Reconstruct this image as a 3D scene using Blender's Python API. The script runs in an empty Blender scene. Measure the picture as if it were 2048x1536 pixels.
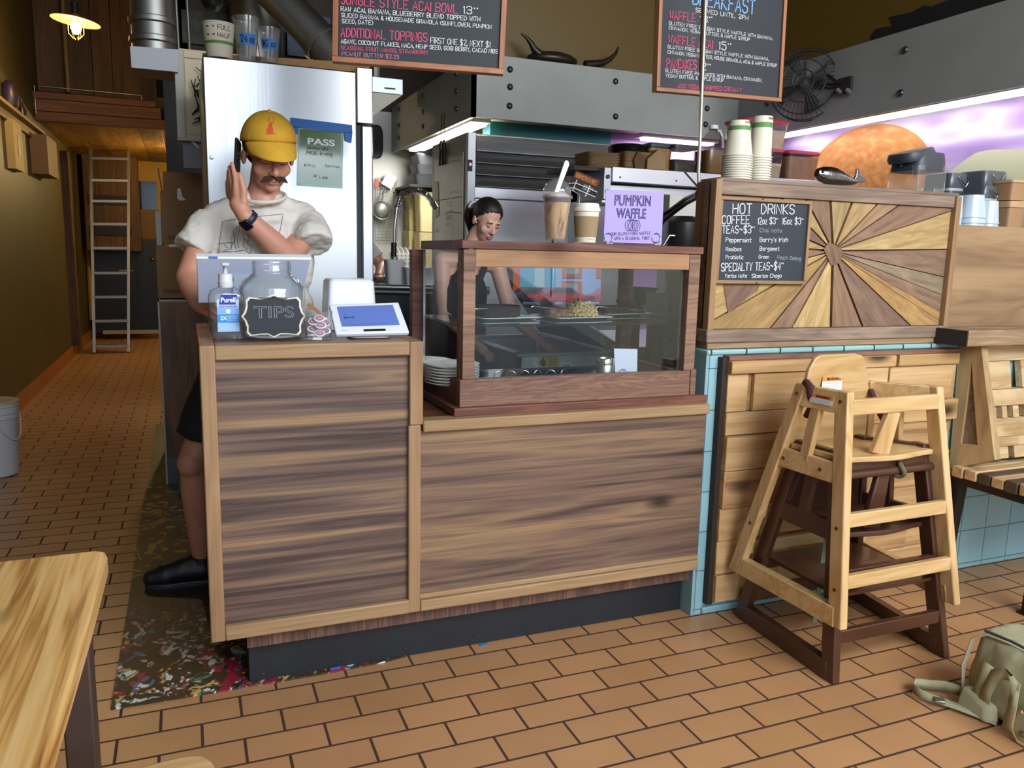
import bpy, bmesh, math, random
import numpy as np
from mathutils import Vector, Matrix, Quaternion
S = bpy.context.scene
COL = S.collection
random.seed(7)
pi = math.pi
# ------------------------------------------------------------------ camera
F_PX, CAM_H = 1594.75, 1.32
YAW, PITCH, ROLL = (math.radians(a) for a in (22.2342, 9.3263, -1.3047))
def cam_axes():
    cy, sy, cp, sp = math.cos(YAW), math.sin(YAW), math.cos(PITCH), math.sin(PITCH)
    f = Vector((sy*cp, cy*cp, -sp)); r = Vector((cy, -sy, 0)); d = f.cross(r)
    c, s = math.cos(ROLL), math.sin(ROLL)
    return c*r + s*d, -s*r + c*d, f
CR, CD, CF = cam_axes()
CAM = Vector((0, 0, CAM_H))
cd = bpy.data.cameras.new('camera'); cam = bpy.data.objects.new('camera', cd); COL.objects.link(cam)
m3 = Matrix((CR, -CD, -CF)).transposed()
cam.matrix_world = Matrix.Translation(CAM) @ m3.to_4x4()
cd.sensor_width = 36.0; cd.lens = 36.0*F_PX/2048; cd.clip_start = .02; cd.clip_end = 200
S.camera = cam
def ray(x, y): return CR*(x-1024) + CD*(y-768) + CF*F_PX
def py(x, y, Y): d = ray(x, y); return CAM + d*(Y/d.y)              # photo pixel to the vertical plane y = Y
def pz(x, y, Z): d = ray(x, y); return CAM + d*((Z-CAM_H)/d.z)      # ... to the level plane z = Z
def px(x, y, X): d = ray(x, y); return CAM + d*(X/d.x)              # ... to the vertical plane x = X
def pp(x, y, o, n): d = ray(x, y); return CAM + d*((o-CAM).dot(n)/d.dot(n))
# ------------------------------------------------------------------ world, daylight, exposure
S.view_settings.view_transform = 'Standard'; S.view_settings.look = 'None'
S.view_settings.gamma = 1; S.view_settings.use_curve_mapping = False
S.view_settings.exposure = 0.62
S.cycles.max_bounces = 8; S.cycles.transparent_max_bounces = 24; S.cycles.use_denoising = True
S.cycles.caustics_reflective = False; S.cycles.caustics_refractive = False; S.cycles.sample_clamp_indirect = 6
w = bpy.data.worlds.new('sky'); S.world = w; w.use_nodes = True
bg = w.node_tree.nodes['Background']; bg.inputs[0].default_value = (.72, .84, 1, 1); bg.inputs[1].default_value = 1.9
def lamp(name, kind, loc, energy, color, rot=None, size=None, size_y=None, target=None, **kw):
    l = bpy.data.lights.new(name, kind); o = bpy.data.objects.new(name, l); COL.objects.link(o)
    l.energy = energy; l.color = color; o.location = loc
    if kind == 'AREA':
        l.shape = 'RECTANGLE'; l.size = size; l.size_y = size_y or size
    for k, v in kw.items(): setattr(l, k, v)
    if target is not None: o.rotation_euler = (Vector(target)-Vector(loc)).to_track_quat('-Z', 'Y').to_euler()
    elif rot: o.rotation_euler = rot
    return o
# daylight through the shop front behind the camera, and the sun on the street outside
lamp('shopfront_daylight', 'AREA', (2.2, -1.3, 3.0), 135, (.92, .96, 1), size=3.4, size_y=1.5, target=(1.2, 2.6, .7))
lamp('street_sun', 'SUN', (0, -5, 9), 11.0, (1, .97, .92), target=(2.5, -14, 0), angle=.01)
# ------------------------------------------------------------------ materials
MATS = {}
def nt(name):
    m = bpy.data.materials.new(name); m.use_nodes = True
    n = m.node_tree.nodes; b = n['Principled BSDF']
    MATS[name] = m
    return m, m.node_tree, b
def link(t, a, b): t.links.new(a, b)
def rgb(c): return (c[0], c[1], c[2], 1)
def hexc(h):
    v = [int(h[i:i+2], 16)/255 for i in (0, 2, 4)]
    return tuple(x/12.92 if x <= .04045 else ((x+.055)/1.055)**2.4 for x in v)
def C_(c): return hexc(c) if isinstance(c, str) else c
def plain(name, c, rough=.5, metal=0, spec=.5, bump=0, bscale=60, vary=0, vscale=4, coat=0, emit=0, trans=0, alpha=1, sss=0):
    if name in MATS: return MATS[name]
    m, t, b = nt(name); c = C_(c)
    b.inputs['Base Color'].default_value = rgb(c); b.inputs['Roughness'].default_value = rough
    b.inputs['Metallic'].default_value = metal; b.inputs['Specular IOR Level'].default_value = spec
    b.inputs['Coat Weight'].default_value = coat
    if trans: b.inputs['Transmission Weight'].default_value = trans
    if alpha < 1: b.inputs['Alpha'].default_value = alpha
    if sss:
        b.inputs['Subsurface Weight'].default_value = sss; b.inputs['Subsurface Radius'].default_value = (.012, .005, .003); b.inputs['Subsurface Scale'].default_value = 1
    if emit:
        b.inputs['Emission Color'].default_value = rgb(c); b.inputs['Emission Strength'].default_value = emit
    if bump or vary:
        tc = t.nodes.new('ShaderNodeTexCoord')
    if vary:
        nz = t.nodes.new('ShaderNodeTexNoise'); nz.inputs['Scale'].default_value = vscale; nz.inputs['Detail'].default_value = 5
        link(t, tc.outputs['Object'], nz.inputs['Vector'])
        rp = t.nodes.new('ShaderNodeValToRGB'); rp.color_ramp.elements[0].position = .3; rp.color_ramp.elements[1].position = .7
        rp.color_ramp.elements[0].color = rgb([x*(1-vary) for x in c]); rp.color_ramp.elements[1].color = rgb([min(1, x*(1+vary)) for x in c])
        link(t, nz.outputs['Fac'], rp.inputs['Fac']); link(t, rp.outputs['Color'], b.inputs['Base Color'])
    if bump:
        nz = t.nodes.new('ShaderNodeTexNoise'); nz.inputs['Scale'].default_value = bscale; nz.inputs['Detail'].default_value = 4
        link(t, tc.outputs['Object'], nz.inputs['Vector'])
        bp = t.nodes.new('ShaderNodeBump'); bp.inputs['Strength'].default_value = bump; bp.inputs['Distance'].default_value = .004
        link(t, nz.outputs['Fac'], bp.inputs['Height']); link(t, bp.outputs['Normal'], b.inputs['Normal'])
    return m
def wood(name, stops, axis='x', rings=9, stretch=9, warp=1.2, fine=.35, rough=.5, island=.0, knots=0, coat=0, bump=.15, scale=1, gamma_wave=True, seed=0):
    """stops: list of (pos, hex) from dark to light along the ring value; grain runs along axis."""
    m, t, b = nt(name); N = t.nodes.new
    tc = N('ShaderNodeTexCoord'); mp = N('ShaderNodeMapping')
    sc = [stretch]*3; sc['xyz'.index(axis)] = 1.0
    mp.inputs['Scale'].default_value = [s*scale for s in sc]; mp.inputs['Location'].default_value = (seed*3.7, seed*1.3, seed*2.1)
    vec = tc.outputs['Object']
    geo = N('ShaderNodeNewGeometry')
    if island:
        ad = N('ShaderNodeVectorMath'); ad.operation = 'MULTIPLY_ADD'
        cx = N('ShaderNodeCombineXYZ')
        for k in range(3): link(t, geo.outputs['Random Per Island'], cx.inputs[k])
        ad.inputs[1].default_value = (7, 5, 9); link(t, cx.outputs[0], ad.inputs[0]); link(t, vec, ad.inputs[2]); vec = ad.outputs[0]
    link(t, vec, mp.inputs['Vector'])
    n1 = N('ShaderNodeTexNoise'); n1.inputs['Scale'].default_value = 1.1; n1.inputs['Detail'].default_value = 3; n1.inputs['Roughness'].default_value = .55; n1.inputs['Distortion'].default_value = warp
    link(t, mp.outputs[0], n1.inputs['Vector'])
    ml = N('ShaderNodeMath'); ml.operation = 'MULTIPLY'; ml.inputs[1].default_value = rings; link(t, n1.outputs['Fac'], ml.inputs[0])
    pg = N('ShaderNodeMath'); pg.operation = 'PINGPONG'; pg.inputs[1].default_value = 1; link(t, ml.outputs[0], pg.inputs[0])
    # broad tone + fine fibre
    n2 = N('ShaderNodeTexNoise'); n2.inputs['Scale'].default_value = .55; n2.inputs['Detail'].default_value = 2; link(t, mp.outputs[0], n2.inputs['Vector'])
    n3 = N('ShaderNodeTexNoise'); n3.inputs['Scale'].default_value = 11; n3.inputs['Detail'].default_value = 3; n3.inputs['Roughness'].default_value = .7
    mp2 = N('ShaderNodeMapping'); s2 = [1.0]*3; s2['xyz'.index(axis)] = .12/ (stretch/9); mp2.inputs['Scale'].default_value = s2
    link(t, mp.outputs[0], mp2.inputs['Vector']); link(t, mp2.outputs[0], n3.inputs['Vector'])
    def mul(a, k):
        q = N('ShaderNodeMath'); q.operation = 'MULTIPLY'; q.inputs[1].default_value = k; link(t, a, q.inputs[0]); return q.outputs[0]
    def add(a, c):
        q = N('ShaderNodeMath'); q.operation = 'ADD'; link(t, a, q.inputs[0]); link(t, c, q.inputs[1]); return q.outputs[0]
    val = add(add(mul(pg.outputs[0], .55-fine*.5), mul(n2.outputs['Fac'], .45)), mul(n3.outputs['Fac'], fine*.55))
    if island:
        val = add(val, mul(geo.outputs['Random Per Island'], island)); 
        q = N('ShaderNodeMath'); q.operation = 'SUBTRACT'; link(t, val, q.inputs[0]); q.inputs[1].default_value = island/2; val = q.outputs[0]
    rp = N('ShaderNodeValToRGB'); e = rp.color_ramp.elements
    while len(e) < len(stops): e.new(.5)
    for i, (p, c) in enumerate(stops): e[i].position = p; e[i].color = rgb(C_(c))
    link(t, val, rp.inputs['Fac']); col = rp.outputs['Color']
    if knots:
        vo = N('ShaderNodeTexVoronoi'); vo.inputs['Scale'].default_value = knots; vo.inputs['Randomness'].default_value = 1
        mp3 = N('ShaderNodeMapping'); s3 = [1.7]*3; s3['xyz'.index(axis)] = .75; mp3.inputs['Scale'].default_value = s3
        link(t, vec, mp3.inputs['Vector']); link(t, mp3.outputs[0], vo.inputs['Vector'])
        r2 = N('ShaderNodeValToRGB'); r2.color_ramp.elements[0].position = .07; r2.color_ramp.elements[0].color = (1, 1, 1, 1); r2.color_ramp.elements[1].position = .15; r2.color_ramp.elements[1].color = (0, 0, 0, 1)
        link(t, vo.outputs['Distance'], r2.inputs['Fac'])
        mx = N('ShaderNodeMix'); mx.data_type = 'RGBA'; link(t, r2.outputs['Color'], mx.inputs[0]); link(t, col, mx.inputs[6]); mx.inputs[7].default_value = rgb([x*.35 for x in C_(stops[0][1])]); col = mx.outputs[2]
    link(t, col, b.inputs['Base Color']); b.inputs['Roughness'].default_value = rough; b.inputs['Coat Weight'].default_value = coat; b.inputs['Coat Roughness'].default_value = .25
    if bump:
        bp = N('ShaderNodeBump'); bp.inputs['Strength'].default_value = bump; bp.inputs['Distance'].default_value = .002
        link(t, val, bp.inputs['Height']); link(t, bp.outputs['Normal'], b.inputs['Normal'])
    return m
def clear(name, tint=(1, 1, 1), gloss=1.0, ior=1.45, rough=.0, edge=0, haze=0):
    """thin clear glass or plastic: lets light straight through and reflects by Fresnel."""
    if name in MATS: return MATS[name]
    m, t, b = nt(name); N = t.nodes.new; out = t.nodes['Material Output']; t.nodes.remove(b)
    tr = N('ShaderNodeBsdfTransparent'); tr.inputs[0].default_value = rgb(tint)
    gl = N('ShaderNodeBsdfGlossy'); gl.inputs['Roughness'].default_value = rough
    fr = N('ShaderNodeLayerWeight'); fr.inputs[0].default_value = .5; pw = N('ShaderNodeMath'); pw.operation = 'POWER'; pw.inputs[1].default_value = 4.5; link(t, fr.outputs['Facing'], pw.inputs[0])
    ma = N('ShaderNodeMath'); ma.operation = 'MULTIPLY_ADD'; ma.inputs[1].default_value = .8; ma.inputs[2].default_value = .04; link(t, pw.outputs[0], ma.inputs[0])
    mx = N('ShaderNodeMixShader'); q = N('ShaderNodeMath'); q.operation = 'MULTIPLY'; q.inputs[1].default_value = gloss; q.use_clamp = True
    link(t, ma.outputs[0], q.inputs[0]); link(t, q.outputs[0], mx.inputs[0]); link(t, tr.outputs[0], mx.inputs[1]); link(t, gl.outputs[0], mx.inputs[2])
    if edge:
        lw = N('ShaderNodeLayerWeight'); lw.inputs[0].default_value = .35
        rp = N('ShaderNodeValToRGB'); rp.color_ramp.elements[0].position = .35; rp.color_ramp.elements[0].color = rgb(tint); rp.color_ramp.elements[1].position = 1; rp.color_ramp.elements[1].color = rgb([x*(1-edge) for x in tint])
        link(t, lw.outputs['Facing'], rp.inputs['Fac']); link(t, rp.outputs[0], tr.inputs[0])
    if haze:
        df = N('ShaderNodeBsdfDiffuse'); df.inputs[0].default_value = rgb(tint); m2 = N('ShaderNodeMixShader'); m2.inputs[0].default_value = haze; link(t, mx.outputs[0], m2.inputs[1]); link(t, df.outputs[0], m2.inputs[2]); mx = m2
    link(t, mx.outputs[0], out.inputs[0])
    return m
def steel(name, c=(.62, .64, .66), rough=.28, axis='z', streak=.10):
    m, t, b = nt(name); N = t.nodes.new
    b.inputs['Base Color'].default_value = rgb(C_(c)); b.inputs['Metallic'].default_value = 1; b.inputs['Roughness'].default_value = rough
    tc = N('ShaderNodeTexCoord'); mp = N('ShaderNodeMapping'); s = [60]*3; s['xyz'.index(axis)] = .8; mp.inputs['Scale'].default_value = s
    nz = N('ShaderNodeTexNoise'); nz.inputs['Scale'].default_value = 3; nz.inputs['Detail'].default_value = 3
    link(t, tc.outputs['Object'], mp.inputs[0]); link(t, mp.outputs[0], nz.inputs['Vector'])
    mr = N('ShaderNodeMapRange'); mr.inputs['To Min'].default_value = rough-streak/2; mr.inputs['To Max'].default_value = rough+streak
    link(t, nz.outputs['Fac'], mr.inputs[0]); link(t, mr.outputs[0], b.inputs['Roughness'])
    n2 = N('ShaderNodeTexNoise'); n2.inputs['Scale'].default_value = 1.6; link(t, tc.outputs['Object'], n2.inputs['Vector'])
    bp = N('ShaderNodeBump'); bp.inputs['Strength'].default_value = .12; bp.inputs['Distance'].default_value = .02
    link(t, n2.outputs['Fac'], bp.inputs['Height']); link(t, bp.outputs['Normal'], b.inputs['Normal'])
    return m
# ------------------------------------------------------------------ mesh builder
def worg(o):          # where an unrotated object's origin stands
    v = Vector(o.location)
    while o.parent: o = o.parent; v += Vector(o.location)
    return v
class MB:
    def __init__(s): s.v = []; s.f = []
    def add(s, vs, fs):
        k = len(s.v); s.v += [Vector(v) for v in vs]; s.f += [tuple(i+k for i in f) for f in fs]; return s
    def box(s, x0, x1, y0, y1, z0, z1):
        return s.add([(x, y, z) for z in (z0, z1) for y in (y0, y1) for x in (x0, x1)],
                     [(0, 2, 3, 1), (4, 5, 7, 6), (0, 1, 5, 4), (2, 6, 7, 3), (0, 4, 6, 2), (1, 3, 7, 5)])
    def obox(s, c, size, rot=None):
        a = MB().box(-size[0]/2, size[0]/2, -size[1]/2, size[1]/2, -size[2]/2, size[2]/2)
        R = rot if isinstance(rot, Matrix) else (Matrix.Rotation(rot or 0, 3, 'Z'))
        return s.add([Vector(c) + R @ v for v in a.v], a.f)
    def hexa(s, lo, hi):   # two quads, lower and upper, same winding
        return s.add(list(lo)+list(hi), [(3, 2, 1, 0), (4, 5, 6, 7), (0, 1, 5, 4), (1, 2, 6, 5), (2, 3, 7, 6), (3, 0, 4, 7)])
    def beam(s, p0, p1, wd, ht, up=(0, 0, 1), wd1=None, ht1=None):
        p0, p1 = Vector(p0), Vector(p1); d = (p1-p0).normalized(); up = Vector(up)
        sd = d.cross(up).normalized(); u = sd.cross(d).normalized()
        wd1 = wd1 or wd; ht1 = ht1 or ht
        q = lambda p, a, b: [p+sd*a/2+u*b/2, p-sd*a/2+u*b/2, p-sd*a/2-u*b/2, p+sd*a/2-u*b/2]
        return s.hexa(q(p0, wd, ht), q(p1, wd1, ht1))
    def tube(s, pts, r, n=10, cap=True, closed=False):
        pts = [Vector(p) for p in pts]; m = len(pts); rs = r if isinstance(r, (list, tuple)) else [r]*m
        k = len(s.v); nrm = None
        for i, p in enumerate(pts):
            a = pts[(i-1) % m] if (closed or i) else pts[i]; b = pts[(i+1) % m] if (closed or i < m-1) else pts[i]
            d = (b-a).normalized()
            if nrm is None:
                nrm = d.cross(Vector((0, 0, 1)) if abs(d.z) < .9 else Vector((1, 0, 0))).normalized()
            else:
                nrm = (nrm - d*nrm.dot(d)).normalized()
            bn = d.cross(nrm)
            for j in range(n):
                t = 2*pi*j/n; s.v.append(p + (nrm*math.cos(t)+bn*math.sin(t))*rs[i])
        for i in range(m if closed else m-1):
            for j in range(n):
                a = k+i*n+j; b = k+i*n+(j+1) % n; i2 = (i+1) % m
                s.f.append((a, b, k+i2*n+(j+1) % n, k+i2*n+j))
        if cap and not closed:
            s.f.append(tuple(k+j for j in range(n))[::-1]); s.f.append(tuple(k+(m-1)*n+j for j in range(n)))
        return s
    def lathe(s, prof, c=(0, 0, 0), n=32, R=None, cap0=True, cap1=True, sx=1, sy=1):
        c = Vector(c); k = len(s.v); m = len(prof)
        for (r, z) in prof:
            for j in range(n):
                t = 2*pi*j/n; v = Vector((r*math.cos(t)*sx, r*math.sin(t)*sy, z)); s.v.append(c+(R @ v if R else v))
        for i in range(m-1):
            for j in range(n):
                s.f.append((k+i*n+j, k+i*n+(j+1) % n, k+(i+1)*n+(j+1) % n, k+(i+1)*n+j))
        if cap0: s.f.append(tuple(k+j for j in range(n))[::-1])
        if cap1: s.f.append(tuple(k+(m-1)*n+j for j in range(n)))
        return s
    def ell(s, c, r, R=None, nu=16, nv=10):
        c = Vector(c); k = len(s.v); r = (r, r, r) if not hasattr(r, '__len__') else r
        T = lambda v: c+(R @ v if R else v)
        s.v.append(T(Vector((0, 0, r[2]))))
        for i in range(1, nv):
            a = pi*i/nv
            for j in range(nu):
                t = 2*pi*j/nu; s.v.append(T(Vector((r[0]*math.sin(a)*math.cos(t), r[1]*math.sin(a)*math.sin(t), r[2]*math.cos(a)))))
        s.v.append(T(Vector((0, 0, -r[2])))); e = len(s.v)-1
        for j in range(nu): s.f.append((k, k+1+j, k+1+(j+1) % nu))
        for i in range(nv-2):
            for j in range(nu):
                a = k+1+i*nu; s.f.append((a+j, a+nu+j, a+nu+(j+1) % nu, a+(j+1) % nu))
        a = k+1+(nv-2)*nu
        for j in range(nu): s.f.append((a+j, e, a+(j+1) % nu))
        return s
    def cap(s, p0, p1, r0, r1, n=14):      # tapered limb with round ends
        s.ell(p0, r0, nu=n, nv=8); s.ell(p1, r1, nu=n, nv=8); return s.tube([p0, p1], [r0, r1], n)
    def prism(s, poly, o, u, v, n, t0, t1):  # polygon (2d) in frame o,u,v extruded along n from t0 to t1
        o, u, v, n = Vector(o), Vector(u), Vector(v), Vector(n); k = len(s.v); m = len(poly)
        for t in (t0, t1):
            for a, b in poly: s.v.append(o+u*a+v*b+n*t)
        s.f.append(tuple(k+i for i in range(m))[::-1]); s.f.append(tuple(k+m+i for i in range(m)))
        for i in range(m): s.f.append((k+i, k+(i+1) % m, k+m+(i+1) % m, k+m+i))
        return s
    def sheet(s, rows):     # grid of points
        k = len(s.v); m = len(rows[0])
        for r in rows: s.v += [Vector(p) for p in r]
        for i in range(len(rows)-1):
            for j in range(m-1): s.f.append((k+i*m+j, k+i*m+j+1, k+(i+1)*m+j+1, k+(i+1)*m+j))
        return s
    def build(s, name, m, parent=None, origin=None, bev=0, smooth=None, seg=2, solid=0, sub=0):
        me = bpy.data.meshes.new(name)
        if origin is None: origin = worg(parent) if parent else Vector((0, 0, 0))
        o0 = Vector(origin)
        me.from_pydata([v-o0 for v in s.v], [], s.f); me.update()
        bm = bmesh.new(); bm.from_mesh(me); bmesh.ops.recalc_face_normals(bm, faces=bm.faces); bm.to_mesh(me); bm.free()
        if m: me.materials.append(m)
        if smooth is not None:
            me.shade_smooth(); me.set_sharp_from_angle(angle=math.radians(smooth))
        o = bpy.data.objects.new(name, me); COL.objects.link(o)
        if parent:
            o.parent = parent; o.location = o0 - worg(parent)
        else: o.location = o0
        if solid:
            md = o.modifiers.new('thick', 'SOLIDIFY'); md.thickness = solid; md.offset = 0
        if sub:
            md = o.modifiers.new('sub', 'SUBSURF'); md.levels = md.render_levels = sub
        if bev:
            md = o.modifiers.new('bev', 'BEVEL'); md.width = bev; md.segments = seg; md.limit_method = 'ANGLE'; md.angle_limit = math.radians(40)
            if smooth is None: me.shade_smooth(); md.harden_normals = False; me.set_sharp_from_angle(angle=math.radians(35))
        return o
def tag(o, label, cat, group=None):
    o['label'] = label; o['category'] = cat
    if group: o['group'] = group
    return o
def thing(name, loc, label, cat, group=None):
    o = bpy.data.objects.new(name, None); COL.objects.link(o); o.location = loc; o.empty_display_size = .05
    return tag(o, label, cat, group)
def struct(name, mb, m, **kw):
    o = mb.build(name, m, **kw); o['kind'] = 'structure'; return o
def dup(root, loc, label=None, group=None, rz=None):
    r = root.copy(); COL.objects.link(r); r.location = loc
    if rz is not None: r.rotation_euler = (0, 0, rz)
    if label: r['label'] = label
    if group: r['group'] = group
    for ch in list(root.children):
        c = ch.copy(); COL.objects.link(c); c.parent = r
        for g in list(ch.children):
            d = g.copy(); COL.objects.link(d); d.parent = c
    return r
# ------------------------------------------------------------------ hand lettering
G = {'A': '00 26 40|12 32', 'B': '00 06 36 45 44 33 03|33 42 41 30 00', 'C': '~45 36 16 05 01 10 30 41', 'D': '00 06 26 44 42 20 00', 'E': '40 00 06 46|03 33', 'F': '00 06 46|03 33',
 'G': '~45 36 16 05 01 10 30 41 43 23', 'H': '00 06|40 46|03 43', 'I': '00 06', 'J': '~36 31 20 10 01', 'K': '00 06|46 03 40', 'L': '06 00 40', 'M': '00 06 21 46 40', 'N': '00 06 40 46',
 'O': '~10 01 05 16 36 45 41 30 10', 'P': '00 06 36 45 44 33 03', 'Q': '~10 01 05 16 36 45 41 30 10|22 40', 'R': '00 06 36 45 44 33 03|23 40', 'S': '~45 36 16 05 04 13 33 42 41 30 10 01',
 'T': '06 46|26 20', 'U': '~06 01 10 30 41 46', 'V': '06 20 46', 'W': '06 10 24 30 46', 'X': '00 46|06 40', 'Y': '06 23 46|23 20', 'Z': '06 46 00 40',
 '0': '~10 01 05 16 36 45 41 30 10', '1': '05 16 10', '2': '~05 16 36 45 44 00 40', '3': '~05 16 36 45 44 33 13|~13 33 42 41 30 10 01', '4': '30 36 02 42', '5': '~46 06 04 34 43 41 30 10 01',
 '6': '~46 16 03 01 10 30 41 42 33 13 02', '7': '06 46 10', '8': '~13 04 05 16 36 45 44 33 13 02 01 10 30 41 42 33', '9': '~43 33 13 04 05 16 36 45 42 30',
 '$': '~45 36 16 05 04 13 33 42 41 30 10 01|27 2a', '&': '~40 05 16 26 35 02 01 10 20 42', ',': '01 0a', '.': '00 01', ':': '01 02|04 05', "'": '06 05', '~': '~03 14 32 43', '-': '03 33', '(': '~26 04 02 20', ')': '~06 24 22 00', '*': '~04 03 13 14 04',
 'a': '~34 14 03 01 10 30|34 30', 'b': '06 00|~00 30 41 43 34 04', 'c': '~34 14 03 01 10 30', 'd': '36 30|~30 10 01 03 14 34', 'e': '~02 32 34 14 03 01 10 30', 'f': '~36 26 15 10|04 24', 'g': '~34 14 03 02 11 31|~34 3a 2b 0b', 'h': '06 00|~03 14 24 33 30',
 'i': '00 03|05 06', 'k': '06 00|34 02 30', 'l': '06 00', 'm': '00 04|~03 14 23 20|~23 34 43 40', 'n': '00 04|~03 14 24 33 30', 'o': '~10 01 03 14 24 33 31 20 10', 'p': '0b 04|~04 24 33 31 20 00', 'r': '00 04|~03 14 34', 's': '~34 14 03 12 22 31 20 00',
 't': '~16 11 20 30|04 34', 'u': '~04 01 10 20 31|34 30', 'v': '04 10 24', 'w': '04 10 23 30 44', 'x': '00 34|04 30', 'y': '04 21|34 1b', 'z': '04 34 00 30'}
def _c(ch): return {'a': -1, 'b': -2}.get(ch, None) if ch in 'ab' else int(ch)
def strokes(ch):
    out = []
    for st in G.get(ch, '').split('|'):
        if not st: continue
        sm = st.startswith('~'); pts = [(float(_c(p[0])), float(_c(p[1]))) for p in st.strip('~').split()]
        if sm and len(pts) > 2:
            q = [pts[0]]
            for a, b in zip(pts, pts[1:]): q += [(a[0]*.72+b[0]*.28, a[1]*.72+b[1]*.28), (a[0]*.28+b[0]*.72, a[1]*.28+b[1]*.72)]
            pts = q+[pts[-1]]
        out.append(pts)
    return out
def layout(text):
    x = 0; res = []
    for ch in text:
        if ch == ' ': x += 3.2; continue
        st = strokes(ch); wd = max([p[0] for s in st for p in s] or [0])
        k = .62 if ch == '*' else 1
        dy = 2.6 if ch == '*' else 0
        res += [[(x+p[0]*k+random.uniform(-.12, .12), p[1]*k+dy+random.uniform(-.12, .12)) for p in s] for s in st]; x += wd*k+1.5
    return res, max(x-1.5, .1)
def ribbon(mb, pts, wd, n, lift=0):
    """flat painted stroke of width wd along 3d pts on a surface with normal n"""
    n = Vector(n); pts = [Vector(p)+n*lift for p in pts]; L = []; Rr = []
    for i, p in enumerate(pts):
        d = (pts[min(i+1, len(pts)-1)]-pts[max(i-1, 0)])
        if d.length < 1e-9: d = Vector((1, 0, 0))
        d.normalize(); s = n.cross(d).normalized()*wd/2
        if i == 0: p = p-d*wd*.35
        if i == len(pts)-1: p = p+d*wd*.35
        L.append(p+s); Rr.append(p-s)
    k = len(mb.v); m = len(pts); mb.v += L+Rr
    for i in range(m-1): mb.f.append((k+i, k+m+i, k+m+i+1, k+i+1))
def chalk(mb, text, a, b, hpx, o, n, wd=.13, up=None, lift=.0012):
    """write text on plane (o,n) with its baseline from photo pixel a to b, capitals hpx tall"""
    n = Vector(n).normalized(); A = pp(a[0], a[1], o, n); B = pp(b[0], b[1], o, n); T = pp(a[0], a[1]-hpx, o, n)
    u = (B-A); L = u.length; u.normalize(); v = (up or (n.cross(u))).normalized()
    if v.z < 0: v = -v
    h = (T-A).length; st, W = layout(text); sx = L/W; sy = h/6
    for s in st: ribbon(mb, [A+u*(p[0]*sx)+v*(p[1]*sy) for p in s], h*wd, n, lift)
def write(text, o, u, v, h, W=None, wd=.15, mb=None, n=None, lift=.0008, center=False):
    """same letters at a 3d origin with axes u (right), v (up); capitals h tall, total width W"""
    mb = mb or MB(); u = Vector(u).normalized(); v = Vector(v).normalized(); n = n or u.cross(v)
    st, w0 = layout(text); sx = (W/w0) if W else h/6*.8; o = Vector(o) - (u*(w0*sx/2) if center else u*0)
    for s in st: ribbon(mb, [o+u*(p[0]*sx)+v*(p[1]*h/6) for p in s], h*wd, n, lift)
    return mb
def typeset(text, o, u, v, h, bold=False, outline=0, extrude=.0004, center=True, width=None):
    """printed letters: MB from Blender's own font, capitals h tall"""
    c = bpy.data.curves.new('t', 'FONT'); c.body = text; c.size = h/.73; c.align_x = 'CENTER' if center else 'LEFT'
    if outline: c.fill_mode = 'NONE'; c.bevel_depth = outline; c.bevel_resolution = 0
    else:
        c.extrude = extrude
        if bold: c.offset = h*.035
    ob = bpy.data.objects.new('t', c); COL.objects.link(ob); dg = bpy.context.evaluated_depsgraph_get()
    me = bpy.data.meshes.new_from_object(ob.evaluated_get(dg)); u = Vector(u).normalized(); v = Vector(v).normalized(); n = u.cross(v)
    mb = MB(); k = 1
    if width and len(me.vertices):
        xs = [q.co.x for q in me.vertices]; k = width/max(1e-6, max(xs)-min(xs))
    mb.add([Vector(o)+u*q.co.x*k+v*q.co.y+n*q.co.z for q in me.vertices], [tuple(p.vertices) for p in me.polygons])
    bpy.data.objects.remove(ob); bpy.data.curves.remove(c); bpy.data.meshes.remove(me)
    return mb
def loft(mb, secs, c, n=24, rz=0, cap0=True, cap1=True):
    """stacked rounded rectangles: (z, half width, half depth, exponent)"""
    c = Vector(c); k = len(mb.v); R = Matrix.Rotation(rz, 3, 'Z')
    for (z, a, b_, e_) in secs:
        for j in range(n):
            t_ = 2*pi*j/n; cs, sn = math.cos(t_), math.sin(t_)
            mb.v.append(c + R @ Vector((a*math.copysign(abs(cs)**(2/e_), cs), b_*math.copysign(abs(sn)**(2/e_), sn), z)))
    for i in range(len(secs)-1):
        for j in range(n): mb.f.append((k+i*n+j, k+i*n+(j+1) % n, k+(i+1)*n+(j+1) % n, k+(i+1)*n+j))
    if cap0: mb.f.append(tuple(k+j for j in range(n))[::-1])
    if cap1: mb.f.append(tuple(k+(len(secs)-1)*n+j for j in range(n)))
    return mb
# ================================================================== materials used all over
walnut = wood('walnut', [(.24, '2c221e'), (.36, '4a3a34'), (.47, '624d43'), (.57, '725b4c'), (.68, '8a6e51'), (.80, 'a3835c')], 'x', rings=5, stretch=34, warp=.25, fine=.5, rough=.42, scale=.75, bump=.05, knots=2.3)
walnut_b = wood('walnut_low', [(.24, '2b201b'), (.36, '493831'), (.47, '624c40'), (.57, '745b4a'), (.68, '896d50'), (.80, 'a1825a')], 'x', rings=6, stretch=24, warp=.5, fine=.5, rough=.42, scale=.75, seed=2, bump=.05, knots=2.3)
walnut_top = wood('walnut_top', [(.2, '3c2115'), (.5, '65402b'), (.8, '8a5c3c')], 'x', rings=8, fine=.5, rough=.4)
oak = wood('oak', [(.2, '6e553a'), (.45, '967753'), (.7, 'ab8c66'), (.85, 'b99c76')], 'x', rings=10, stretch=14, warp=.6, fine=.75, rough=.48)
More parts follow.
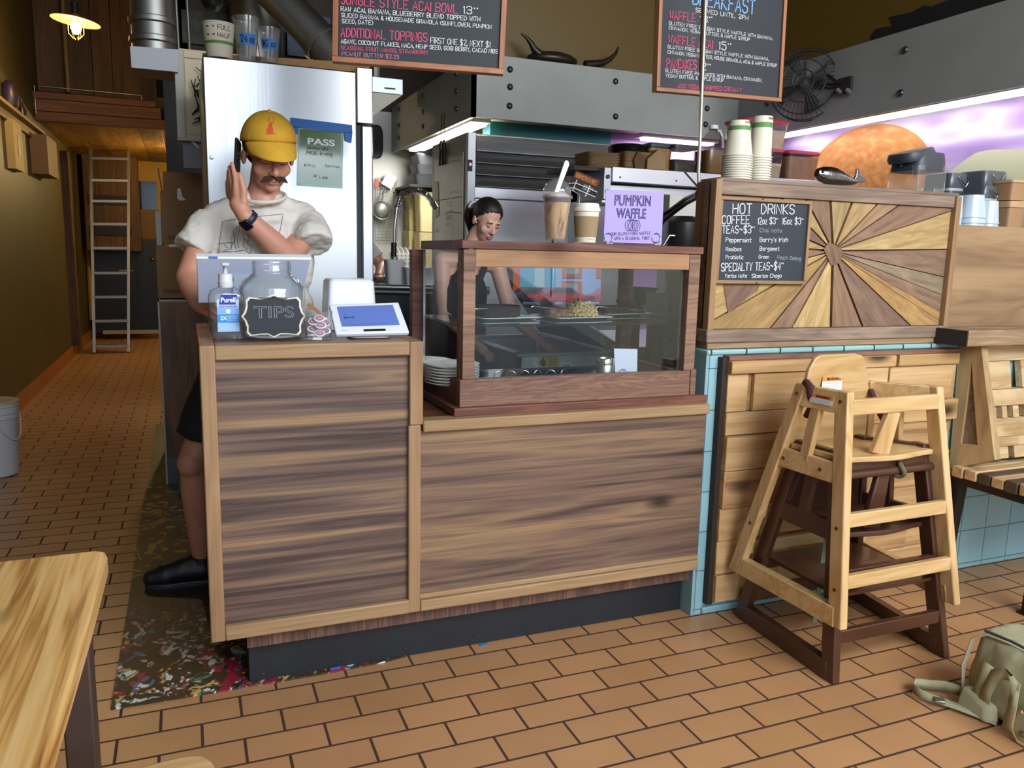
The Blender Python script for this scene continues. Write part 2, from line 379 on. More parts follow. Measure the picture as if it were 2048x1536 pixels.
oak_v = wood('oak_upright', [(.2, '6c5237'), (.45, '92714f'), (.7, 'a68460'), (.85, 'b5966f')], 'z', rings=10, stretch=14, warp=.6, fine=.75, rough=.48)
redwood = wood('case_wood', [(.15, '3f2019'), (.45, '63382a'), (.7, '82523e'), (.9, 'a07258')], 'x', rings=9, stretch=14, warp=1, fine=.6, rough=.5)
sawn = wood('sawn_wood', [(.2, '3a2a22'), (.42, '6f5140'), (.62, '927059'), (.85, 'b08c70')], 'x', rings=9, stretch=10, warp=2, fine=.8, rough=.6, bump=.4)
sawn_v = wood('sawn_wood_upright', [(.2, '3a2822'), (.42, '644538'), (.62, '85634f'), (.85, 'a07a60')], 'x', rings=16, stretch=18, warp=2.5, fine=.8, rough=.6, bump=.4)
tanwood = wood('tan_rail', [(.2, '8a6440'), (.5, 'a87e55'), (.85, 'bd9468')], 'x', rings=8, stretch=12, fine=.6, rough=.5)
pine = wood('pine', [(.27, '8f602e'), (.38, 'b58446'), (.48, 'cb9c5a'), (.62, 'd6ab6c'), (.8, 'dfba82')], 'y', rings=7, stretch=26, warp=.3, fine=.22, rough=.42, knots=3.2, coat=.15, bump=.06)
pine_e = wood('pine_edge', [(.2, '6a4a2c'), (.5, '94704a'), (.8, 'b58f60')], 'y', rings=10, stretch=10, fine=.7, rough=.6)
clad = wood('cladding_wood', [(.12, '6e5034'), (.32, 'a47e54'), (.5, 'be9765'), (.7, 'd0ac7c'), (.9, 'dec196')], 'x', rings=5, stretch=14, warp=.6, fine=.6, rough=.55, island=.28, knots=2.2, bump=.35)
grey_wood = wood('grey_wood', [(.2, '54453a'), (.5, '826d5c'), (.8, 'a58f7a')], 'x', rings=8, stretch=12, fine=.6, rough=.6)
slab_wood = wood('slab_wood', [(.2, '6f553d'), (.45, '957757'), (.7, 'ab8c69'), (.9, 'bca07c')], 'x', rings=5, stretch=7, warp=.8, fine=.55, rough=.55)
bench_wood = wood('bench_wood', [(.15, '8c6c47'), (.4, 'bb9a6e'), (.65, 'd2b68c'), (.9, 'e2cba6')], 'x', rings=8, stretch=7, warp=1.4, fine=.5, rough=.5, island=.3, bump=.2)
birch = wood('blond_wood', [(.2, 'b08a54'), (.5, 'cba671'), (.75, 'd9b886'), (.92, 'e2c698')], 'z', rings=9, stretch=11, warp=.8, fine=.5, rough=.35, coat=.25, bump=.05)
birch_y = wood('blond_wood_level', [(.2, 'b08a54'), (.5, 'cba671'), (.75, 'd9b886'), (.92, 'e2c698')], 'x', rings=9, stretch=11, warp=.8, fine=.5, rough=.35, coat=.25, bump=.05)
brownpaint = plain('brown_stain', '4a2c1e', .35, vary=.12, vscale=6, coat=.3)
darkwood = wood('dark_wood', [(.2, '2c1a0e'), (.5, '4d3119'), (.8, '6b4725')], 'z', rings=7, stretch=10, fine=.5, rough=.6)
loftwood = wood('loft_wood', [(.2, '4a2711'), (.5, '6b3c1c'), (.8, '82501f')], 'x', rings=7, stretch=10, fine=.5, rough=.6)
planks_y = wood('loft_plank', [(.2, '5a3c14'), (.5, '8a6024'), (.8, 'b08436')], 'y', rings=7, stretch=9, fine=.5, rough=.6, island=.35, knots=2)
stainless = steel('stainless', (.46, .475, .49), .36); stainless_x = steel('stainless_level', axis='x', rough=.3)
stainless_d = steel('stainless_dark', (.42, .43, .44), .3, axis='x')
greymetal = plain('grey_painted_metal', '868a88', .38, metal=.75, vary=.1, vscale=2.5)
white = plain('white_plastic', 'e4e6ea', .35); offwhite = plain('off_white', 'd8d4c6', .5); black = plain('black', '0d0e10', .5); blackgloss = plain('black_gloss', '0a0b0d', .12)
chrome = plain('chrome', 'd8dadc', .08, metal=1); iron = plain('dark_iron', '241f1d', .5, metal=.4, vary=.2); paper = plain('paper', 'e9e8e4', .7)
cardboard = plain('cardboard', 'b08757', .75, vary=.06, vscale=5); card_d = plain('cardboard_dull', '8f6c46', .8, vary=.06, vscale=5)
board_black = plain('chalkboard', '1f242b', .55, vary=.15, vscale=3, bump=.05)
chalk_w = plain('chalk_white', 'e6e9ea', .8); chalk_p = plain('chalk_pink', 'e2557c', .8); chalk_l = plain('chalk_lilac', 'c886a6', .8); chalk_b = plain('chalk_blue', '7fb0e0', .8); chalk_g = plain('chalk_grey', '9aa2a8', .8)
glass = clear('clear_glass', (.97, .985, .98)); jarglass = clear('jar_glass', (.985, .99, .99), edge=.38, gloss=1.4, haze=.025); plastic = clear('clear_plastic', (.97, .98, .98), gloss=1.6, rough=.05, edge=.28, haze=.07)
def tile_mat(name, w, h, ox, oy, c1, c2, cm, mort=.006, rough=.35, axes='xy', offset=.5, bump=.5, bias=0):
    m, t, b = nt(name); N = t.nodes.new
    tc = N('ShaderNodeTexCoord'); sp = N('ShaderNodeSeparateXYZ'); cb = N('ShaderNodeCombineXYZ'); mp = N('ShaderNodeMapping')
    link(t, tc.outputs['Object'], sp.inputs[0]); link(t, sp.outputs['xyz'.index(axes[0])], cb.inputs[0]); link(t, sp.outputs['xyz'.index(axes[1])], cb.inputs[1])
    mp.inputs['Location'].default_value = (-ox, -oy, 0); link(t, cb.outputs[0], mp.inputs[0])
    br = N('ShaderNodeTexBrick'); br.inputs['Scale'].default_value = 1; br.inputs['Brick Width'].default_value = w; br.inputs['Row Height'].default_value = h
    br.inputs['Mortar Size'].default_value = mort; br.inputs['Mortar Smooth'].default_value = .15; br.inputs['Bias'].default_value = bias; br.offset = offset
    br.inputs['Color1'].default_value = rgb(C_(c1)); br.inputs['Color2'].default_value = rgb(C_(c2)); br.inputs['Mortar'].default_value = rgb(C_(cm))
    link(t, mp.outputs[0], br.inputs['Vector'])
    nz = N('ShaderNodeTexNoise'); nz.inputs['Scale'].default_value = 3.5; nz.inputs['Detail'].default_value = 6; link(t, tc.outputs['Object'], nz.inputs['Vector'])
    mr = N('ShaderNodeMapRange'); mr.inputs['To Min'].default_value = .8; mr.inputs['To Max'].default_value = 1.18; link(t, nz.outputs['Fac'], mr.inputs[0])
    mx = N('ShaderNodeMix'); mx.data_type = 'RGBA'; mx.blend_type = 'MULTIPLY'; mx.inputs[0].default_value = 1; link(t, br.outputs['Color'], mx.inputs[6]); link(t, mr.outputs[0], mx.inputs[7])
    link(t, mx.outputs[2], b.inputs['Base Color'])
    r2 = N('ShaderNodeMapRange'); r2.inputs['To Min'].default_value = rough; r2.inputs['To Max'].default_value = .85; link(t, br.outputs['Fac'], r2.inputs[0]); link(t, r2.outputs[0], b.inputs['Roughness'])
    bp = N('ShaderNodeBump'); bp.inputs['Strength'].default_value = bump; bp.inputs['Distance'].default_value = .004; bp.invert = True; link(t, br.outputs['Fac'], bp.inputs['Height']); link(t, bp.outputs['Normal'], b.inputs['Normal'])
    return m
floor_m = tile_mat('quarry_tile', .2129, .1118, .310-.10645, 2.213, 'ae8055', 'ba8a5e', '452c1f', .0042, .34)
teal_tile = tile_mat('blue_wall_tile', .152, .152, 1.71, .018, '8fb7c0', '98bfc6', '4e6a72', .002, .22, 'xz', 0)
teal_end = plain('blue_glaze', '86aeb4', .22)
tile_edge = tile_mat('blue_tile_edge', .152, .3, 1.71, .9, '8fb7b6', '98c1bf', '2c3a3c', .004, .2, 'xz', 0)
terracotta = tile_mat('cove_tile', .2, .4, 0, -.1, 'a5642f', '9c5c2a', '6f4520', .003, .45, 'yz', 0)
wall_olive = plain('olive_paint', '4c401a', .5, vary=.2, vscale=1.2, bump=.15, bscale=9)
wall_must = plain('mustard_paint', '6b521a', .6, vary=.1, vscale=1.5)
wall_yel = plain('yellow_paint', 'a67f26', .6, vary=.1, vscale=2)
wall_wht = plain('white_wall', 'd9d9cf', .45, vary=.04)
ceil_m = plain('dark_ceiling', '2a2118', .8)
# ================================================================== the setting
struct('floor', MB().box(-1.5, 6, -2.2, 13.6, -.08, 0), floor_m)
struct('ceiling', MB().box(-1.5, 6, -2.2, 13.7, 4.6, 4.75), ceil_m)
struct('wall_left', MB().box(-1.45, -1.27, -2.2, 13.6, 0, 4.6), wall_olive)
struct('baseboard_left', MB().hexa([(-1.27, -2.2, 0), (-1.255, -2.2, 0), (-1.255, 13.3, 0), (-1.27, 13.3, 0)], [(-1.27, -2.2, .13), (-1.262, -2.2, .13), (-1.262, 13.3, .13), (-1.27, 13.3, .13)]), terracotta)
struct('wall_corridor_end', MB().box(-1.3, 1.2, 13.3, 13.45, 0, 4.6), wall_yel)
struct('trim_1', MB().box(-1.27, -1.19, 10.55, 10.75, .13, 2.35), darkwood)
# right wall: mural below, mustard above the metal valance
mm, t, b = nt('mural'); N = t.nodes.new
tc = N('ShaderNodeTexCoord'); sp = N('ShaderNodeSeparateXYZ'); link(t, tc.outputs['Object'], sp.inputs[0])
def mth(op, a, b_=None, c=None, cl=False):
    q = N('ShaderNodeMath'); q.operation = op; q.use_clamp = cl
    for i, v in enumerate((a, b_, c)):
        if v is None: continue
        if isinstance(v, (int, float)): q.inputs[i].default_value = v
        else: link(t, v, q.inputs[i])
    return q.outputs[0]
def mixc(f, a, b_):
    q = N('ShaderNodeMix'); q.data_type = 'RGBA'
    link(t, f, q.inputs[0])
    for i, v in ((6, a), (7, b_)):
        if isinstance(v, str): q.inputs[i].default_value = rgb(C_(v))
        else: link(t, v, q.inputs[i])
    return q.outputs[2]
MX = 3.74
sun_c = px(1728, 345, MX); hill = px(1930, 302, MX)
yy, zz = sp.outputs[1], sp.outputs[2]
nzv = N('ShaderNodeTexNoise'); nzv.inputs['Scale'].default_value = 1.3; nzv.inputs['Detail'].default_value = 2; mpm = N('ShaderNodeMapping'); mpm.inputs['Scale'].default_value = (1, .8, 3.2); link(t, tc.outputs['Object'], mpm.inputs[0]); link(t, mpm.outputs[0], nzv.inputs['Vector'])
wav = mth('PINGPONG', mth('MULTIPLY', nzv.outputs['Fac'], 9), 1)
rp = N('ShaderNodeValToRGB'); e = rp.color_ramp.elements; e.new(.5)
for i, (p, c) in enumerate([(.1, 'a487c8'), (.5, 'b9a0d8'), (.95, 'ddd0ec')]): e[i].position = p; e[i].color = rgb(C_(c))
link(t, wav, rp.inputs['Fac'])
dy = mth('SUBTRACT', yy, sun_c.y); dz = mth('SUBTRACT', zz, sun_c.z-.02)
rad = mth('SQRT', mth('ADD', mth('MULTIPLY', mth('MULTIPLY', dy, .62), mth('MULTIPLY', dy, .62)), mth('MULTIPLY', dz, dz)))
swl = N('ShaderNodeTexNoise'); swl.inputs['Scale'].default_value = 3; mps = N('ShaderNodeMapping'); cbs = N('ShaderNodeCombineXYZ'); link(t, mth('MULTIPLY', rad, 9), cbs.inputs[0]); link(t, mth('ARCTAN2', dz, dy), cbs.inputs[1]); link(t, cbs.outputs[0], swl.inputs['Vector'])
rs = N('ShaderNodeValToRGB'); e = rs.color_ramp.elements; e.new(.55)
for i, (p, c) in enumerate([(.3, 'b97438'), (.52, 'c58344'), (.75, 'd6a568')]): e[i].position = p; e[i].color = rgb(C_(c))
link(t, swl.outputs['Fac'], rs.inputs['Fac'])
insun = mth('LESS_THAN', rad, .29)
col = mixc(insun, rp.outputs[0], rs.outputs[0])
hh = mth('ADD', mth('MULTIPLY', mth('SINE', mth('MULTIPLY', yy, 5.2)), .035), mth('ADD', mth('MULTIPLY', mth('SINE', mth('MULTIPLY', yy, 11)), .02), mth('SUBTRACT', hill.z-.04, mth('MULTIPLY', mth('MAXIMUM', mth('SUBTRACT', yy, 3.0), 0), .26))))
col = mixc(mth('LESS_THAN', zz, hh), col, 'cfcfb4')
col = mixc(mth('GREATER_THAN', zz, 2.28), col, '6b521a')
link(t, col, b.inputs['Base Color']); b.inputs['Roughness'].default_value = .55
struct('wall_right', MB().box(MX, MX+.15, -2.2, 5.0, 0, 4.6), mm)
# back wall of the kitchen over and beside the refrigerator: teal, then purple; mustard above the valance
m2, t, b = nt('kitchen_back_paint'); N = t.nodes.new
tc = N('ShaderNodeTexCoord'); sp = N('ShaderNodeSeparateXYZ'); link(t, tc.outputs['Object'], sp.inputs[0])
nzv = N('ShaderNodeTexNoise'); nzv.inputs['Scale'].default_value = 3; link(t, tc.outputs['Object'], nzv.inputs['Vector'])
pur = mixc(nzv.outputs['Fac'], '8a5f9e', 'b088c4')
col = mixc(mth('GREATER_THAN', sp.outputs[0], 2.655), '0d6f78', pur)
col = mixc(mth('GREATER_THAN', sp.outputs[2], 2.26), col, '6b521a')
link(t, col, b.inputs['Base Color']); b.inputs['Roughness'].default_value = .5
struct('wall_back', MB().box(1.80, 2.72, 4.86, 5.0, 2.05, 4.6).box(2.72, MX, 4.86, 5.0, 0, 4.6), m2)
struct('wall_dish_side', MB().box(2.75, 2.85, 5.0, 6.6, 0, 4.6), wall_wht)
struct('wall_dish', MB().box(.75, 2.9, 6.6, 6.72, 0, 2.42), wall_wht)
struct('wall_dish_upper', MB().box(.75, 2.9, 6.6, 6.72, 2.42, 4.6), plain('brown_paint', '3a2817', .7))
struct('wall_kitchen_side', MB().box(.70, .78, 6.6, 13.3, 0, 4.6), wall_wht)
# pony wall faced with blue tile
struct('wall_pony', MB().box(1.70, MX, 2.335, 2.48, 0, .985), teal_tile)
struct('trim_2', MB().box(1.694, 2.98, 2.327, 2.475, .978, .998), tile_edge, bev=.006)
struct('trim_3', MB().box(1.692, 1.70, 2.33, 2.48, 0, .98), teal_end)
struct('trim_4', MB().box(1.74, 3.0, 2.322, 2.336, 0, .028), teal_end, bev=.006)
# vertical boarded wall over the loft and the wall behind the shelves
mb = MB()
xs = [-1.27, -1.02, -.78, -.6, -.36, -.13, .1, .35, .6, .8]
for i, (a, c) in enumerate(zip(xs, xs[1:])): mb.box(a+.004, c-.004, 9.3+(i % 2)*.02, 9.42, 2.55, 4.6)
struct('wall_boarded', mb, wood('boarded_wall', [(.2, '2f1d0d'), (.5, '50341a'), (.8, '6f4a24')], 'z', rings=6, stretch=8, fine=.5, rough=.65, island=.4))
# metal valance round the kitchen
val_m = plain('valance_steel', 'a2a59f', .55, metal=.2, vary=.09, vscale=3)
def valance():
    a = MB().box(1.59, 1.615, 4.6, 6.58, 2.103, 2.45).box(1.59, 3.47, 4.6, 4.625, 2.103, 2.46).box(3.47, 3.495, 1.0, 4.625, 2.103, 2.492)
    return a
vt = thing('metal_valance', (2.5, 4.6, 2.1), 'grey sheet metal valance with domed rivets running round the kitchen under the mustard wall', 'valance')
valance().build('sheet', val_m, vt)
dark_rivet = plain('rivet', '55585a', .3, metal=.8)
def rivet(p, n):
    n = Vector(n); R = n.to_track_quat('Z', 'Y').to_matrix()
    MB().lathe([(.0195, -.002), (.019, .004), (.015, .010), (.008, .014), (0.001, .0155)], p, 16, R, cap0=False).build('rivet', dark_rivet, vt, smooth=60)
for (x, y) in [(1020, 139), (1020, 174), (1019, 212), (1231, 163), (1231, 233), (1414, 217), (1411, 249)]:
    rivet(py(x, y, 4.6), (0, -1, 0))
for (x, y) in [(847, 192), (847, 224), (799, 219), (799, 251), (913, 149), (913, 183), (913, 218), (798, 276), (847, 253)]:
    rivet(px(x, y, 1.59), (-1, 0, 0))
for (x, y) in [(1534, 207), (1533, 237), (1810, 100), (1801, 186)]:
    rivet(px(x, y, 3.47), (-1, 0, 0))
# soffit board and strip lights under the valance
def strip_light(name, p0, p1, wd, label, power, target_off, color=(1, .97, .92)):
    p0, p1 = Vector(p0), Vector(p1); c = (p0+p1)/2
    t = thing(name, c, label, 'light', 'fluorescent strip lights')
    MB().beam(p0, p1, wd, .03).build('housing', white, t)
    d = Vector((0, 0, -.022)); q = (p1-p0).normalized()*.03
    MB().beam(p0+d+q, p1+d-q, wd*.75, .018).build('diffuser', plain('strip_glow', (1, .96, .9), .5, emit=3.2), t, bev=.004)
    L = (p1-p0).length
    l = bpy.data.lights.new('tube', 'AREA'); l.shape = 'RECTANGLE'; l.size = L*.95; l.size_y = wd*.8; l.energy = power; l.color = color
    o = bpy.data.objects.new('tube', l); COL.objects.link(o); o.parent = t
    dirv = (p1-p0).normalized(); z = -Vector(target_off).normalized(); xax = (dirv - z*dirv.dot(z)).normalized(); yax = z.cross(xax)
    o.matrix_local = Matrix.Translation((0, 0, -.04)) @ Matrix((xax, yax, z)).transposed().to_4x4()
    return t
struct('ceiling_soffit', MB().box(1.615, 1.80, 4.625, 6.58, 2.13, 2.15).box(1.80, 3.47, 4.625, 4.86, 2.13, 2.15), plain('soffit_cream', 'c9c0a0', .6))
strip_light('strip_light', (1.70, 4.75, 2.115), (1.70, 6.3, 2.115), .13, 'fluorescent strip light glowing over the dish area beside the whiteboard', 26, (-.25, 0, -1))
strip_light('strip_light', (2.80, 4.74, 2.105), (3.40, 4.74, 2.105), .10, 'fluorescent strip light glowing above the takeout boxes and tubs', 4, (0, .2, -1))
strip_light('strip_light', (3.60, 1.3, 2.125), (3.60, 4.45, 2.125), .10, 'long fluorescent strip light above the purple and orange mural', 3.8, (.5, 0, -1))
# street outside the shop front, seen in the glass of the case
FD = 60.0
def mirror_x(x, d=FD): q = py(x, 560, 2.36); return q.x + q.x/2.36*(d+2.36)
def facade(name, xa, xb, m, lab): return tag(MB().box(mirror_x(xa), mirror_x(xb), -FD-.3, -FD, -.2, 9).build(name, m, None, origin=(mirror_x(xa), -FD, 0)), lab, 'building')
fac = facade('street_building', 1040, 1111, plain('teal_facade', '3fa6cc', .8), 'teal building across the street, mirrored in the display case glass')
MB().box(mirror_x(1040), mirror_x(1111), -FD, -FD+.1, -.2, .8).build('plinth', plain('facade_base', '2d7fa5', .8), fac); MB().box(mirror_x(1068), mirror_x(1088), -FD, -FD+.08, 0, 3.4).build('door', plain('facade_door', '9fd0d8', .7), fac)
fac2 = facade('street_building', 1111, 1460, plain('blue_facade', '8fb4e6', .8), 'pale blue building with orange window trim across the street, mirrored in the display case glass')
fac3 = facade('street_building', 880, 1026, plain('dark_facade', '2f3238', .8), 'dark shopfront across the street, mirrored in the display case glass'); facade('street_building', 1026, 1040, plain('orange_trim', 'c8562a', .7), 'narrow orange shopfront between the dark and teal buildings, mirrored in the display case glass')  # one plain dark colour over the whole shopfront
def fwin(xa, xb, z0, z1, par):
    x0, x1 = mirror_x(xa), mirror_x(xb)
    MB().box(x0, x1, -FD, -FD+.08, z0, z1).build('window_trim', MATS['orange_trim'], par)
    MB().box(x0+.35, x1-.35, -FD+.08, -FD+.1, z0+.3, z1-.2).build('pane', plain('pane_grey', '93a8b4', .2), par)
fwin(1124, 1163, 0, 1.9, fac2); fwin(1124, 1163, 2.2, 3.6, fac2); fwin(1192, 1236, 2.2, 4.2, fac2); fwin(1270, 1310, 2.0, 4.2, fac2); fwin(1340, 1375, 2.0, 4.2, fac2)
struct('ground', MB().box(-30, 90, -FD, -2.2, -.2, -.1), plain('asphalt', '2c2e32', .9))
def car(xm, y, c, label, k=1):
    t = thing('parked_car', (mirror_x(xm, -y), y, -.1), label, 'car')
    prof = [(-2.1, .35), (-2.1, .8), (-1.9, .95), (-1.5, 1.0), (-.9, 1.42), (.5, 1.45), (1.25, .98), (1.95, .88), (2.12, .7), (2.1, .35)]
    MB().prism(prof, t.location, (k, 0, 0), (0, 0, 1), (0, 1, 0), -.85, .85).build('body', c, t, bev=.06)
    MB().prism([(-1.35, 1.0), (-.85, 1.36), (.45, 1.38), (1.05, 1.0)], t.location, (k, 0, 0), (0, 0, 1), (0, 1, 0), .851, .86).build('window', plain('car_glass', '3a4a58', .1), t)
    for sx in (-1.3, 1.3): MB().lathe([(.33, -.1), (.33, .1)], Vector(t.location)+Vector((sx, .8, .33)), 20, Matrix.Rotation(pi/2, 3, 'X')).build('wheel', black, t)
car(1112, -50, plain('car_red', 'a82a34', .3, coat=.6), 'dark red coupe parked across the street, mirrored in the case glass', -1)
car(1228, -50, plain('car_red2', 'b0323a', .3, coat=.6), 'red hatchback parked across the street, mirrored in the case glass', 1)
car(1060, -52, plain('car_grey', '3c444c', .3, coat=.6), 'dark grey car parked across the street, mirrored in the case glass', -1)
# ================================================================== service counter
ctr = thing('service_counter', (.86, 2.65, 0), 'walnut fronted counter in oak frames, stepping down from the till to the glass case', 'counter')
FY = 2.30
def panel(name, x0, x1, z0, z1, m): return MB().box(x0, x1, FY+.006, FY+.03, z0, z1).build(name, m, ctr, origin=((x0+x1)/2, FY, z0))
panel('front_panel', .06, .606, .235, 1.02, walnut); panel('front_panel', .64, 1.687, .245, .778, walnut_b)
def oakbar(x0, x1, z0, z1, m, y0=FY-.012, y1=FY+.05): return MB().box(x0, x1, y0, y1, z0, z1).build('frame_rail', m, ctr, bev=.004)
oakbar(.024, .064, .198, 1.055, oak_v); oakbar(.064, .606, 1.013, 1.055, oak); oakbar(.064, .606, .198, .242, oak)
oakbar(.606, .648, .80, 1.055, oak_v); oakbar(.603, .642, .198, .80, oak_v, FY-.010)
oakbar(.648, 1.690, .776, .812, oak, FY-.014); oakbar(.642, 1.683, .198, .235, oak); MB().box(.642, 1.687, FY-.002, FY+.02, .235, .252).build('bead', oak, ctr, bev=.003)
MB().box(.024, .062, FY+.05, 2.99, 1.02, 1.055).box(.61, .648, FY+.05, 2.99, 1.02, 1.055).box(.062, .61, 2.955, 2.99, 1.02, 1.055).build('top_border', wood('oak_top', [(.2, '6b4a2c'), (.5, '95693f'), (.8, 'a98050')], 'y', rings=8, fine=.6, rough=.4), ctr, bev=.003)
MB().box(.06, .612, FY+.03, 2.96, 1.03, 1.053).build('top_panel', walnut_top, ctr)
MB().box(.648, 1.688, FY+.04, 2.99, .785, .808).build('lower_top', walnut_top, ctr)
MB().box(.028, .05, FY+.05, 2.98, .2, 1.03).build('side_panel', wood('walnut_side', [(.2, '2e211c'), (.5, '4d372d'), (.8, '6b4c3a')], 'y', rings=9, fine=.5), ctr)
MB().box(.62, .645, FY+.05, 2.98, .79, 1.03).build('side_panel', walnut_top, ctr)
MB().box(.05, 1.68, FY+.03, 2.98, .2, .215).build('bottom_board', darkwood, ctr)
MB().box(.125, 1.686, 2.345, 2.40, .138, .2).build('under_strip', wood('under_strip', [(.2, '3a2720'), (.5, '5c4136'), (.8, '8a6650')], 'z', rings=12, stretch=30, fine=.6), ctr)
tk = MB().box(.131, 1.683, 2.387, 2.42, .004, .15).box(.131, .16, 2.42, 2.95, .004, .15).build('toe_kick', plain('black_paint', '161a1f', .5, vary=.2, vscale=3, bump=.06), ctr)
for (x, y) in [(531, 1292), (679, 1269), (526, 1348), (676, 1319), (812, 1247), (956, 1222), (810, 1297), (956, 1273), (1096, 1205), (1228, 1182), (1346, 1160), (1092, 1250), (1226, 1228)]:
    q = py(x, y, 2.386); MB().lathe([(.0045, -.001), (.0042, .001), (.001, .002)], q, 10, Matrix.Rotation(pi/2, 3, 'X')).build('screw', plain('black_screw', '3a4048', .35, metal=.6), tk)
# painted board laid on the floor behind and beside the counter
mt, t, b = nt('paint_splashed'); N = t.nodes.new
tc = N('ShaderNodeTexCoord'); sp = N('ShaderNodeSeparateXYZ'); link(t, tc.outputs['Object'], sp.inputs[0])
def noise(scale, det=4, dist=0, loc=0):
    q = N('ShaderNodeTexNoise'); q.inputs['Scale'].default_value = scale; q.inputs['Detail'].default_value = det; q.inputs['Distortion'].default_value = dist
    m_ = N('ShaderNodeMapping'); m_.inputs['Location'].default_value = (loc, loc*.7, 0); m_.inputs['Scale'].default_value = (1, .8, 1); link(t, tc.outputs['Object'], m_.inputs[0]); link(t, m_.outputs[0], q.inputs['Vector']); return q.outputs['Fac']
def step(v, a, c): 
    q = N('ShaderNodeMapRange'); q.inputs['From Min'].default_value = a; q.inputs['From Max'].default_value = c; link(t, v, q.inputs[0]); return q.outputs[0]
front = step(sp.outputs[1], 3.15, 2.55)
col = mixc(noise(6), '2a2013', '43341c')
fl = noise(22, 7, 1.6)
rpc = N('ShaderNodeValToRGB'); rpc.color_ramp.interpolation = 'CONSTANT'; e = rpc.color_ramp.elements
for k in range(5): e.new(.5)
for i, (p, c) in enumerate([(0, 'dcdcd2'), (.43, '4f7a6a'), (.47, 'd2ad62'), (.52, '9c2636'), (.57, '3f6f96'), (.62, 'd8d6cc'), (.68, 'b9a860')]): e[i].position = p; e[i].color = rgb(C_(c))
link(t, noise(7, 3, 1, 3), rpc.inputs[0])
col = mixc(mth('MULTIPLY', step(fl, .53, .56), mth('MULTIPLY', front, .95)), col, rpc.outputs[0])
red = mth('MULTIPLY', step(noise(9, 4, 1, 8), .53, .57), mth('MULTIPLY', step(sp.outputs[1], 2.75, 2.55), step(sp.outputs[0], -.12, .05)))
col = mixc(red, col, '8c2034')
grn = mth('MULTIPLY', step(noise(4, 4, .6, 5), .5, .6), mth('MULTIPLY', step(sp.outputs[1], 3.6, 3.9), step(sp.outputs[1], 5.4, 4.6)))
col = mixc(grn, col, '55663c')
yel = mth('MULTIPLY', step(noise(11, 5, 2, 9), .55, .59), mth('MULTIPLY', step(sp.outputs[1], 3.3, 3.5), step(sp.outputs[1], 5.2, 4.5)))
col = mixc(yel, col, 'b08d3c')
link(t, col, b.inputs['Base Color']); b.inputs['Roughness'].default_value = .45
bp = N('ShaderNodeBump'); bp.inputs['Strength'].default_value = .4; bp.inputs['Distance'].default_value = .004; link(t, fl, bp.inputs['Height']); link(t, bp.outputs[0], b.inputs['Normal'])
mat = MB()
fx = [(-.250, 2.372), (.1, 2.366), (.35, 2.364), (.55, 2.373), (.62, 2.385)]
poly = fx + [(.62, 6.3), (-.252, 6.36), (-.246, 5), (-.254, 4), (-.247, 3)]
MB().prism(poly, (0, 0, 0), (1, 0, 0), (0, 1, 0), (0, 0, 1), .0005, .006).build('floor_mat', mt)
tag(bpy.data.objects['floor_mat'], 'dark floor mat covered in thick dried paint splashes beside the counter', 'mat')
for k, (x, y, a, c, lab) in enumerate([(670, 1339, .034, 'small blue tape scrap', 'scrap of blue tape stuck to the floor at the black toe kick by the mat'), (966, 1289, .026, '', 'lone scrap of blue tape on the tiles under the middle of the counter')]):
    q = pz(x, y, 0); q.y = min(q.y, 2.378)
    tag(MB().obox((q.x, q.y, .0085 if k == 0 else .002), (a, .010, .003), .1).build('tape_scrap', plain('blue_tape', '2f6fc0', .6)), lab, 'tape')
# ================================================================== glass display case
cs = thing('display_case', (1.22, 2.6, .81), 'reclaimed wood display case with glass sides standing on the low counter', 'display case')
X0, X1, Y0, Y1 = .785, 1.652, 2.34, 2.86
MB().box(X0-.028, X1+.05, Y0-.018, Y1, .811, .838).build('base_moulding', redwood, cs, bev=.003)
MB().box(X0-.006, X1-.02, Y0-.004, Y0+.03, .838, .925).box(X1-.017, X1+.006, Y0-.004, Y0+.03, .838, .93).build('base_rail', sawn_v, cs, bev=.002)
for a_ in (X0-.006, X1-.03): MB().box(a_, a_+.036, Y0+.03, Y1, .838, .915).build('base_side', redwood, cs)
MB().box(X0, X1, Y0, Y1, .838, .868).build('case_floor', redwood, cs)
MB().box(X0+.003, X0+.043, Y0, Y0+.022, .925, 1.328).build('corner_post', sawn, cs, bev=.0015)
MB().box(X0, X0+.018, Y0+.022, Y0+.05, .915, 1.328).build('corner_post', redwood, cs, bev=.0015)
MB().box(X1-.046, X1-.002, Y0, Y0+.04, .925, 1.328).build('corner_post', sawn, cs, bev=.0015)
MB().box(X0-.03, X0+.02, Y1-.04, Y1, .815, 1.325).build('corner_post', redwood, cs, bev=.0015)
MB().box(X1-.03, X1+.02, Y1-.04, Y1, .815, 1.325).build('corner_post', redwood, cs, bev=.0015)
MB().box(X0+.043, X1-.046, Y0+.002, Y0+.03, 1.276, 1.33).build('top_rail', tanwood, cs, bev=.0015)
MB().box(X0-.004, X1+.006, Y0-.004, Y0+.03, 1.330, 1.3552).box(X0-.004, X0+.03, Y0+.03, Y1-.06, 1.326, 1.356).box(X1-.03, X1+.006, Y0+.03, Y1, 1.326, 1.356).box(X0+.03, X1-.03, Y0+.03, Y1, 1.338, 1.3550).build('top_board', redwood, cs, bev=.002)
MB().hexa([(X0+.04, Y0+.012, .92), (X1-.04, Y0+.012, .92), (X1-.04, Y0+.018, .92), (X0+.04, Y0+.018, .92)], [(X0+.04, Y0+.021, 1.30), (X1-.04, Y0+.021, 1.30), (X1-.04, Y0+.027, 1.30), (X0+.04, Y0+.027, 1.30)]).build('glass_pane', clear('case_glass', (.96, .98, .975), gloss=1.6), cs)
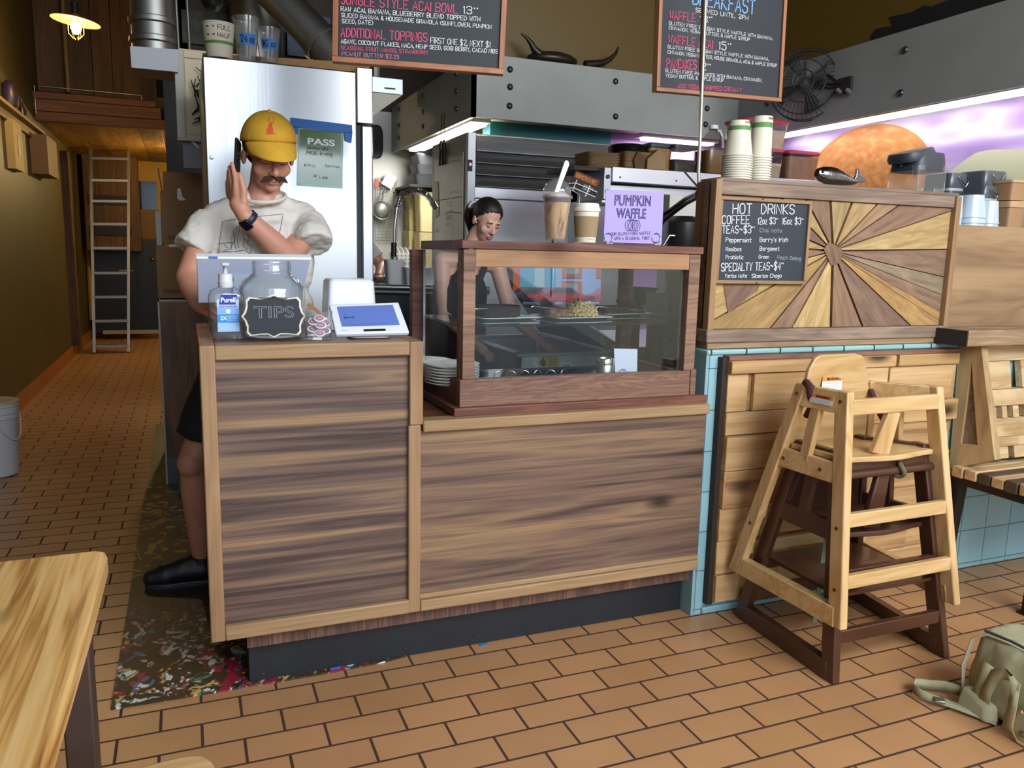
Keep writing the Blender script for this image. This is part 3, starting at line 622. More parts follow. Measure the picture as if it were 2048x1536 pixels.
MB().box(X0+.004, X0+.009, Y0+.05, Y1-.05, .912, 1.326).build('glass_pane', clear('side_glass', (.95, .97, .96), gloss=.7), cs)
MB().box(X1-.012, X1-.007, Y0+.05, Y1-.05, .912, 1.326).build('glass_pane', MATS['side_glass'], cs)
MB().box(X0+.014, X1-.014, Y0+.075, Y1-.03, 1.082, 1.090).build('glass_shelf', clear('green_glass', (.62, .78, .72), gloss=1.2), cs)
MB().box(X0+.03, X1-.03, Y0+.03, Y1-.02, .869, .877).build('mirror_floor', plain('dark_glass', '26312f', .07), cs)
MB().box(X0+.006, X0+.014, Y1-.06, Y1-.05, .91, 1.32).build('edge_bead', plain('silver_bead', 'a9adb0', .3, metal=.8), cs); MB().box(X1-.05, X1-.04, Y0+.035, Y0+.043, .925, 1.28).build('edge_bead', MATS['silver_bead'], cs)
# ================================================================== tea panel cabinet on the pony wall
PY = 2.36
hp = thing('drinks_cabinet', (2.28, 2.42, .998), 'wood panel with a sunburst of pieced boards standing on the blue tiled wall', 'panel')
MB().box(1.697, 2.86, PY+.012, PY+.05, 1.07, 1.575).build('backing', walnut_top, hp)
MB().box(1.700, 1.712, PY+.02, 2.46, 1.06, 1.582).build('side_board', plain('side_brown', '7a542f', .55, vary=.1), hp)
MB().box(1.697, 1.722, PY-.02, PY+.02, 1.055, 1.588).build('edge_post', oak_v, hp, bev=.002); MB().box(2.842, 2.868, PY-.022, PY+.02, 1.062, 1.582).build('edge_post', oak_v, hp, bev=.002)
MB().box(1.722, 2.842, PY-.012, PY+.02, 1.537, 1.584).build('top_rail', grey_wood, hp, bev=.002)
MB().box(1.715, 2.86, PY-.014, 2.46, 1.582, 1.594).build('top_board', grey_wood, hp, bev=.002)
MB().box(1.69, 2.87, PY-.028, PY+.06, 1.022, 1.068).build('bottom_rail', grey_wood, hp, bev=.003)
MB().box(1.70, 2.87, PY-.02, PY+.06, .999, 1.022).build('bottom_rail', wood('sill_wood', [(.2, '6a553f'), (.5, '94795a'), (.8, 'b39672')], 'x', rings=8, fine=.6), hp, bev=.003)
# sunburst: boards cut to the rectangle, each its own island
def clip(poly, x0, x1, z0, z1):
    for (ax, val, sgn) in ((0, x0, 1), (0, x1, -1), (1, z0, 1), (1, z1, -1)):
        out = []
        for i in range(len(poly)):
            a, c = poly[i-1], poly[i]; da, dc = (a[ax]-val)*sgn, (c[ax]-val)*sgn
            if (da >= 0) != (dc >= 0):
                k = da/(da-dc); out.append((a[0]+(c[0]-a[0])*k, a[1]+(c[1]-a[1])*k))
            if dc >= 0: out.append(c)
        poly = out
        if not poly: return []
    return poly
rx0, rx1, rz0, rz1 = 1.722, 2.842, 1.068, 1.537
cpx = (1666, 502); cc = py(*cpx, PY)
pent = [(1646, 498), (1657, 484), (1683, 499), (1681, 525), (1661, 531)]
ends = [(1661, 404), (1704, 406), (1755, 409), (1795, 412), (1890, 426), (1883, 499), (1882, 553), (1878, 588), (1877, 622), (1876, 640), (1810, 640), (1720, 640), (1662, 641), (1590, 642), (1553, 642), (1420, 644), (1440, 560), (1610, 498), (1612, 478), (1612, 446), (1612, 400)]
def ang(q): 
    p = py(q[0], q[1], PY); return math.atan2(p.z-cc.z, p.x-cc.x)
tones = ['a78b5f', 'ae8f60', '9a7c58', '8a6a52', 'b59866', '876b56', '8c7a62', '8a6c55', 'ab8452', 'b08a54', '806451', '8a6c52', 'c0a069', '8d6f55', 'a3814f', 'b3935c', '896a50', 'a98a58', '75594c', 'ab905c', '84664f']
def grain(name, c, a):
    m, t, b = nt(name); N = t.nodes.new; c = C_(c)
    tc = N('ShaderNodeTexCoord'); mp = N('ShaderNodeMapping'); mp.vector_type = 'TEXTURE'; mp.inputs['Rotation'].default_value = (0, -a, 0); mp.inputs['Scale'].default_value = (1, 1, .14)
    nz = N('ShaderNodeTexNoise'); nz.inputs['Scale'].default_value = 5; nz.inputs['Detail'].default_value = 7; nz.inputs['Roughness'].default_value = .65; nz.inputs['Distortion'].default_value = .8
    link(t, tc.outputs['Object'], mp.inputs[0]); link(t, mp.outputs[0], nz.inputs['Vector'])
    rp = N('ShaderNodeValToRGB'); rp.color_ramp.elements[0].position = .33; rp.color_ramp.elements[1].position = .66
    rp.color_ramp.elements[0].color = rgb([x*.62 for x in c]); rp.color_ramp.elements[1].color = rgb([min(1, x*1.25) for x in c])
    link(t, nz.outputs['Fac'], rp.inputs[0]); link(t, rp.outputs[0], b.inputs['Base Color']); b.inputs['Roughness'].default_value = .6
    return m
angs = [ang(e_) for e_ in ends]
for i in range(len(ends)):
    a0, a1 = angs[i], angs[(i+1) % len(ends)]
    if a1 > a0: a1 -= 2*pi
    am = (a0+a1)/2
    L = 2.2; pad = .0016
    pts = [(cc.x+.02*math.cos(am), cc.z+.02*math.sin(am))] + [(cc.x+L*math.cos(a0+(a1-a0)*k), cc.z+L*math.sin(a0+(a1-a0)*k)) for k in (0, .5, 1)]
    pts = clip(pts, rx0, rx1, rz0, rz1)
    if len(pts) < 3: continue
    gx = sum(p[0] for p in pts)/len(pts); gz = sum(p[1] for p in pts)/len(pts)
    pts = [(gx+(p[0]-gx)*(1-pad/max(.02, abs(p[0]-gx)+.02)), gz+(p[1]-gz)*(1-pad/max(.02, abs(p[1]-gz)+.02))) for p in pts]
    MB().prism(pts, (0, PY+.012, 0), (1, 0, 0), (0, 0, 1), (0, -1, 0), 0, .012).build('sunburst_board', grain('sun%d' % i, tones[i], am), hp)
pp5 = [py(x, y, PY) for x, y in pent]
MB().prism([(p.x, p.z) for p in pp5], (0, PY, 0), (1, 0, 0), (0, 0, 1), (0, -1, 0), 0, .004).build('sunburst_centre', grain('sunc', '7d6048', 2), hp)
corner = [py(x, y, PY) for x, y in [(1446, 569), (1518, 569), (1515, 580), (1455, 625)]]
MB().prism([(p.x, p.z) for p in corner], (0, PY, 0), (1, 0, 0), (0, 0, 1), (0, -1, 0), 0, .003).build('sunburst_board', grain('sunk', '765746', 1), hp)
# ================================================================== reclaimed plank cladding
cl = thing('plank_cladding', (2.35, 2.3, .04), 'honey brown reclaimed wood blocks cladding the blue tiled wall behind the high chairs', 'cladding')
mb = MB(); Zr = [.062, .17, .29, .415, .555, .705, .815, .925, .965]
def row(z0, z1, cuts, x0=1.765, x1=2.905):
    xs = [x0]+cuts+[x1]
    for a, c in zip(xs, xs[1:]):
        dpt = random.choice([0, .004, .010, .016]) if c-a > .06 else -.012
        mb.box(a+.001, c-.001, 2.296-dpt, 2.334, z0+.001, z1-.001)
row(.058, .163, [2.05, 2.56]); row(.163, .292, [1.87, 2.10, 2.36, 2.40, 2.70]); row(.292, .42, [1.86, 2.2, 2.52, 2.55]); row(.42, .56, [2.17, 2.215, 2.44, 2.8])
row(.56, .69, [2.10, 2.5, 2.86]); row(.69, .775, [2.12, 2.53]); row(.775, .915, [1.855, 1.878, 2.115, 2.16, 2.30, 2.52, 2.86, 2.885]); row(.915, .962, [2.18, 2.55, 2.575])
mb.build('plank', clad, cl, bev=.0025)
MB().box(1.745, 1.768, 2.305, 2.334, .045, .972).build('edge_strip', plain('edge_dark', '2e2118', .7), cl)
MB().box(1.765, 2.91, 2.294, 2.334, .962, .978).build('cap_strip', wood('cap_red', [(.2, '4f3428'), (.5, '7c5543'), (.8, '9b715a')], 'x', rings=9, fine=.6), cl, bev=.002)
# ================================================================== broad slab to the right, bench
sl = thing('slab_shelf', (3.3, 2.42, .99), 'broad wooden slab board standing above the bench next to the sunburst panel', 'board')
MB().box(2.87, 3.72, 2.385, 2.43, 1.055, 1.475).build('slab', slab_wood, sl, bev=.003)
MB().box(2.868, 3.72, 2.36, 2.47, .988, 1.055).build('ledge', slab_wood, sl, bev=.004)
be = thing('bench', (3.2, 2.15, 0), 'wooden bench with a slatted block backrest and a triangular end frame by the tiled wall', 'bench')
BX = 2.935
tb = [px(x, y, BX) for x, y in [(1918, 688), (1961, 684), (1989, 920), (1898, 938)]]
q = [(p.y, p.z) for p in tb]
inn = [(px(x, y, BX).y, px(x, y, BX).z) for x, y in [(1943, 722), (1955, 890), (1921, 887)]]
# triangular inset: ring frame
o4 = [q[0], q[1], q[2], q[3]]
fr = MB()
def slabp(poly, x0, x1, mbb): return mbb.prism(poly, (0, 0, 0), (0, 1, 0), (0, 0, 1), (1, 0, 0), x0, x1)
slabp([q[0], inn[0], inn[2], q[3]], BX, BX+.035, fr); slabp([q[0], q[1], inn[0]], BX, BX+.035, fr); slabp([q[1], q[2], inn[1], inn[0]], BX, BX+.035, fr); slabp([q[3], inn[2], inn[1], q[2]], BX, BX+.035, fr)
fr.build('end_frame', wood('spalted', [(.2, '8e7350'), (.4, 'b8996c'), (.7, 'cdb184'), (.9, 'd8bf96')], 'z', rings=5, stretch=5, fine=.5, rough=.55), be)
slabp(inn, BX+.012, BX+.02, MB()).build('end_inset', grey_wood, be)
MB().box(2.80, 3.7, 2.19, 2.33, 1.0, 1.062).build('top_beam', wood('beam_wood', [(.2, '7a6148'), (.5, 'a58a68'), (.8, 'c2a884')], 'x', rings=9, fine=.5), be, bev=.004)
MB().box(2.795, 2.802, 2.19, 2.33, 1.0, 1.062).build('beam_end', plain('burnt_end', '2a2624', .8), be)
bs = MB()
def backpt(s): return (2.312-.10*s, .985-.50*s)      # s: 0 top .. 1 bottom
rows_ = [(0, .13, [3.42]), (.13, .36, [3.2, 3.27, 3.46]), (.36, .50, [3.34]), (.50, .60, [3.10, 3.135, 3.165, 3.20, 3.235, 3.275, 3.42]), (.60, .75, [3.3]), (.75, .83, [3.22, 3.5]), (.83, .93, [3.16, 3.19, 3.4])]
for (s0, s1, cuts) in rows_:
    xs = [BX+.035]+cuts+[3.7]
    for i, (a, c) in enumerate(zip(xs, xs[1:])):
        if (abs(s0-.50) < .01 and i in (1, 3, 5)) or (abs(s0-.13) < .01 and i == 1) or (abs(s0-.83) < .01 and i == 1): continue
        (ya, za), (yb, zb) = backpt(s0), backpt(s1); j = random.uniform(0, .006)
        bs.hexa([(a, yb-j, zb+.001), (c-.001, yb-j, zb+.001), (c-.001, yb+.03, zb+.001), (a, yb+.03, zb+.001)], [(a, ya-j, za-.001), (c-.001, ya-j, za-.001), (c-.001, ya+.03, za-.001), (a, ya+.03, za-.001)])
bs.build('back_slats', bench_wood, be, bev=.0015)
for i in range(9):
    y = 2.27-i*.058
    MB().box(2.90+random.uniform(-.008, .008), 3.72, y-.05, y, .452+.003*(i % 2), .498+random.uniform(-.003, .003)).build('seat_plank', bench_wood if i not in (2, 4, 6) else plain('charred_wood', '4a3a2e', .7, vary=.5, vscale=14), be, bev=.004)
for a_ in (2.92, 3.6): MB().box(a_, a_+.05, 1.79, 2.30, .42, .452).build('seat_rail', iron, be)
for (x, y) in [(2.945, 2.27), (3.64, 2.27)]: MB().beam((x, y, .42), (x-.01, y+.03, .0), .05, .05, up=(0, 1, 0)).build('leg', iron, be)
for (x, y) in [(2.935, 1.905), (3.60, 1.905)]: MB().beam((x+.02, y, .42), (x, y, .006), .045, .035, up=(0, 1, 0)).box(x-.03, x+.03, y-.03, y+.03, 0, .008).build('leg', iron, be)
# ================================================================== high chairs (blond one nested on the brown one)
def high_chair(name, z, lab, mv, mh, warn, cn):
    """cn: front-left, back-left, front-right, back-right of the base, then of the top, as (x, y)"""
    H = .725; T = .03
    bf, bb, rf, rb, tf, tb_, sf, sb_ = [Vector((p[0], p[1], 0)) for p in cn]
    def pt(u, v, k, dx=0, dy=0):
        lo = (bf*(1-v)+bb*v)*(1-u)+(rf*(1-v)+rb*v)*u; hi = (tf*(1-v)+tb_*v)*(1-u)+(sf*(1-v)+sb_*v)*u
        p = lo*(1-k)+hi*k; return Vector((p.x+dx, p.y+dy, z+H*k))
    c0 = (bf+bb+rf+rb)/4; t = thing(name, (c0.x, c0.y, z), lab, 'high chair')
    def quadbar(nm, m, A, B, wA, wB, bev=.005):   # A, B: lower and upper corner; wA, wB: widths along y; T thick inward
        (pa, sg), (pb, _) = A, B
        X = lambda p, a_, b_: Vector((p.x+a_, p.y+b_, p.z))
        return MB().hexa([X(pa, 0, 0), X(pa, sg*T, 0), X(pa, sg*T, wA), X(pa, 0, wA)], [X(pb, 0, 0), X(pb, sg*T, 0), X(pb, sg*T, wB), X(pb, 0, wB)]).build(nm, m, t, bev=bev, seg=3)
    for u, sg in ((0, 1), (1, -1)):
        quadbar('leg', mv, (pt(u, 0, .002), sg), (pt(u, 0, 1), sg), .056, .054); quadbar('leg', mv, (pt(u, 1, .002, 0, -.056), sg), (pt(u, 1, 1, 0, -.046), sg), .056, .046)
        def rail(ka, kb, nm, m, e=.004):
            q = [pt(u, 0, ka, sg*e, .03), pt(u, 0, ka, sg*(T-e), .03), pt(u, 1, ka, sg*(T-e), -.03), pt(u, 1, ka, sg*e, -.03)]; p = [pt(u, 0, kb, sg*e, .03), pt(u, 0, kb, sg*(T-e), .03), pt(u, 1, kb, sg*(T-e), -.03), pt(u, 1, kb, sg*e, -.03)]
            return MB().hexa(q, p).build(nm, m, t, bev=.003)
        rail(.90, .998, 'side_rail', mh, .001); rail(.60, .69, 'side_rail', mh); rail(0, .085, 'runner', mh, -.002)
        MB().beam(pt(u, .56, .66, sg*T/2), pt(u, .54, .92, sg*T/2), .022, .04, up=(0, 1, 0)).build('side_slat', mv, t, bev=.003)
        if warn:
            for (k, v, dy) in ((.955, 0, .028), (.955, 1, -.024), (.645, .25, .02), (.645, .8, 0), (.42, 0, .028), (.16, 0, .028), (.28, 1, -.028)):
                MB().lathe([(.006, -.002), (.006, .001), (.0025, .0012), (.0022, -.0005), (.0005, -.0005)], pt(u, v, k, -sg*.001, dy), 12, Matrix.Rotation(-sg*pi/2, 3, 'Y')).build('screw', plain('brass_screw', '8a6a3a', .3, metal=.9), t)
    def cross(k, v, hgt, dy):
        a_, b_ = pt(0, v, k, T-.004, dy), pt(1, v, k, -T+.004, dy); return MB().beam(a_+Vector((0, 0, hgt/2)), b_+Vector((0, 0, hgt/2)), .022, hgt).build('cross_rail', mh, t, bev=.004, seg=3)
    cross(.90, 0, .05, .014); cross(.425, 0, .045, .018); cross(.165, 0, .045, .018); cross(.30, 1, .045, -.02); cross(.09, 1, .045, -.02)
    ks = .70 if warn else .62; n = 14; fr = []
    for i in range(n+1):
        u = i/n; p = pt(u, 0, ks, T*(1-2*u), .022-.012*math.cos((u-.5)*2*pi)); fr.append((p.x, p.y))
    bl2, br2 = pt(0, 1, ks, T, -.05), pt(1, 1, ks, -T, -.05)
    MB().prism(fr+[(br2.x, br2.y), (bl2.x, bl2.y)], (0, 0, z+H*ks-.009), (1, 0, 0), (0, 1, 0), (0, 0, 1), 0, .018).build('seat', birch_y if warn else mh, t, bev=.004, seg=3)
    MB().beam(pt(.42, 0, ks, 0, .05)+Vector((0, 0, .006)), pt(.50, 0, .905, 0, .018), .075, .022, up=(0, 1, 0), wd1=.05).build('crotch_post', mv, t, bev=.005)
    zt = 1.13 if warn else .97; a0, b0_ = pt(0, 1, ks, T, -.035), pt(1, 1, ks, -T, -.035); a1, b1 = pt(0, 1, 1, T*.6, -.02), pt(1, 1, 1, -T*.6, -.02)
    up = Vector((0, 0, 1)); W1 = (b1-a1); e = lambda f, k: a1+W1*f+Vector((0, .0, H*(k-1)))
    pts = [a0, b0_, e(1, .98), e(.93, zt-.065), e(.86, zt-.012), e(.74, zt), e(.22, zt), e(.12, zt-.012), e(.04, zt-.065), e(0, .98)]
    bk = MB(); d = Vector((0, .009, 0)); m_ = len(pts); bk.add([p-d for p in pts]+[p+d for p in pts], [tuple(range(m_))[::-1], tuple(range(m_, 2*m_))]+[(i, (i+1) % m_, m_+(i+1) % m_, m_+i) for i in range(m_)])
    bk.build('backrest', birch_y if warn else mh, t, bev=.005, seg=3)
    return t, pt, H, (a1+b1)/2
CB = [(1.815, 1.735), (1.80, 2.27), (2.345, 1.745), (2.42, 2.28), (1.86, 1.838), (1.832, 2.035), (2.272, 1.842), (2.14, 2.035)]
CD_ = [(1.833, 1.762), (1.852, 2.287), (2.35, 1.765), (2.425, 2.29), (1.885, 1.865), (1.87, 2.06), (2.27, 1.868), (2.16, 2.06)]
bt, pt, H_, _ = high_chair('high_chair', 0, 'dark brown wooden high chair standing on the floor underneath the blond one', brownpaint, brownpaint, False, CD_)
def board(k, v0, v1, th, nm): 
    q = [pt(.06, v0, k), pt(.94, v0, k), pt(.94, v1, k), pt(.06, v1, k)]; MB().hexa(q, [p+Vector((0, 0, th)) for p in q]).build(nm, brownpaint, bt)
board(.36, .05, .95, .012, 'foot_board')
rb0, rb1 = pt(.02, 0, .90, 0, -.002), pt(.98, 0, .90, 0, -.002)
MB().tube([rb0, rb1], .014, 12).build('round_bar', brownpaint, bt, smooth=50)
kp = rb0.lerp(rb1, .62); MB().tube([kp+Vector((.006*math.sin(2*a), .019*math.cos(a), .021*math.sin(a))) for a in [i*2*pi/16 for i in range(16)]], .009, 8, closed=True).build('strap_knot', plain('olive_web', '5d6044', .8), bt, smooth=50)
for (x, zt, zb_, wd) in [(2.10, .36, .10, .03), (2.02, .40, .05, .026)]:
    MB().hexa([(x-.01, 2.05, zb_), (x+.01, 2.05, zb_), (x+.01, 2.053, zb_), (x-.01, 2.053, zb_)], [(x+.0, 2.04, zt), (x+.004, 2.04, zt), (x+.004+wd, 2.043, zt), (x+wd, 2.043, zt)]).build('harness_strap', plain('green_web', '66705a', .8), bt)
MB().box(2.075, 2.125, 2.04, 2.06, .075, .115).build('buckle', black, bt, bev=.004)
lt, pt, H_, bmid = high_chair('high_chair', .197, 'blond wood high chair with warning stickers nested on top of the brown one', birch, birch_y, True, CB)
# warning labels
org = plain('warn_orange', 'e08a3c', .5); lblw = plain('label_white', 'e8ecf2', .45); ink = plain('ink', '1c1f26', .6); ink2 = plain('ink_grey', '7f8fa8', .6)
def label(parent, c, u, v, w, h, title):
    u, v = Vector(u).normalized(), Vector(v).normalized(); n = u.cross(v); c = Vector(c)
    l = MB().prism([(-w/2, -h/2), (w/2, -h/2), (w/2, h/2), (-w/2, h/2)], c, u, v, n, 0, .0006).build('warning_label', lblw, parent)
    bh = min(h*.45, .016)
    MB().prism([(-w/2, h/2-bh), (w/2, h/2-bh), (w/2, h/2), (-w/2, h/2)], c, u, v, n, .0006, .0009).build('orange_band', org, l)
    lt_ = typeset(title, c+v*(h/2-bh*.78)+n*.001+u*.006, u, v, bh*.58, bold=True); k = bh*.6
    lt_.add([c+v*(h/2-bh*.8)+u*(-w*.26)+n*.0012, c+v*(h/2-bh*.8)+u*(-w*.26+k)+n*.0012, c+v*(h/2-bh*.8+k)+u*(-w*.26+k/2)+n*.0012], [(0, 1, 2)])
    lt_.build('lettering', ink, l)
    tx = MB(); z0 = h/2-bh-.004
    while z0 > -h/2+.003:
        ln = w*random.uniform(.7, .92); a = c-u*(w*.44)+v*z0+n*.0011
        x = 0
        while x < ln: 
            d = random.uniform(.003, .009); ribbon(tx, [a+u*x, a+u*min(ln, x+d)], .0011, n); x += d+.0018
        z0 -= .0042
    if tx.v: tx.build('small_print', ink2, l)
p = pt(0, .44, .95); label(lt, (p.x-.0008, p.y, p.z), pt(0, .2, .95)-pt(0, .8, .95), pt(0, .44, .99)-pt(0, .44, .9), .088, .030, 'WARNING')
pa = py(1663, 778, bmid.y-.0095); label(lt, pa, (1, 0, 0), (0, 0, 1), .084, .085, 'WARNING')
q = pt(0, 1, .99, .012, -.03); MB().tube([q+Vector((.03, .01, .0)), q+Vector((.0, -.01, .012)), q+Vector((-.004, -.035, .004)), q+Vector((.012, -.03, -.06)), q+Vector((.02, .0, -.10))], [.010, .014, .014, .012, .010], 8).build('strap', plain('maroon_web', '452328', .8), lt, smooth=60)
q = pt(.93, 1, .96, 0, -.04); MB().tube([q, q+Vector((.0, -.03, -.05)), q+Vector((.015, -.06, -.10)), q+Vector((.03, -.07, -.15))], [.009, .012, .012, .014], 8).build('strap', MATS['maroon_web'], lt, smooth=60)
# ================================================================== dining table and chair near the camera
ta = thing('dining_table', (-.7, 1.2, 0), 'light knotty pine table with dark metal legs in the near corner', 'table')
tp = [(-1.25, 1.585), (-.35, 1.612), (-.18, 1.617), (-.162, 1.606), (-.156, 1.58), (-.158, 1.3), (-.166, .93), (-.175, .2), (-1.25, .2)]
MB().prism(tp, (0, 0, 0), (1, 0, 0), (0, 1, 0), (0, 0, 1), .712, .75).build('table_top', pine, ta, bev=.005, seg=3)
for (x, y) in [(-.205, 1.49), (-1.15, 1.49), (-.205, .3), (-1.15, .3)]:
    MB().box(x-.024, x+.024, y-.03, y+.03, 0, .71).build('leg', plain('brown_metal', '4b3a33', .45, metal=.3, vary=.15), ta, bev=.004)
MB().box(-1.15, -.205, 1.47, 1.51, .66, .71).box(-1.15, -.205, .28, .32, .66, .71).box(-.225, -.185, .3, 1.49, .66, .705).build('apron', MATS['brown_metal'], ta)
ch = thing('stool', (-.13, 1.17, 0), 'light wood stool with a rounded seat corner at the bottom edge, by the pine table', 'stool')
R = Matrix.Rotation(.14, 3, 'Z'); mb = MB(); loft(mb, [(.43, .165, .165, 7), (.462, .165, .165, 7)], (-.135, 1.175, 0), n=48, rz=.14); mb.build('seat', birch_y, ch, bev=.006, seg=3)
for (x, y) in [(-.12, -.12), (.12, -.12), (-.12, .12), (.12, .12)]:
    p = Vector((-.135, 1.175, 0))+R @ Vector((x, y, 0)); MB().box(p.x-.016, p.x+.016, p.y-.016, p.y+.016, 0, .43).build('leg', birch, ch, bev=.004)
# ================================================================== things on the till counter
TOP = 1.0555
def zof(x, y, Y): return py(x, y, Y).z
# hand sanitizer
b0 = pz(455, 676, TOP); Y = b0.y; hs = thing('sanitizer_bottle', (b0.x, Y, TOP), 'clear pump bottle of hand sanitizer with a blue label on the till counter', 'bottle')
hw = .049; z1 = zof(455, 585, Y-.03)-TOP; z2 = zof(455, 572, Y)-TOP; z3 = zof(455, 548, Y)-TOP; z4 = zof(455, 527, Y)-TOP
rz = .08
loft(MB(), [(0, hw*.9, .030, 5), (.006, hw, .034, 5), (z1-.012, hw, .034, 5), (z1+.004, hw*.86, .031, 4), (z2, .020, .018, 3)], hs.location, rz=rz).build('bottle_body', jarglass, hs, smooth=50)
loft(MB(), [(.006, hw*.93, .029, 5), (z1*.30, hw*.93, .029, 5), (z1*.305, hw*.93, .029, 5)], hs.location, rz=rz).build('gel', clear('gel', (.88, .93, .97), edge=.2), hs, smooth=50)
MB().lathe([(.020, z2-.004), (.021, z2+.012), (.0195, z2+.014), (.0195, z3), (.014, z3+.002)], hs.location, 24).build('pump_collar', plain('clear_white', 'd9dde0', .3), hs, smooth=40)
MB().lathe([(.0062, z3), (.0056, z4-.006)], hs.location, 14).obox(Vector(hs.location)+Vector((0, -.012, z4-.002)), (.020, .048, .009), .0).build('pump_nozzle', plain('nozzle', 'cdd2d6', .3), hs, bev=.002)
u = Vector((math.cos(rz), math.sin(rz), 0)); v = Vector((0, 0, 1)); n = Vector((math.sin(rz), -math.cos(rz), 0)); fo = Vector(hs.location)+n*.0345
def lab_rect(par, x0, x1, za, zb, m, nm='label', lift=.0004):
    return MB().prism([(x0, za), (x1, za), (x1, zb), (x0, zb)], fo, u, v, n, 0, lift).build(nm, m, par)
lw = .030
lb = lab_rect(hs, -lw, lw, .022, z1-.02, plain('label_pale', 'b9d2f0', .35), 'label')
lab_rect(lb, -lw, lw, .022, .048, plain('label_blue2', '9cc6ee', .35), 'label_band', .0007); lab_rect(lb, -lw, lw, .048, .072, plain('label_blue3', '1f8fd8', .35), 'label_band', .0007)
lab_rect(lb, -lw, lw, .072, .090, plain('label_blue4', '7fb2ea', .35), 'label_band', .0007)
MB().prism([(-lw*.82, .100), (lw*.7, .100), (lw*.86, .128), (-lw*.62, .128)], fo, u, v, n, 0, .001).build('logo_band', plain('navy', '1f2f9c', .35), lb)
nv = plain('print_white', 'f2f4f8', .5)
typeset('Purell', fo+u*.001+v*.107+n*.0013, u, v, .014, bold=True, width=.040).build('lettering', nv, lb)
typeset('2X', fo-u*.013+v*.056+n*.001, u, v, .011, bold=True).build('lettering', nv, lb)
mb = MB()
for i in range(3): write('MOISTURIZER' if i else 'STRENGTH', fo-u*.003+v*(.053+.006*i)+n*.0009, u, v, .003, .028, mb=mb)
for z in (.028, .034, .040): write('KILLS GERMS NATURALLY', fo-u*.022+v*z+n*.0009, u, v, .0026, .044, mb=mb)
mb.build('small_print', nv, lb); write('HAND SANITIZER', fo-u*.024+v*.092+n*.0008, u, v, .005, .048).build('lettering', MATS['navy'], lb)
MB().lathe([(.0065, 0), (.0065, .0003)], fo+v*.081+n*.0008, 18, n.to_track_quat('Z', 'Y').to_matrix()).build('seal', nv, lb)
# tip jar
b0 = pz(550, 676, TOP); jx, jy = b0.x, b0.y+.055; tj = thing('tip_jar', (jx, jy, TOP), 'big clear glass jar holding folded banknotes on the till counter', 'jar')
jh = zof(550, 521, jy)-TOP; r = .096
prof = [(r*.80, 0), (r*.93, .006), (r*.99, .02), (r, .05), (r, jh*.58), (r*.97, jh*.66), (r*.85, jh*.74), (r*.66, jh*.80), (r*.585, jh*.83), (r*.575, jh*.86), (r*.60, jh*.875), (r*.575, jh*.89), (r*.60, jh*.915), (r*.575, jh*.93), (r*.60, jh*.955), (r*.58, jh*.965), (r*.58, jh), (r*.53, jh), (r*.53, jh*.84), (r*.63, jh*.79), (r*.82, jh*.72), (r*.94, jh*.64), (r*.96, .05), (r*.9, .012), (.002, .010)]
MB().lathe(prof, tj.location, 48, cap1=False).build('jar_body', jarglass, tj, smooth=60)
bill = plain('banknote', 'a5a688', .7, vary=.25, vscale=40)
for k in range(5):
    a = random.uniform(-.5, .5); c = Vector((jx+random.uniform(-.02, .02), jy-.03+random.uniform(-.02, .02), TOP+.014+.006*k)); rows = []
    for i in range(7):
        s = (i/6-.5)*.13; rows.append([c+Matrix.Rotation(a, 3, 'Z') @ Vector((s, t_, .008*math.sin(i*1.3+k)+.004*abs(s)*20)) for t_ in (-.03, 0, .03)])
    o = MB().sheet(rows).build('banknote', bill, None, solid=.0006, smooth=60); tag(o, 'crumpled banknote lying in the bottom of the tip jar', 'banknote', 'banknotes in the tip jar')
coin = MB().lathe([(.0105, 0), (.0105, .0018)], (0, 0, 0), 20).build('coin', plain('coin', '9a8a70', .35, metal=.9), None)
coin.location = (jx+.045, jy-.045, TOP+.012); tag(coin, 'coin lying in the bottom of the tip jar', 'coin', 'coins in the tip jar')
for k in range(5):
    c = coin.copy(); COL.objects.link(c); c.location = (jx+random.uniform(-.06, .06), jy-random.uniform(.03, .06), TOP+.012+.0019*(k % 2))
# TIPS sign
sy = jy-r-.010
def sg(x, y): return py(x, y, sy)
S0 = sg(548, 631); half = [(548, 588), (561, 594), (577, 596), (596, 594), (602, 601), (602, 612), (606, 624), (612, 632), (606, 640), (602, 652), (603, 664), (597, 671), (577, 669), (562, 669), (548, 676)]
right = [(sg(x, y)-S0) for x, y in half]
poly = [(p.x, p.z) for p in right] + [(-p.x, p.z) for p in reversed(right[1:-1])]
sgn = thing('tips_sign', S0, 'little black chalkboard lettered TIPS in a wavy white frame hung on the jar', 'sign')
MB().prism(poly, S0, (1, 0, 0), (0, 0, 1), (0, -1, 0), -.004, .0).build('frame', plain('cream_frame', 'e6e0c8', .5), sgn, bev=.0015)
MB().prism([(a*.925, b_*.915) for a, b_ in poly], S0, (1, 0, 0), (0, 0, 1), (0, -1, 0), 0, .0022).build('board', board_black, sgn)
typeset('TIPS', S0+Vector((0, -.0032, -.006)), (1, 0, 0), (0, 0, 1), .034, outline=.0007, width=.112).build('lettering', chalk_g, sgn)
a1, a2 = sg(517, 596), sg(575, 596)
MB().tube([a1+Vector((0, -.003, 0)), (a1+a2)/2+Vector((0, -.004, .001)), a2+Vector((0, -.003, 0))], .0012, 6).build('hanger', chrome, sgn)
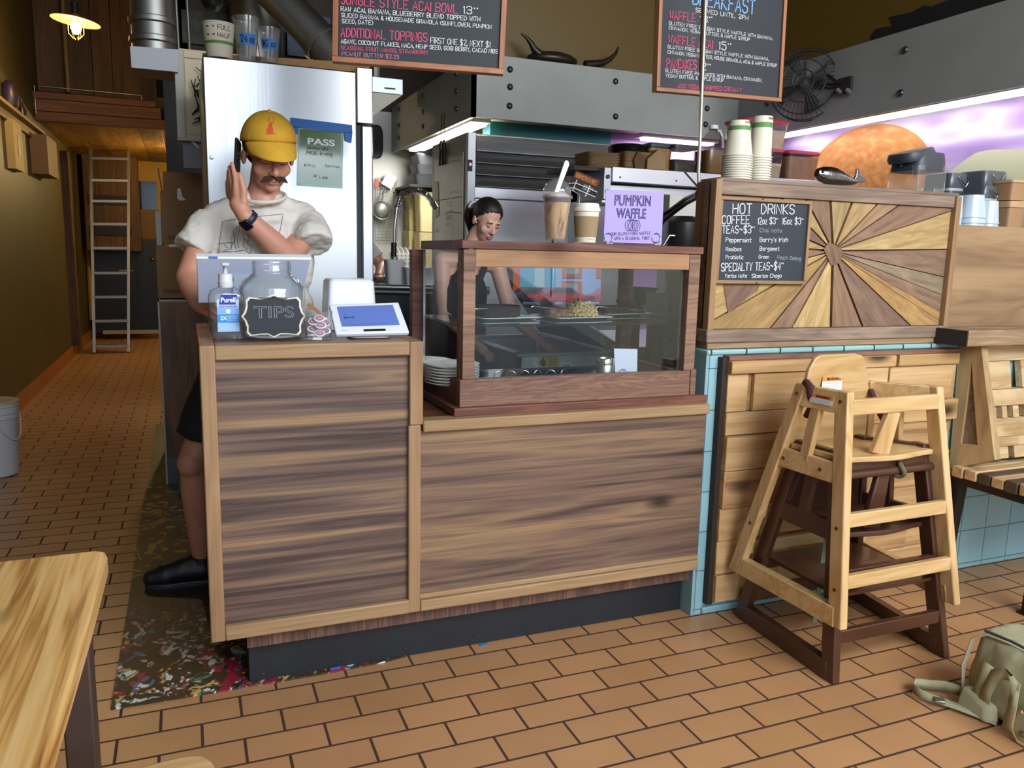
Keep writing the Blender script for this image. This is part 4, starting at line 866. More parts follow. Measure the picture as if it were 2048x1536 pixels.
# tumbler of mints
b0 = pz(640, 680, TOP); tx_, ty_ = b0.x, b0.y+.035; hgt = zof(640, 622, ty_)-TOP
tm = thing('tumbler', (tx_, ty_, TOP), 'clear tumbler filled with wrapped mints between the jar and the card screen', 'glass')
MB().lathe([(.036, 0), (.037, .004), (.043, hgt), (.0415, hgt), (.036, .010), (.001, .009)], tm.location, 36, cap1=False).build('glass_wall', jarglass, tm, smooth=50)
wrap = plain('wrapper', 'e2e6ee', .25); m0 = thing('wrapped_mint', (0, 0, 0), 'mint in a white wrapper with a purple and orange oval, in the tumbler', 'mint', 'wrapped mints in the tumbler')
loft(MB(), [(-.004, .012, .008, 2), (-.003, .016, .011, 2), (0, .0175, .012, 2), (.003, .016, .011, 2), (.004, .012, .008, 2)], (0, 0, 0)).build('wrapper', wrap, m0, smooth=60)
ov = MB().lathe([(.0125, .0038), (.0125, .0046)], (0, 0, 0), 20, sx=1, sy=.62).build('oval', plain('mint_purple', '7a4a8e', .4), m0)
MB().lathe([(.009, .0046), (.009, .0051)], (0, 0, 0), 18, sx=1, sy=.42).build('oval_centre', plain('mint_orange', 'c9764e', .4), ov)
spots_ = [(0, -.024, .018, .3), (.018, -.016, .024, -.5), (-.018, -.016, .030, .8), (.004, -.026, .042, -.2), (-.016, -.018, .052, .2), (.019, -.015, .048, 1.0), (0, -.026, .062, .1), (.0, .0, .030, 2), (.01, .01, .045, 1), (-.01, .012, .055, 2.5), (.012, 0, .062, .6)]
for k, (a, b_, z, rt) in enumerate(spots_):
    o = m0 if k == 0 else dup(m0, (0, 0, 0)); o.location = (tx_+a, ty_+b_, TOP+z); o.rotation_euler = (1.15 if b_ < -.01 else .3, .1*rt, .35*rt) if True else 0
MB()
o = MB().obox((tx_-.008, ty_+.004, TOP+.088), (.052, .003, .012), Matrix.Rotation(-.5, 3, 'Z') @ Matrix.Rotation(.6, 3, 'Y')).build('wooden_scoop', tanwood, None, bev=.001); tag(o, 'flat wooden scoop stick poking out of the mint tumbler', 'stick')
# customer card screen
cdx = thing('card_screen', (pz(745, 676, TOP).x, pz(745, 676, TOP).y+.05, TOP), 'white customer display with a blue screen on a low stand at the till', 'card terminal')
Ya, Yb = 2.47, 2.375
TL, TR, BR, BL = py(658, 609, Ya), py(797, 604, Ya), py(819, 664, Yb), py(672, 668, Yb)
nn = (TR-TL).cross(BL-TL).normalized()
if nn.y > 0: nn = -nn
d = -nn*.016
MB().hexa([BL+d, BR+d, BR, BL], [TL+d, TR+d, TR, TL]).build('housing', white, cdx, bev=.004)
def sq(u_, v_): return (TL*(1-u_)+TR*u_)*(1-v_)+(BL*(1-u_)+BR*u_)*v_
def patch(u0, u1, v0, v1, lift, m, nm, par): return MB().add([sq(u0, v0)+nn*lift, sq(u1, v0)+nn*lift, sq(u1, v1)+nn*lift, sq(u0, v1)+nn*lift], [(0, 1, 2, 3)]).build(nm, m, par)
scr = patch(.10, .90, .09, .77, .0006, plain('screen_blue', '5468a4', .25, emit=.35), 'screen', cdx)
patch(.38, .68, .875, .945, .0006, black, 'card_slot', cdx)
ux = (sq(.9, .5)-sq(.1, .5)).normalized(); vy = (sq(.5, 0)-sq(.5, 1)).normalized()
mb = MB(); write('TOTAL', sq(.16, .38)+nn*.0009, ux, vy, .003, .012, mb=mb, n=nn); write('$30.23', sq(.16, .50)+nn*.0009, ux, vy, .006, .030, mb=mb, n=nn, wd=.2)
write('CUSTOM TIP NO TIP', sq(.16, .73)+nn*.0009, ux, vy, .0025, .12, mb=mb, n=nn); mb.build('lettering', plain('screen_ink', '2c3866', .4), scr)
write('SQUARE', sq(.08, .91)+nn*.0004, ux, vy, .003, .017, n=nn).build('lettering', ink2, cdx)
c0 = pz(742, 676, TOP); loft(MB(), [(0, .060, .045, 6), (.012, .062, .047, 6), (.022, .058, .042, 5), (.034, .045, .03, 4)], (c0.x, c0.y+.045, TOP)).build('stand', white, cdx, smooth=40)
# receipt printer behind
Yp = 2.66; a, c = py(657, 600, Yp), py(752, 600, Yp); zt = zof(700, 559, Yp)
pr = thing('receipt_printer', ((a.x+c.x)/2, Yp+.07, TOP), 'white box-shaped receipt printer behind the blue card screen', 'printer')
loft(MB(), [(0, (c.x-a.x)/2+.008, .07, 12), (.05, (c.x-a.x)/2+.004, .07, 12), (zt-TOP-.008, (c.x-a.x)/2-.003, .066, 12), (zt-TOP, (c.x-a.x)/2-.010, .06, 10)], pr.location, n=40).build('body', white, pr, smooth=40)
MB().box(a.x+.01, c.x-.01, Yp-.001, Yp+.001, TOP+.05, TOP+.052).build('seam', plain('seam', 'aab0bc', .5), pr)
# till tablet facing the cashier
Yt, Yu = 2.66, 2.76
TL, TR, BR, BL = py(393, 517, Yt), py(622, 519, Yt), py(603, 601, Yu), py(396, 607, Yu)
nn = (TR-TL).cross(BL-TL).normalized()
if nn.y > 0: nn = -nn
tt = thing('till_screen', ((TL.x+TR.x)/2, 2.80, TOP), 'large white till screen seen from behind in front of the man in the yellow cap', 'till')
d = -nn*.014
MB().hexa([BL+d, BR+d, BR, BL], [TL+d, TR+d, TR, TL]).build('back', plain('till_blue_white', 'c3cde4', .35), tt, bev=.003)
MB().hexa([TL+d*1.2, TR+d*1.2, TR+nn*.001, TL+nn*.001], [TL+d*1.2+Vector((0, .004, .006)), TR+d*1.2+Vector((0, .004, .006)), TR+Vector((0, 0, .006)), TL+Vector((0, 0, .006))]).build('top_edge', white, tt)
patch(.32, .86, .36, .98, .006, plain('mount_white', 'd5e2f2', .35), 'mount', tt)
e0 = sq(.14, 0); MB().obox(e0+Vector((0, -.002, .004)), (.026, .004, .006)).build('tape', plain('blue_tape', '2f6fc0', .6), tt)
mid = (BL+BR)/2
MB().beam(mid+Vector((0, .01, .02)), (mid.x, 2.84, TOP+.02), .09, .02).box(mid.x-.02, mid.x+.16, 2.80, 2.93, TOP, TOP+.018).build('stand', white, tt, bev=.004)
# ================================================================== things on the display case
CT = 1.3565
kraft = plain('kraft', 'b99b74', .75, vary=.06, vscale=8); cupw = plain('cup_paper', 'dcd6c2', .6)
b0 = pz(1120, 482, CT); cx, cy = b0.x, b0.y+.03
k = (Vector((cx, cy, CT))-CAM).length/F_PX      # metres per pixel there
dr = thing('iced_drink', (cx, cy, CT), 'iced coffee in a clear domed cup with a white spoon on the display case', 'drink')
H = k*84*1.02; r0, r1 = k*19.5, k*28
MB().lathe([(r0*.9, 0), (r0, .004), (r1, H), (r1-.002, H), (r0*.95, .006)], dr.location, 36, cap1=False).build('cup', plastic, dr, smooth=50)
mdr, t, b = nt('latte'); N = t.nodes.new
tc = N('ShaderNodeTexCoord'); sp = N('ShaderNodeSeparateXYZ'); link(t, tc.outputs['Object'], sp.inputs[0])
nz = N('ShaderNodeTexNoise'); nz.inputs['Scale'].default_value = 22; nz.inputs['Distortion'].default_value = 1.2; mp = N('ShaderNodeMapping'); mp.inputs['Scale'].default_value = (1, 1, .4); link(t, tc.outputs['Object'], mp.inputs[0]); link(t, mp.outputs[0], nz.inputs['Vector'])
rp = N('ShaderNodeValToRGB'); e = rp.color_ramp.elements; e.new(.5)
for i, (p, c) in enumerate([(.33, '5a4238'), (.42, 'b08a60'), (.6, 'c9a478')]): e[i].position = p; e[i].color = rgb(C_(c))
link(t, nz.outputs['Fac'], rp.inputs[0]); link(t, mixc(mth('GREATER_THAN', sp.outputs[2], H*.86), rp.outputs[0], '4a3546'), b.inputs['Base Color']); b.inputs['Roughness'].default_value = .35
MB().lathe([(r0*.88, .006), (r0*.96, .009), (r1*.965, H*.98)], dr.location, 32).build('coffee', mdr, dr, smooth=40)
R_ = r1+.001
MB().lathe([(R_+.003, H-.006), (R_+.003, H+.002), (R_-.002, H+.004)]+[(R_*.97*math.cos(a), H+.006+k*30*math.sin(a)) for a in [i*pi/2/8 for i in range(8)]]+[(R_*.3, H+.006+k*30), (R_*.25, H+.006+k*31)], dr.location, 36, cap0=False, cap1=False).build('dome_lid', plastic, dr, smooth=60)
MB().ell((cx, cy, CT+H), (r1*.9, r1*.9, .012), nv=8).build('foam', plain('foam', 'c9b9a0', .6, vary=.3, vscale=60), dr, smooth=60)
p0 = py(1110, 392, cy); p1 = py(1133, 328, cy); MB().beam(p0, p1, .012, .004, up=(0, 1, 0), wd1=.016).ell(p1, (.008, .0025, .010)).build('spoon', white, dr, bev=.001)
# hot cup
b0 = pz(1180, 485, CT); cx, cy = b0.x, b0.y+.03; k = (Vector((cx, cy, CT))-CAM).length/F_PX
hc = thing('paper_cup', (cx, cy, CT), 'lidded paper cup in a kraft sleeve beside the iced drink on the display case', 'cup')
H = k*62; r0, r1 = k*19, k*25
MB().lathe([(r0, 0), (r0+.001, .003), (r1, H)], hc.location, 32).build('cup', cupw, hc, smooth=40)
rr = lambda z: r0+(r1-r0)*z/H
MB().lathe([(rr(H*.2)+.0014, H*.17), (rr(H*.8)+.0016, H*.80), (rr(H*.8)-.001, H*.80)], hc.location, 32, cap0=False, cap1=False).build('sleeve', plain('sleeve', '97805f', .8), hc, smooth=40)
MB().lathe([(r1+.003, H-.004), (r1+.003, H+.004), (r1, H+.006), (r1*.95, H+.018), (r1*.88, H+.020), (r1*.86, H+.015)], hc.location, 32).build('lid', plain('lid_white', 'e5e2d6', .4), hc, smooth=40)
write('COMPOSTABLE', (cx-.010, cy-rr(.01)-.002, CT+.008), (1, 0, 0), (0, 0, 1), .003, .024).build('lettering', ink2, hc)
# pumpkin waffle card in two ring clips
TL, TR, BR, BL = (1212, 379), (1328, 383), (1323, 488), (1207, 484)
sY = pz(1265, 489, CT).y+.03; q4 = [py(x, y, sY) for x, y in (TL, TR, BR, BL)]
pc = thing('waffle_card', ((q4[2].x+q4[3].x)/2, sY, CT), 'lilac card advertising a pumpkin waffle standing in ring clips on the display case', 'sign')
lil = plain('lilac_card', 'a99bd8', .7); MB().hexa([q4[3], q4[2], q4[2]+Vector((0, .0012, 0)), q4[3]+Vector((0, .0012, 0))], [q4[0], q4[1], q4[1]+Vector((0, .0012, 0)), q4[0]+Vector((0, .0012, 0))]).build('card', lil, pc)
o_, n_ = Vector((0, sY, 0)), Vector((0, -1, 0)); ax = (q4[1]-q4[0]).normalized(); az = (q4[0]-q4[3]).normalized(); nk = plain('violet_ink', '2c2350', .6)
def ptx(x, y, l=.0015): return py(x, y, sY)+Vector((0, -l, 0))
typeset('PUMPKIN', ptx(1265, 411), ax, az, .034, outline=.0009, width=.137).build('lettering', nk, pc)
typeset('WAFFLE', ptx(1262, 436), ax, az, .032, outline=.0009, width=.112).build('lettering', nk, pc)
mb = MB(); chalk(mb, 'OUR GLUTEN FREE WAFFLE', (1222, 471), (1301, 469), 6, o_, n_, lift=.001); chalk(mb, 'WITH A SEASONAL TWIST', (1229, 480), (1299, 479), 6, o_, n_, lift=.001)
for (dx, w_) in [(-9, 6), (9, 6), (0, 8), (-5, 6), (5, 6)]:
    ribbon(mb, [ptx(1265+dx+w_*math.cos(a), 451+11*math.sin(a)) for a in [i*2*pi/20 for i in range(21)]], .0013, n_)
ribbon(mb, [ptx(1265, 441), ptx(1267, 436), ptx(1271, 434)], .0013, n_); ribbon(mb, [ptx(1267, 440), ptx(1261, 438), ptx(1259, 434)], .0013, n_)
mb.build('drawing', nk, pc)
for (x, y) in [(1217, 476), (1313, 476)]:
    c_ = py(x, y, sY-.004); k = .0155
    MB().tube([c_+Vector((k*math.cos(a), 0, k*math.sin(a))) for a in [i*2*pi/24 for i in range(24)]], .0012, 6, closed=True).box(c_.x-.012, c_.x+.012, sY-.014, sY+.012, CT, CT+.004).tube([(c_.x, sY-.002, CT+.003), (c_.x, sY-.003, c_.z-k)], .0015, 6).build('ring_clip', chrome, pc, smooth=50)
# dark snack box in a white wire rack
cY = 2.62; c_ = py(1170, 366, cY); Rb = Matrix.Rotation(math.radians(24), 3, 'Y') @ Matrix.Rotation(math.radians(-24), 3, 'Z') @ Matrix.Rotation(math.radians(16), 3, 'X')
sb = thing('snack_box', c_, 'dark brown snack carton tipped in a wire rack behind the iced drink', 'box')
bx = MB().obox(c_, (.095, .06, .055), Rb).build('carton', plain('dark_choc', '2c1613', .45), sb, bev=.0015)
MB().obox(c_+Rb @ Vector((0, -.0305, .014)), (.088, .0008, .020), Rb).obox(c_+Rb @ Vector((0, 0, .0278)), (.088, .052, .0008), Rb).build('band', plain('rust', '7a3418', .5), bx)
write('BROWNIE', c_+Rb @ Vector((-.038, -.0312, .008)), Rb @ Vector((1, 0, 0)), Rb @ Vector((0, 0, 1)), .014, .074).build('lettering', plain('gold', 'c88a3e', .5), bx)
mb = MB(); write('VEGAN', c_+Rb @ Vector((.0, -.0312, -.012)), Rb @ Vector((1, 0, 0)), Rb @ Vector((0, 0, 1)), .007, .036, mb=mb); write('COCOA', c_+Rb @ Vector((.0, -.0312, -.022)), Rb @ Vector((1, 0, 0)), Rb @ Vector((0, 0, 1)), .006, .03, mb=mb); mb.build('small_print', paper, bx)
rk = thing('wire_rack', (c_.x, cY, CT), 'white wire rack holding the tipped snack carton up behind the iced drink', 'rack')
w_ = MB()
for dz in (-.012, -.030): w_.tube([c_+Rb @ Vector(p) for p in [(.052, .034, dz), (.052, -.036, dz), (-.03, -.036, dz), (-.052, -.030, dz-.012), (-.052, .034, dz)]], .0016, 6)
w_.tube([c_+Rb @ Vector((.02, -.036, .0)), c_+Rb @ Vector((.02, -.038, -.040)), c_+Rb @ Vector((.0, .0, -.045)), (c_.x-.02, cY+.02, CT+.004)], .0018, 6).tube([c_+Rb @ Vector((-.03, -.036, .0)), c_+Rb @ Vector((-.03, -.036, -.040)), c_+Rb @ Vector((.0, .0, -.045))], .0016, 6)
w_.lathe([(.03, 0), (.03, .004)], (c_.x-.02, cY+.02, CT), 16); w_.build('wire', white, rk, smooth=50)
# ================================================================== inside the case
SH = 1.0905
dish = plain('plate_white', 'e2e2dc', .25)
def tray(x, y, hx, hy, rz, lab):
    o = MB(); loft(o, [(0, hx*.8, hy*.8, 8), (.002, hx*.86, hy*.86, 8), (.007, hx, hy, 8), (.009, hx, hy, 8), (.006, hx*.86, hy*.86, 8), (.004, hx*.8, hy*.8, 8)], (x, y, SH), n=40, rz=rz); b_ = o.build('serving_plate', dish, None, smooth=40); return tag(b_, lab, 'plate')
def crumb(name, c, sx, sy, sz, m, lab, boxy=1, rz=0, disp=.006, scale=.02, dome=0):
    mb = MB(); nx, ny, nz_ = 40, 20, 10; R = Matrix.Rotation(rz, 3, 'Z')
    e_ = 6 if boxy else 2.3; secs = []
    for i in range(nz_+1):
        z = sz*i/nz_; k = 1 if not dome else math.sqrt(max(.02, 1-(i/nz_)**2*.96))
        secs.append((z, sx*k, sy*k, e_))
    secs += [(sz+.0005, sx*(.7 if not dome else .1), sy*(.7 if not dome else .1), e_), (sz+.001, sx*.3, sy*.3, 3)] if not dome else []
    loft(mb, secs, c, n=64, rz=rz); o = mb.build(name, m, None, smooth=80)
    tx = bpy.data.textures.new(name, 'CLOUDS'); tx.noise_scale = scale; md = o.modifiers.new('sub', 'SUBSURF'); md.levels = md.render_levels = 2
    md = o.modifiers.new('crumbs', 'DISPLACE'); md.texture = tx; md.strength = disp; md.texture_coords = 'GLOBAL'
    return tag(o, lab, 'cake')
ca = pz(1010, 641, SH); cb = pz(1160, 640, SH); cc_ = pz(1250, 632, SH)
for (c, hx, lab) in [(ca, .115, 'white serving plate under the dark chocolate loaf in the case'), (cb, .125, 'white serving plate under the crumbly heap in the case'), (cc_, .115, 'white serving plate under the flat granola slab in the case')]:
    c.y += .085; c.x += .02
    tray(c.x, c.y, hx, .085, .12, lab)
crumb('chocolate_loaf', (ca.x-.015, ca.y, SH+.006), .075, .045, .042, plain('choc_cake', '2b1a14', .85, vary=.35, vscale=90, bump=.8, bscale=180), 'dark chocolate loaf cake on the first plate inside the case', rz=.12)
crumb('oat_crumble', (cb.x+.02, cb.y-.01, SH+.006), .062, .055, .062, plain('oat', 'b09a68', .9, vary=.75, vscale=110, bump=1, bscale=160), 'pale oaty heap of crumble dotted dark in the middle of the case', boxy=0, dome=1, disp=.016, scale=.011)
crumb('oat_crumble', (cb.x-.06, cb.y+.01, SH+.006), .06, .045, .028, plain('oat_dark', '7a5a38', .9, vary=.6, vscale=110, bump=1, bscale=160), 'low brown crumbly slab beside the pale heap in the case', boxy=1, disp=.012, scale=.012)
crumb('granola_slab', (cc_.x, cc_.y, SH+.006), .095, .055, .026, plain('granola', '4a3222', .9, vary=.8, vscale=100, bump=1, bscale=170), 'flat dark granola slab on the third plate inside the case', disp=.01, scale=.012, rz=.1)
for (x0, y0, x1, y1, lab) in [(1067, 612, 1120, 619, 'silver tongs lying over the crumbly heap in the case'), (1196, 613, 1290, 622, 'silver tongs lying over the granola slab in the case'), (948, 618, 998, 616, 'silver tongs lying over the chocolate loaf in the case')]:
    a_, b_ = py(x0, y0, cb.y-.05), py(x1, y1, cb.y-.02)
    o = MB().tube([a_+Vector((-.008, 0, -.004)), a_, a_+(b_-a_)*.5, b_, b_+Vector((.004, .01, -.012))], [.003, .0028, .0022, .0022, .002], 8).build('tongs', chrome, None, smooth=60); tag(o, lab, 'tongs')
MF = .878
pl0 = MB().lathe([(.05, 0), (.058, .002), (.088, .012), (.092, .014), (.0925, .016), (.086, .0155), (.056, .006), (.001, .005)], (0, 0, 0), 40, cap1=False).build('small_plate', dish, None, smooth=50)
pA, pB = pz(940, 779, MF), pz(918, 766, MF)
for k in range(7):
    o = pl0 if k == 0 else pl0.copy()
    if k: COL.objects.link(o)
    o.location = (pA.x-.03, pA.y+.10, MF+.0098*k); tag(o, 'white plate in the nearer stack of plates at the bottom of the case', 'plate', 'plates in the near stack')
for k in range(5):
    o = pl0.copy(); COL.objects.link(o); o.location = (pB.x-.055, pB.y+.21, MF+.0098*k); tag(o, 'white plate in the farther stack of plates at the bottom of the case', 'plate', 'plates in the far stack')
r0_ = None
for k, x in enumerate([997, 1022, 1049, 1075, 1101, 1128]):
    p = pz(x, 764-k*.8, MF); c_ = Vector((p.x, p.y, MF+.021))
    if r0_ is None:
        r0_ = MB().tube([(.0165*math.cos(a), 0, .0165*math.sin(a)) for a in [i*2*pi/28 for i in range(28)]], .0017, 8, closed=True).tube([(0, 0, -.0165), (0, .0, -.021)], .003, 8).build('ring_clip', chrome, None, smooth=60); o = r0_
    else: o = r0_.copy(); COL.objects.link(o)
    o.location = c_; o.rotation_euler = (0, 0, random.uniform(-.4, .4)); tag(o, 'little silver ring clip standing in a row on the case floor', 'clip', 'row of silver ring clips')
p = pz(1217, 767, MF); kk = (p-CAM).length/F_PX; sk = thing('sugar_shaker', (p.x, p.y+.03, MF), 'brushed steel shaker with a screw lid on the floor of the case', 'shaker'); rS = 17*kk
MB().lathe([(rS*.95, 0), (rS, .003), (rS, .062), (rS*.9, .066)], sk.location, 32).build('body', stainless, sk, smooth=40)
MB().lathe([(rS*1.03, .066), (rS*1.03, .082), (rS*.98, .085), (rS*.9, .086), (rS*.88, .083)], sk.location, 32).build('lid', chrome, sk, smooth=40)
p = pz(1252, 764, MF); a_ = [py(x, y, p.y+.02) for x, y in [(1228, 697), (1275, 698), (1274, 747), (1230, 744)]]
o = thing('price_card', (p.x, p.y+.02, MF), 'blank white price card in a silver ring clip beside the steel shaker', 'card')
MB().hexa([a_[3], a_[2], a_[2]+Vector((0, .001, 0)), a_[3]+Vector((0, .001, 0))], [a_[0], a_[1], a_[1]+Vector((0, .001, 0)), a_[0]+Vector((0, .001, 0))]).build('card', plain('card_blue_white', 'd4dcf0', .6), o)
for x in (1246, 1249):
    c_ = py(x, 746, p.y+.012+(x-1246)*.004); MB().tube([c_+Vector((.014*math.cos(a), 0, .014*math.sin(a))) for a in [i*2*pi/22 for i in range(22)]], .0014, 6, closed=True).lathe([(.015, MF-c_.z), (.015, MF-c_.z+.003)], c_, 16).tube([c_+Vector((0, 0, -.014)), (c_.x, c_.y, MF+.002)], .0015, 6).build('ring_clip', chrome, o, smooth=60)
# ================================================================== reach-in refrigerator behind the man
fr_ = thing('refrigerator', (.44, 4.0, 0), 'tall stainless refrigerator seen from its side behind the man on the phone', 'refrigerator')
FYr = 3.60
MB().box(.095, .715, FYr, 4.38, .12, 2.075).build('cabinet', stainless, fr_, bev=.006)
MB().box(.715, .785, FYr-.004, 4.38, 1.862, 2.095).build('header', stainless, fr_, bev=.004)
MB().box(.715, .735, FYr+.01, 4.36, .14, 1.855).build('gasket', plain('gasket', '16202c', .6), fr_)
MB().box(.735, .785, FYr-.002, 4.36, .14, 1.855).build('door', stainless, fr_, bev=.006)
MB().box(.12, .76, FYr+.03, 4.35, 0, .12).build('plinth', black, fr_)
for (x, y, r) in [(423, 315, .012), (535, 316, .008)]:
    p = py(x, y, FYr); MB().lathe([(r, 0), (r*.7, .0012), (.001, .002)], p+Vector((0, .001, 0)), 16, Matrix.Rotation(pi/2, 3, 'X')).build('dent', stainless, fr_, smooth=80)
# PASS placard with blue tape
o_ = Vector((0, FYr-.004, 0)); P3 = lambda x, y, l=0: py(x, y, FYr-.004-l)
pl = thing('health_placard', P3(641, 315), 'green health inspection placard reading PASS in a clear sleeve taped to the refrigerator', 'placard')
def quad(cs, l, m, nm, par, th=.0008):
    q = [P3(x, y, l) for x, y in cs]; return MB().hexa([q[3], q[2], q[2]+Vector((0, th, 0)), q[3]+Vector((0, th, 0))], [q[0], q[1], q[1]+Vector((0, th, 0)), q[0]+Vector((0, th, 0))]).build(nm, m, par)
quad([(591, 249), (701, 264), (694, 383), (586, 374)], 0, clear('sleeve_film', (.93, .95, .95), gloss=1.6, rough=.15), 'sleeve', pl)
g_ = quad([(596, 253), (687, 262), (685, 377), (593, 371)], -.0015, plain('placard_green', '56803f', .5, vary=.12, vscale=9), 'placard', pl)
mb = MB(); ring = [P3(x, y, .0005) for x, y in [(598, 256), (684, 265), (682, 374), (596, 368), (598, 256)]]
for a_, b_ in zip(ring, ring[1:]): ribbon(mb, [a_, b_], .0025, (0, -1, 0))
mb.build('border', plain('pale_green', 'd5e0cc', .5), g_)
typeset('PASS', P3(642, 290, .001), P3(670, 284)-P3(614, 279), (0, 0, 1), .026, bold=True, width=.115).build('lettering', nv, g_)
mb = MB()
for (tx_, a_, b_, h_) in [('Jukebox cafe', (613, 298), (656, 301), 6), ('1906 Irving', (612, 309), (664, 312), 7), ('10 29 24', (608, 332), (630, 335), 5), ('San Fran', (650, 334), (678, 336), 5), ('R Lee', (628, 355), (655, 358), 6)]:
    chalk(mb, tx_.replace('J', 'J'), a_, b_, h_, Vector((0, FYr-.004, 0)), (0, -1, 0), wd=.12, lift=.002)
mb.build('handwriting', plain('pen_green', '20301a', .6), g_)
tape = MB()
for cs in ([(581, 235), (704, 250), (705, 268), (580, 253)], [(580, 252), (597, 254), (596, 268), (584, 268)], [(688, 262), (705, 264), (703, 286), (690, 281)]):
    q = [P3(x, y, .003) for x, y in cs]; tape.prism([(p.x, p.z) for p in q], (0, q[0].y, 0), (1, 0, 0), (0, 0, 1), (0, -1, 0), 0, .0006)
tape.build('tape', plain('blue_tape', '2f6fc0', .6), pl)
# on top of the refrigerator
RT = 2.0755
cbx = thing('flattened_box', (.42, 3.75, RT), 'flattened cardboard box lying on top of the refrigerator behind the cups', 'box')
q = [py(x, y, 3.63) for x, y in [(404, 103), (741, 118), (741, 139), (404, 112)]]
MB().hexa([(.10, 3.70, RT), (.71, 3.70, RT), (.71, 4.2, RT), (.10, 4.2, RT)], [(.10, 3.70, RT+.03), (.71, 3.70, RT+.058), (.71, 4.2, RT+.058), (.10, 4.2, RT+.03)]).build('flap', cardboard, cbx)
MB().hexa([(.71, 3.70, RT+.022), (.79, 3.68, RT+.026), (.79, 4.1, RT+.026), (.71, 4.1, RT+.022)], [(.71, 3.70, RT+.058), (.785, 3.68, RT+.076), (.785, 4.1, RT+.076), (.71, 4.1, RT+.058)]).build('flap', cardboard, cbx)
def cup_on_fridge(name, xc, y0, y1, wt, wb, m, lab, cy=3.635):
    p = py(xc, y1, cy); k = (p-CAM).length/F_PX; h = (y1-y0)*k*1.01
    t = thing(name, (p.x, cy, RT), lab, 'cup'); dz = 0
    MB().lathe([(wb*k/2*.95, 0), (wb*k/2, .004), (wt*k/2, h), (wt*k/2+.002, h-.001), (wt*k/2+.002, h+.004), (wt*k/2-.001, h+.004), (wb*k/2-.001, .008)], t.location, 36, cap1=False).build('cup', m, t, smooth=50)
    return t, k, h, wt*k/2, wb*k/2
t, k, h, rt, rb = cup_on_fridge('paper_cup', 439, 56, 111, 53, 43, cupw, 'paper cup marked FULL and HALF on top of the refrigerator')
rad = lambda z: rb+(rt-rb)*z/h
MB().lathe([(rad(h*.40)+.0006, h*.38), (rad(h*.48)+.0006, h*.47)], t.location, 36, cap0=False, cap1=False).build('green_band', plain('cup_green', '5a8a4a', .6), t)
pen = plain('marker', '1c1c1e', .6)
def onround(mb, text, zz_, hh, a0, arc, t_, rfun, wd=.14):
    st, W = layout(text); c = Vector(t_.location)
    for s in st:
        pts = []; 
        for p in s:
            z = zz_+p[1]*hh/6; a = a0+arc*p[0]/W; r = rfun(z)+.001; pts.append(c+Vector((r*math.sin(a), -r*math.cos(a), z)))
        n_ = (pts[0]-c); n_.z = 0; ribbon(mb, pts, hh*wd, n_.normalized())
mb = MB(); onround(mb, 'FULL', h*.78, h*.14, -.1, .85, t, rad); onround(mb, 'HALF', h*.56, h*.13, -.1, .85, t, rad); onround(mb, '-', h*.80, h*.14, -.85, .5, t, rad, .3); onround(mb, '-', h*.56, h*.14, -.85, .5, t, rad, .3)
mb.build('lettering', pen, t)
def clear_cup(xc, y0, y1, wt, wb, txt, lab, tz0, tz1, cy):
    t, k, h, rt, rb = cup_on_fridge('plastic_cup', xc, y0, y1, wt, wb, plastic, lab, cy); rad = lambda z: rb+(rt-rb)*z/h
    mb = MB(); n_ = 10; rows = []
    for z in (h*tz0, h*tz1): rows.append([Vector(t.location)+Vector(((rad(z)+.0008)*math.sin(a), -(rad(z)+.0008)*math.cos(a), z)) for a in [-.75+1.6*i/n_ for i in range(n_+1)]])
    mb.sheet(rows).build('tape_band', plain('blue_tape2', '3f86d6', .6), t)
    mb = MB(); onround(mb, txt, h*(tz0+(tz1-tz0)*.22), h*(tz1-tz0)*.58, -.6, 1.3, t, lambda z: rad(z)+.0006, .17); mb.build('lettering', pen, t)
clear_cup(494, 45, 116, 45, 30, '24 oz', 'taller clear cup with blue tape marked 24 oz on the refrigerator', .36, .62, 3.64)
clear_cup(537, 65, 121, 43, 30, '16 oz', 'shorter clear cup with blue tape marked 16 oz on the refrigerator', .38, .68, 3.63)
# ================================================================== left of the refrigerator
hw = thing('low_wall_end', (-.02, 5.2, 0), 'low counter end faced with brown board and pale edging behind the counter', 'counter')
MB().box(-.14, .10, 4.70, 5.9, .0, 1.02).build('board', wood('low_board', [(.2, '4b3322'), (.5, '735237'), (.8, '916c4a')], 'z', rings=6, stretch=8, fine=.4, rough=.5), hw)
MB().box(-.148, -.139, 4.692, 4.72, .0, 1.03).build('edging', plain('pale_edge', 'c9c2b2', .6), hw); MB().box(-.148, .09, 4.692, 4.72, 1.02, 1.03).build('edging', MATS['pale_edge'], hw)
MB().box(-.14, .105, 4.69, 4.71, 0, .16).build('kick_plate', plain('kick_steel', '565a58', .35, metal=.6), hw)
def carton(name, xa, ya, xb, yb_, Y, dep, m, lab, flap=0):
    a_, b_ = py(xa, yb_, Y), py(xb, ya, Y)
    t = thing(name, ((a_.x+b_.x)/2, Y+dep/2, a_.z), lab, 'box')
    MB().box(a_.x, b_.x, Y, Y+dep, a_.z+.001, b_.z).build('carton', m, t, bev=.003)
    mb = MB(); W_ = b_.x-a_.x; H_ = b_.z-a_.z
    for f_, l_ in ((.62, .5), (.55, .55), (.50, .4), (.12, .3)): write('CARTON CARTON CARTON', (a_.x+W_*.12, Y-.001, a_.z+H_*f_), (1, 0, 0), (0, 0, 1), .012, W_*l_, mb=mb)
    MB().box(a_.x+W_*.12, a_.x+W_*.5, Y-.0015, Y, a_.z+H_*.10, a_.z+H_*.17).build('print_block', plain('box_print', '6e5436', .8), t)
    return t, a_, b_
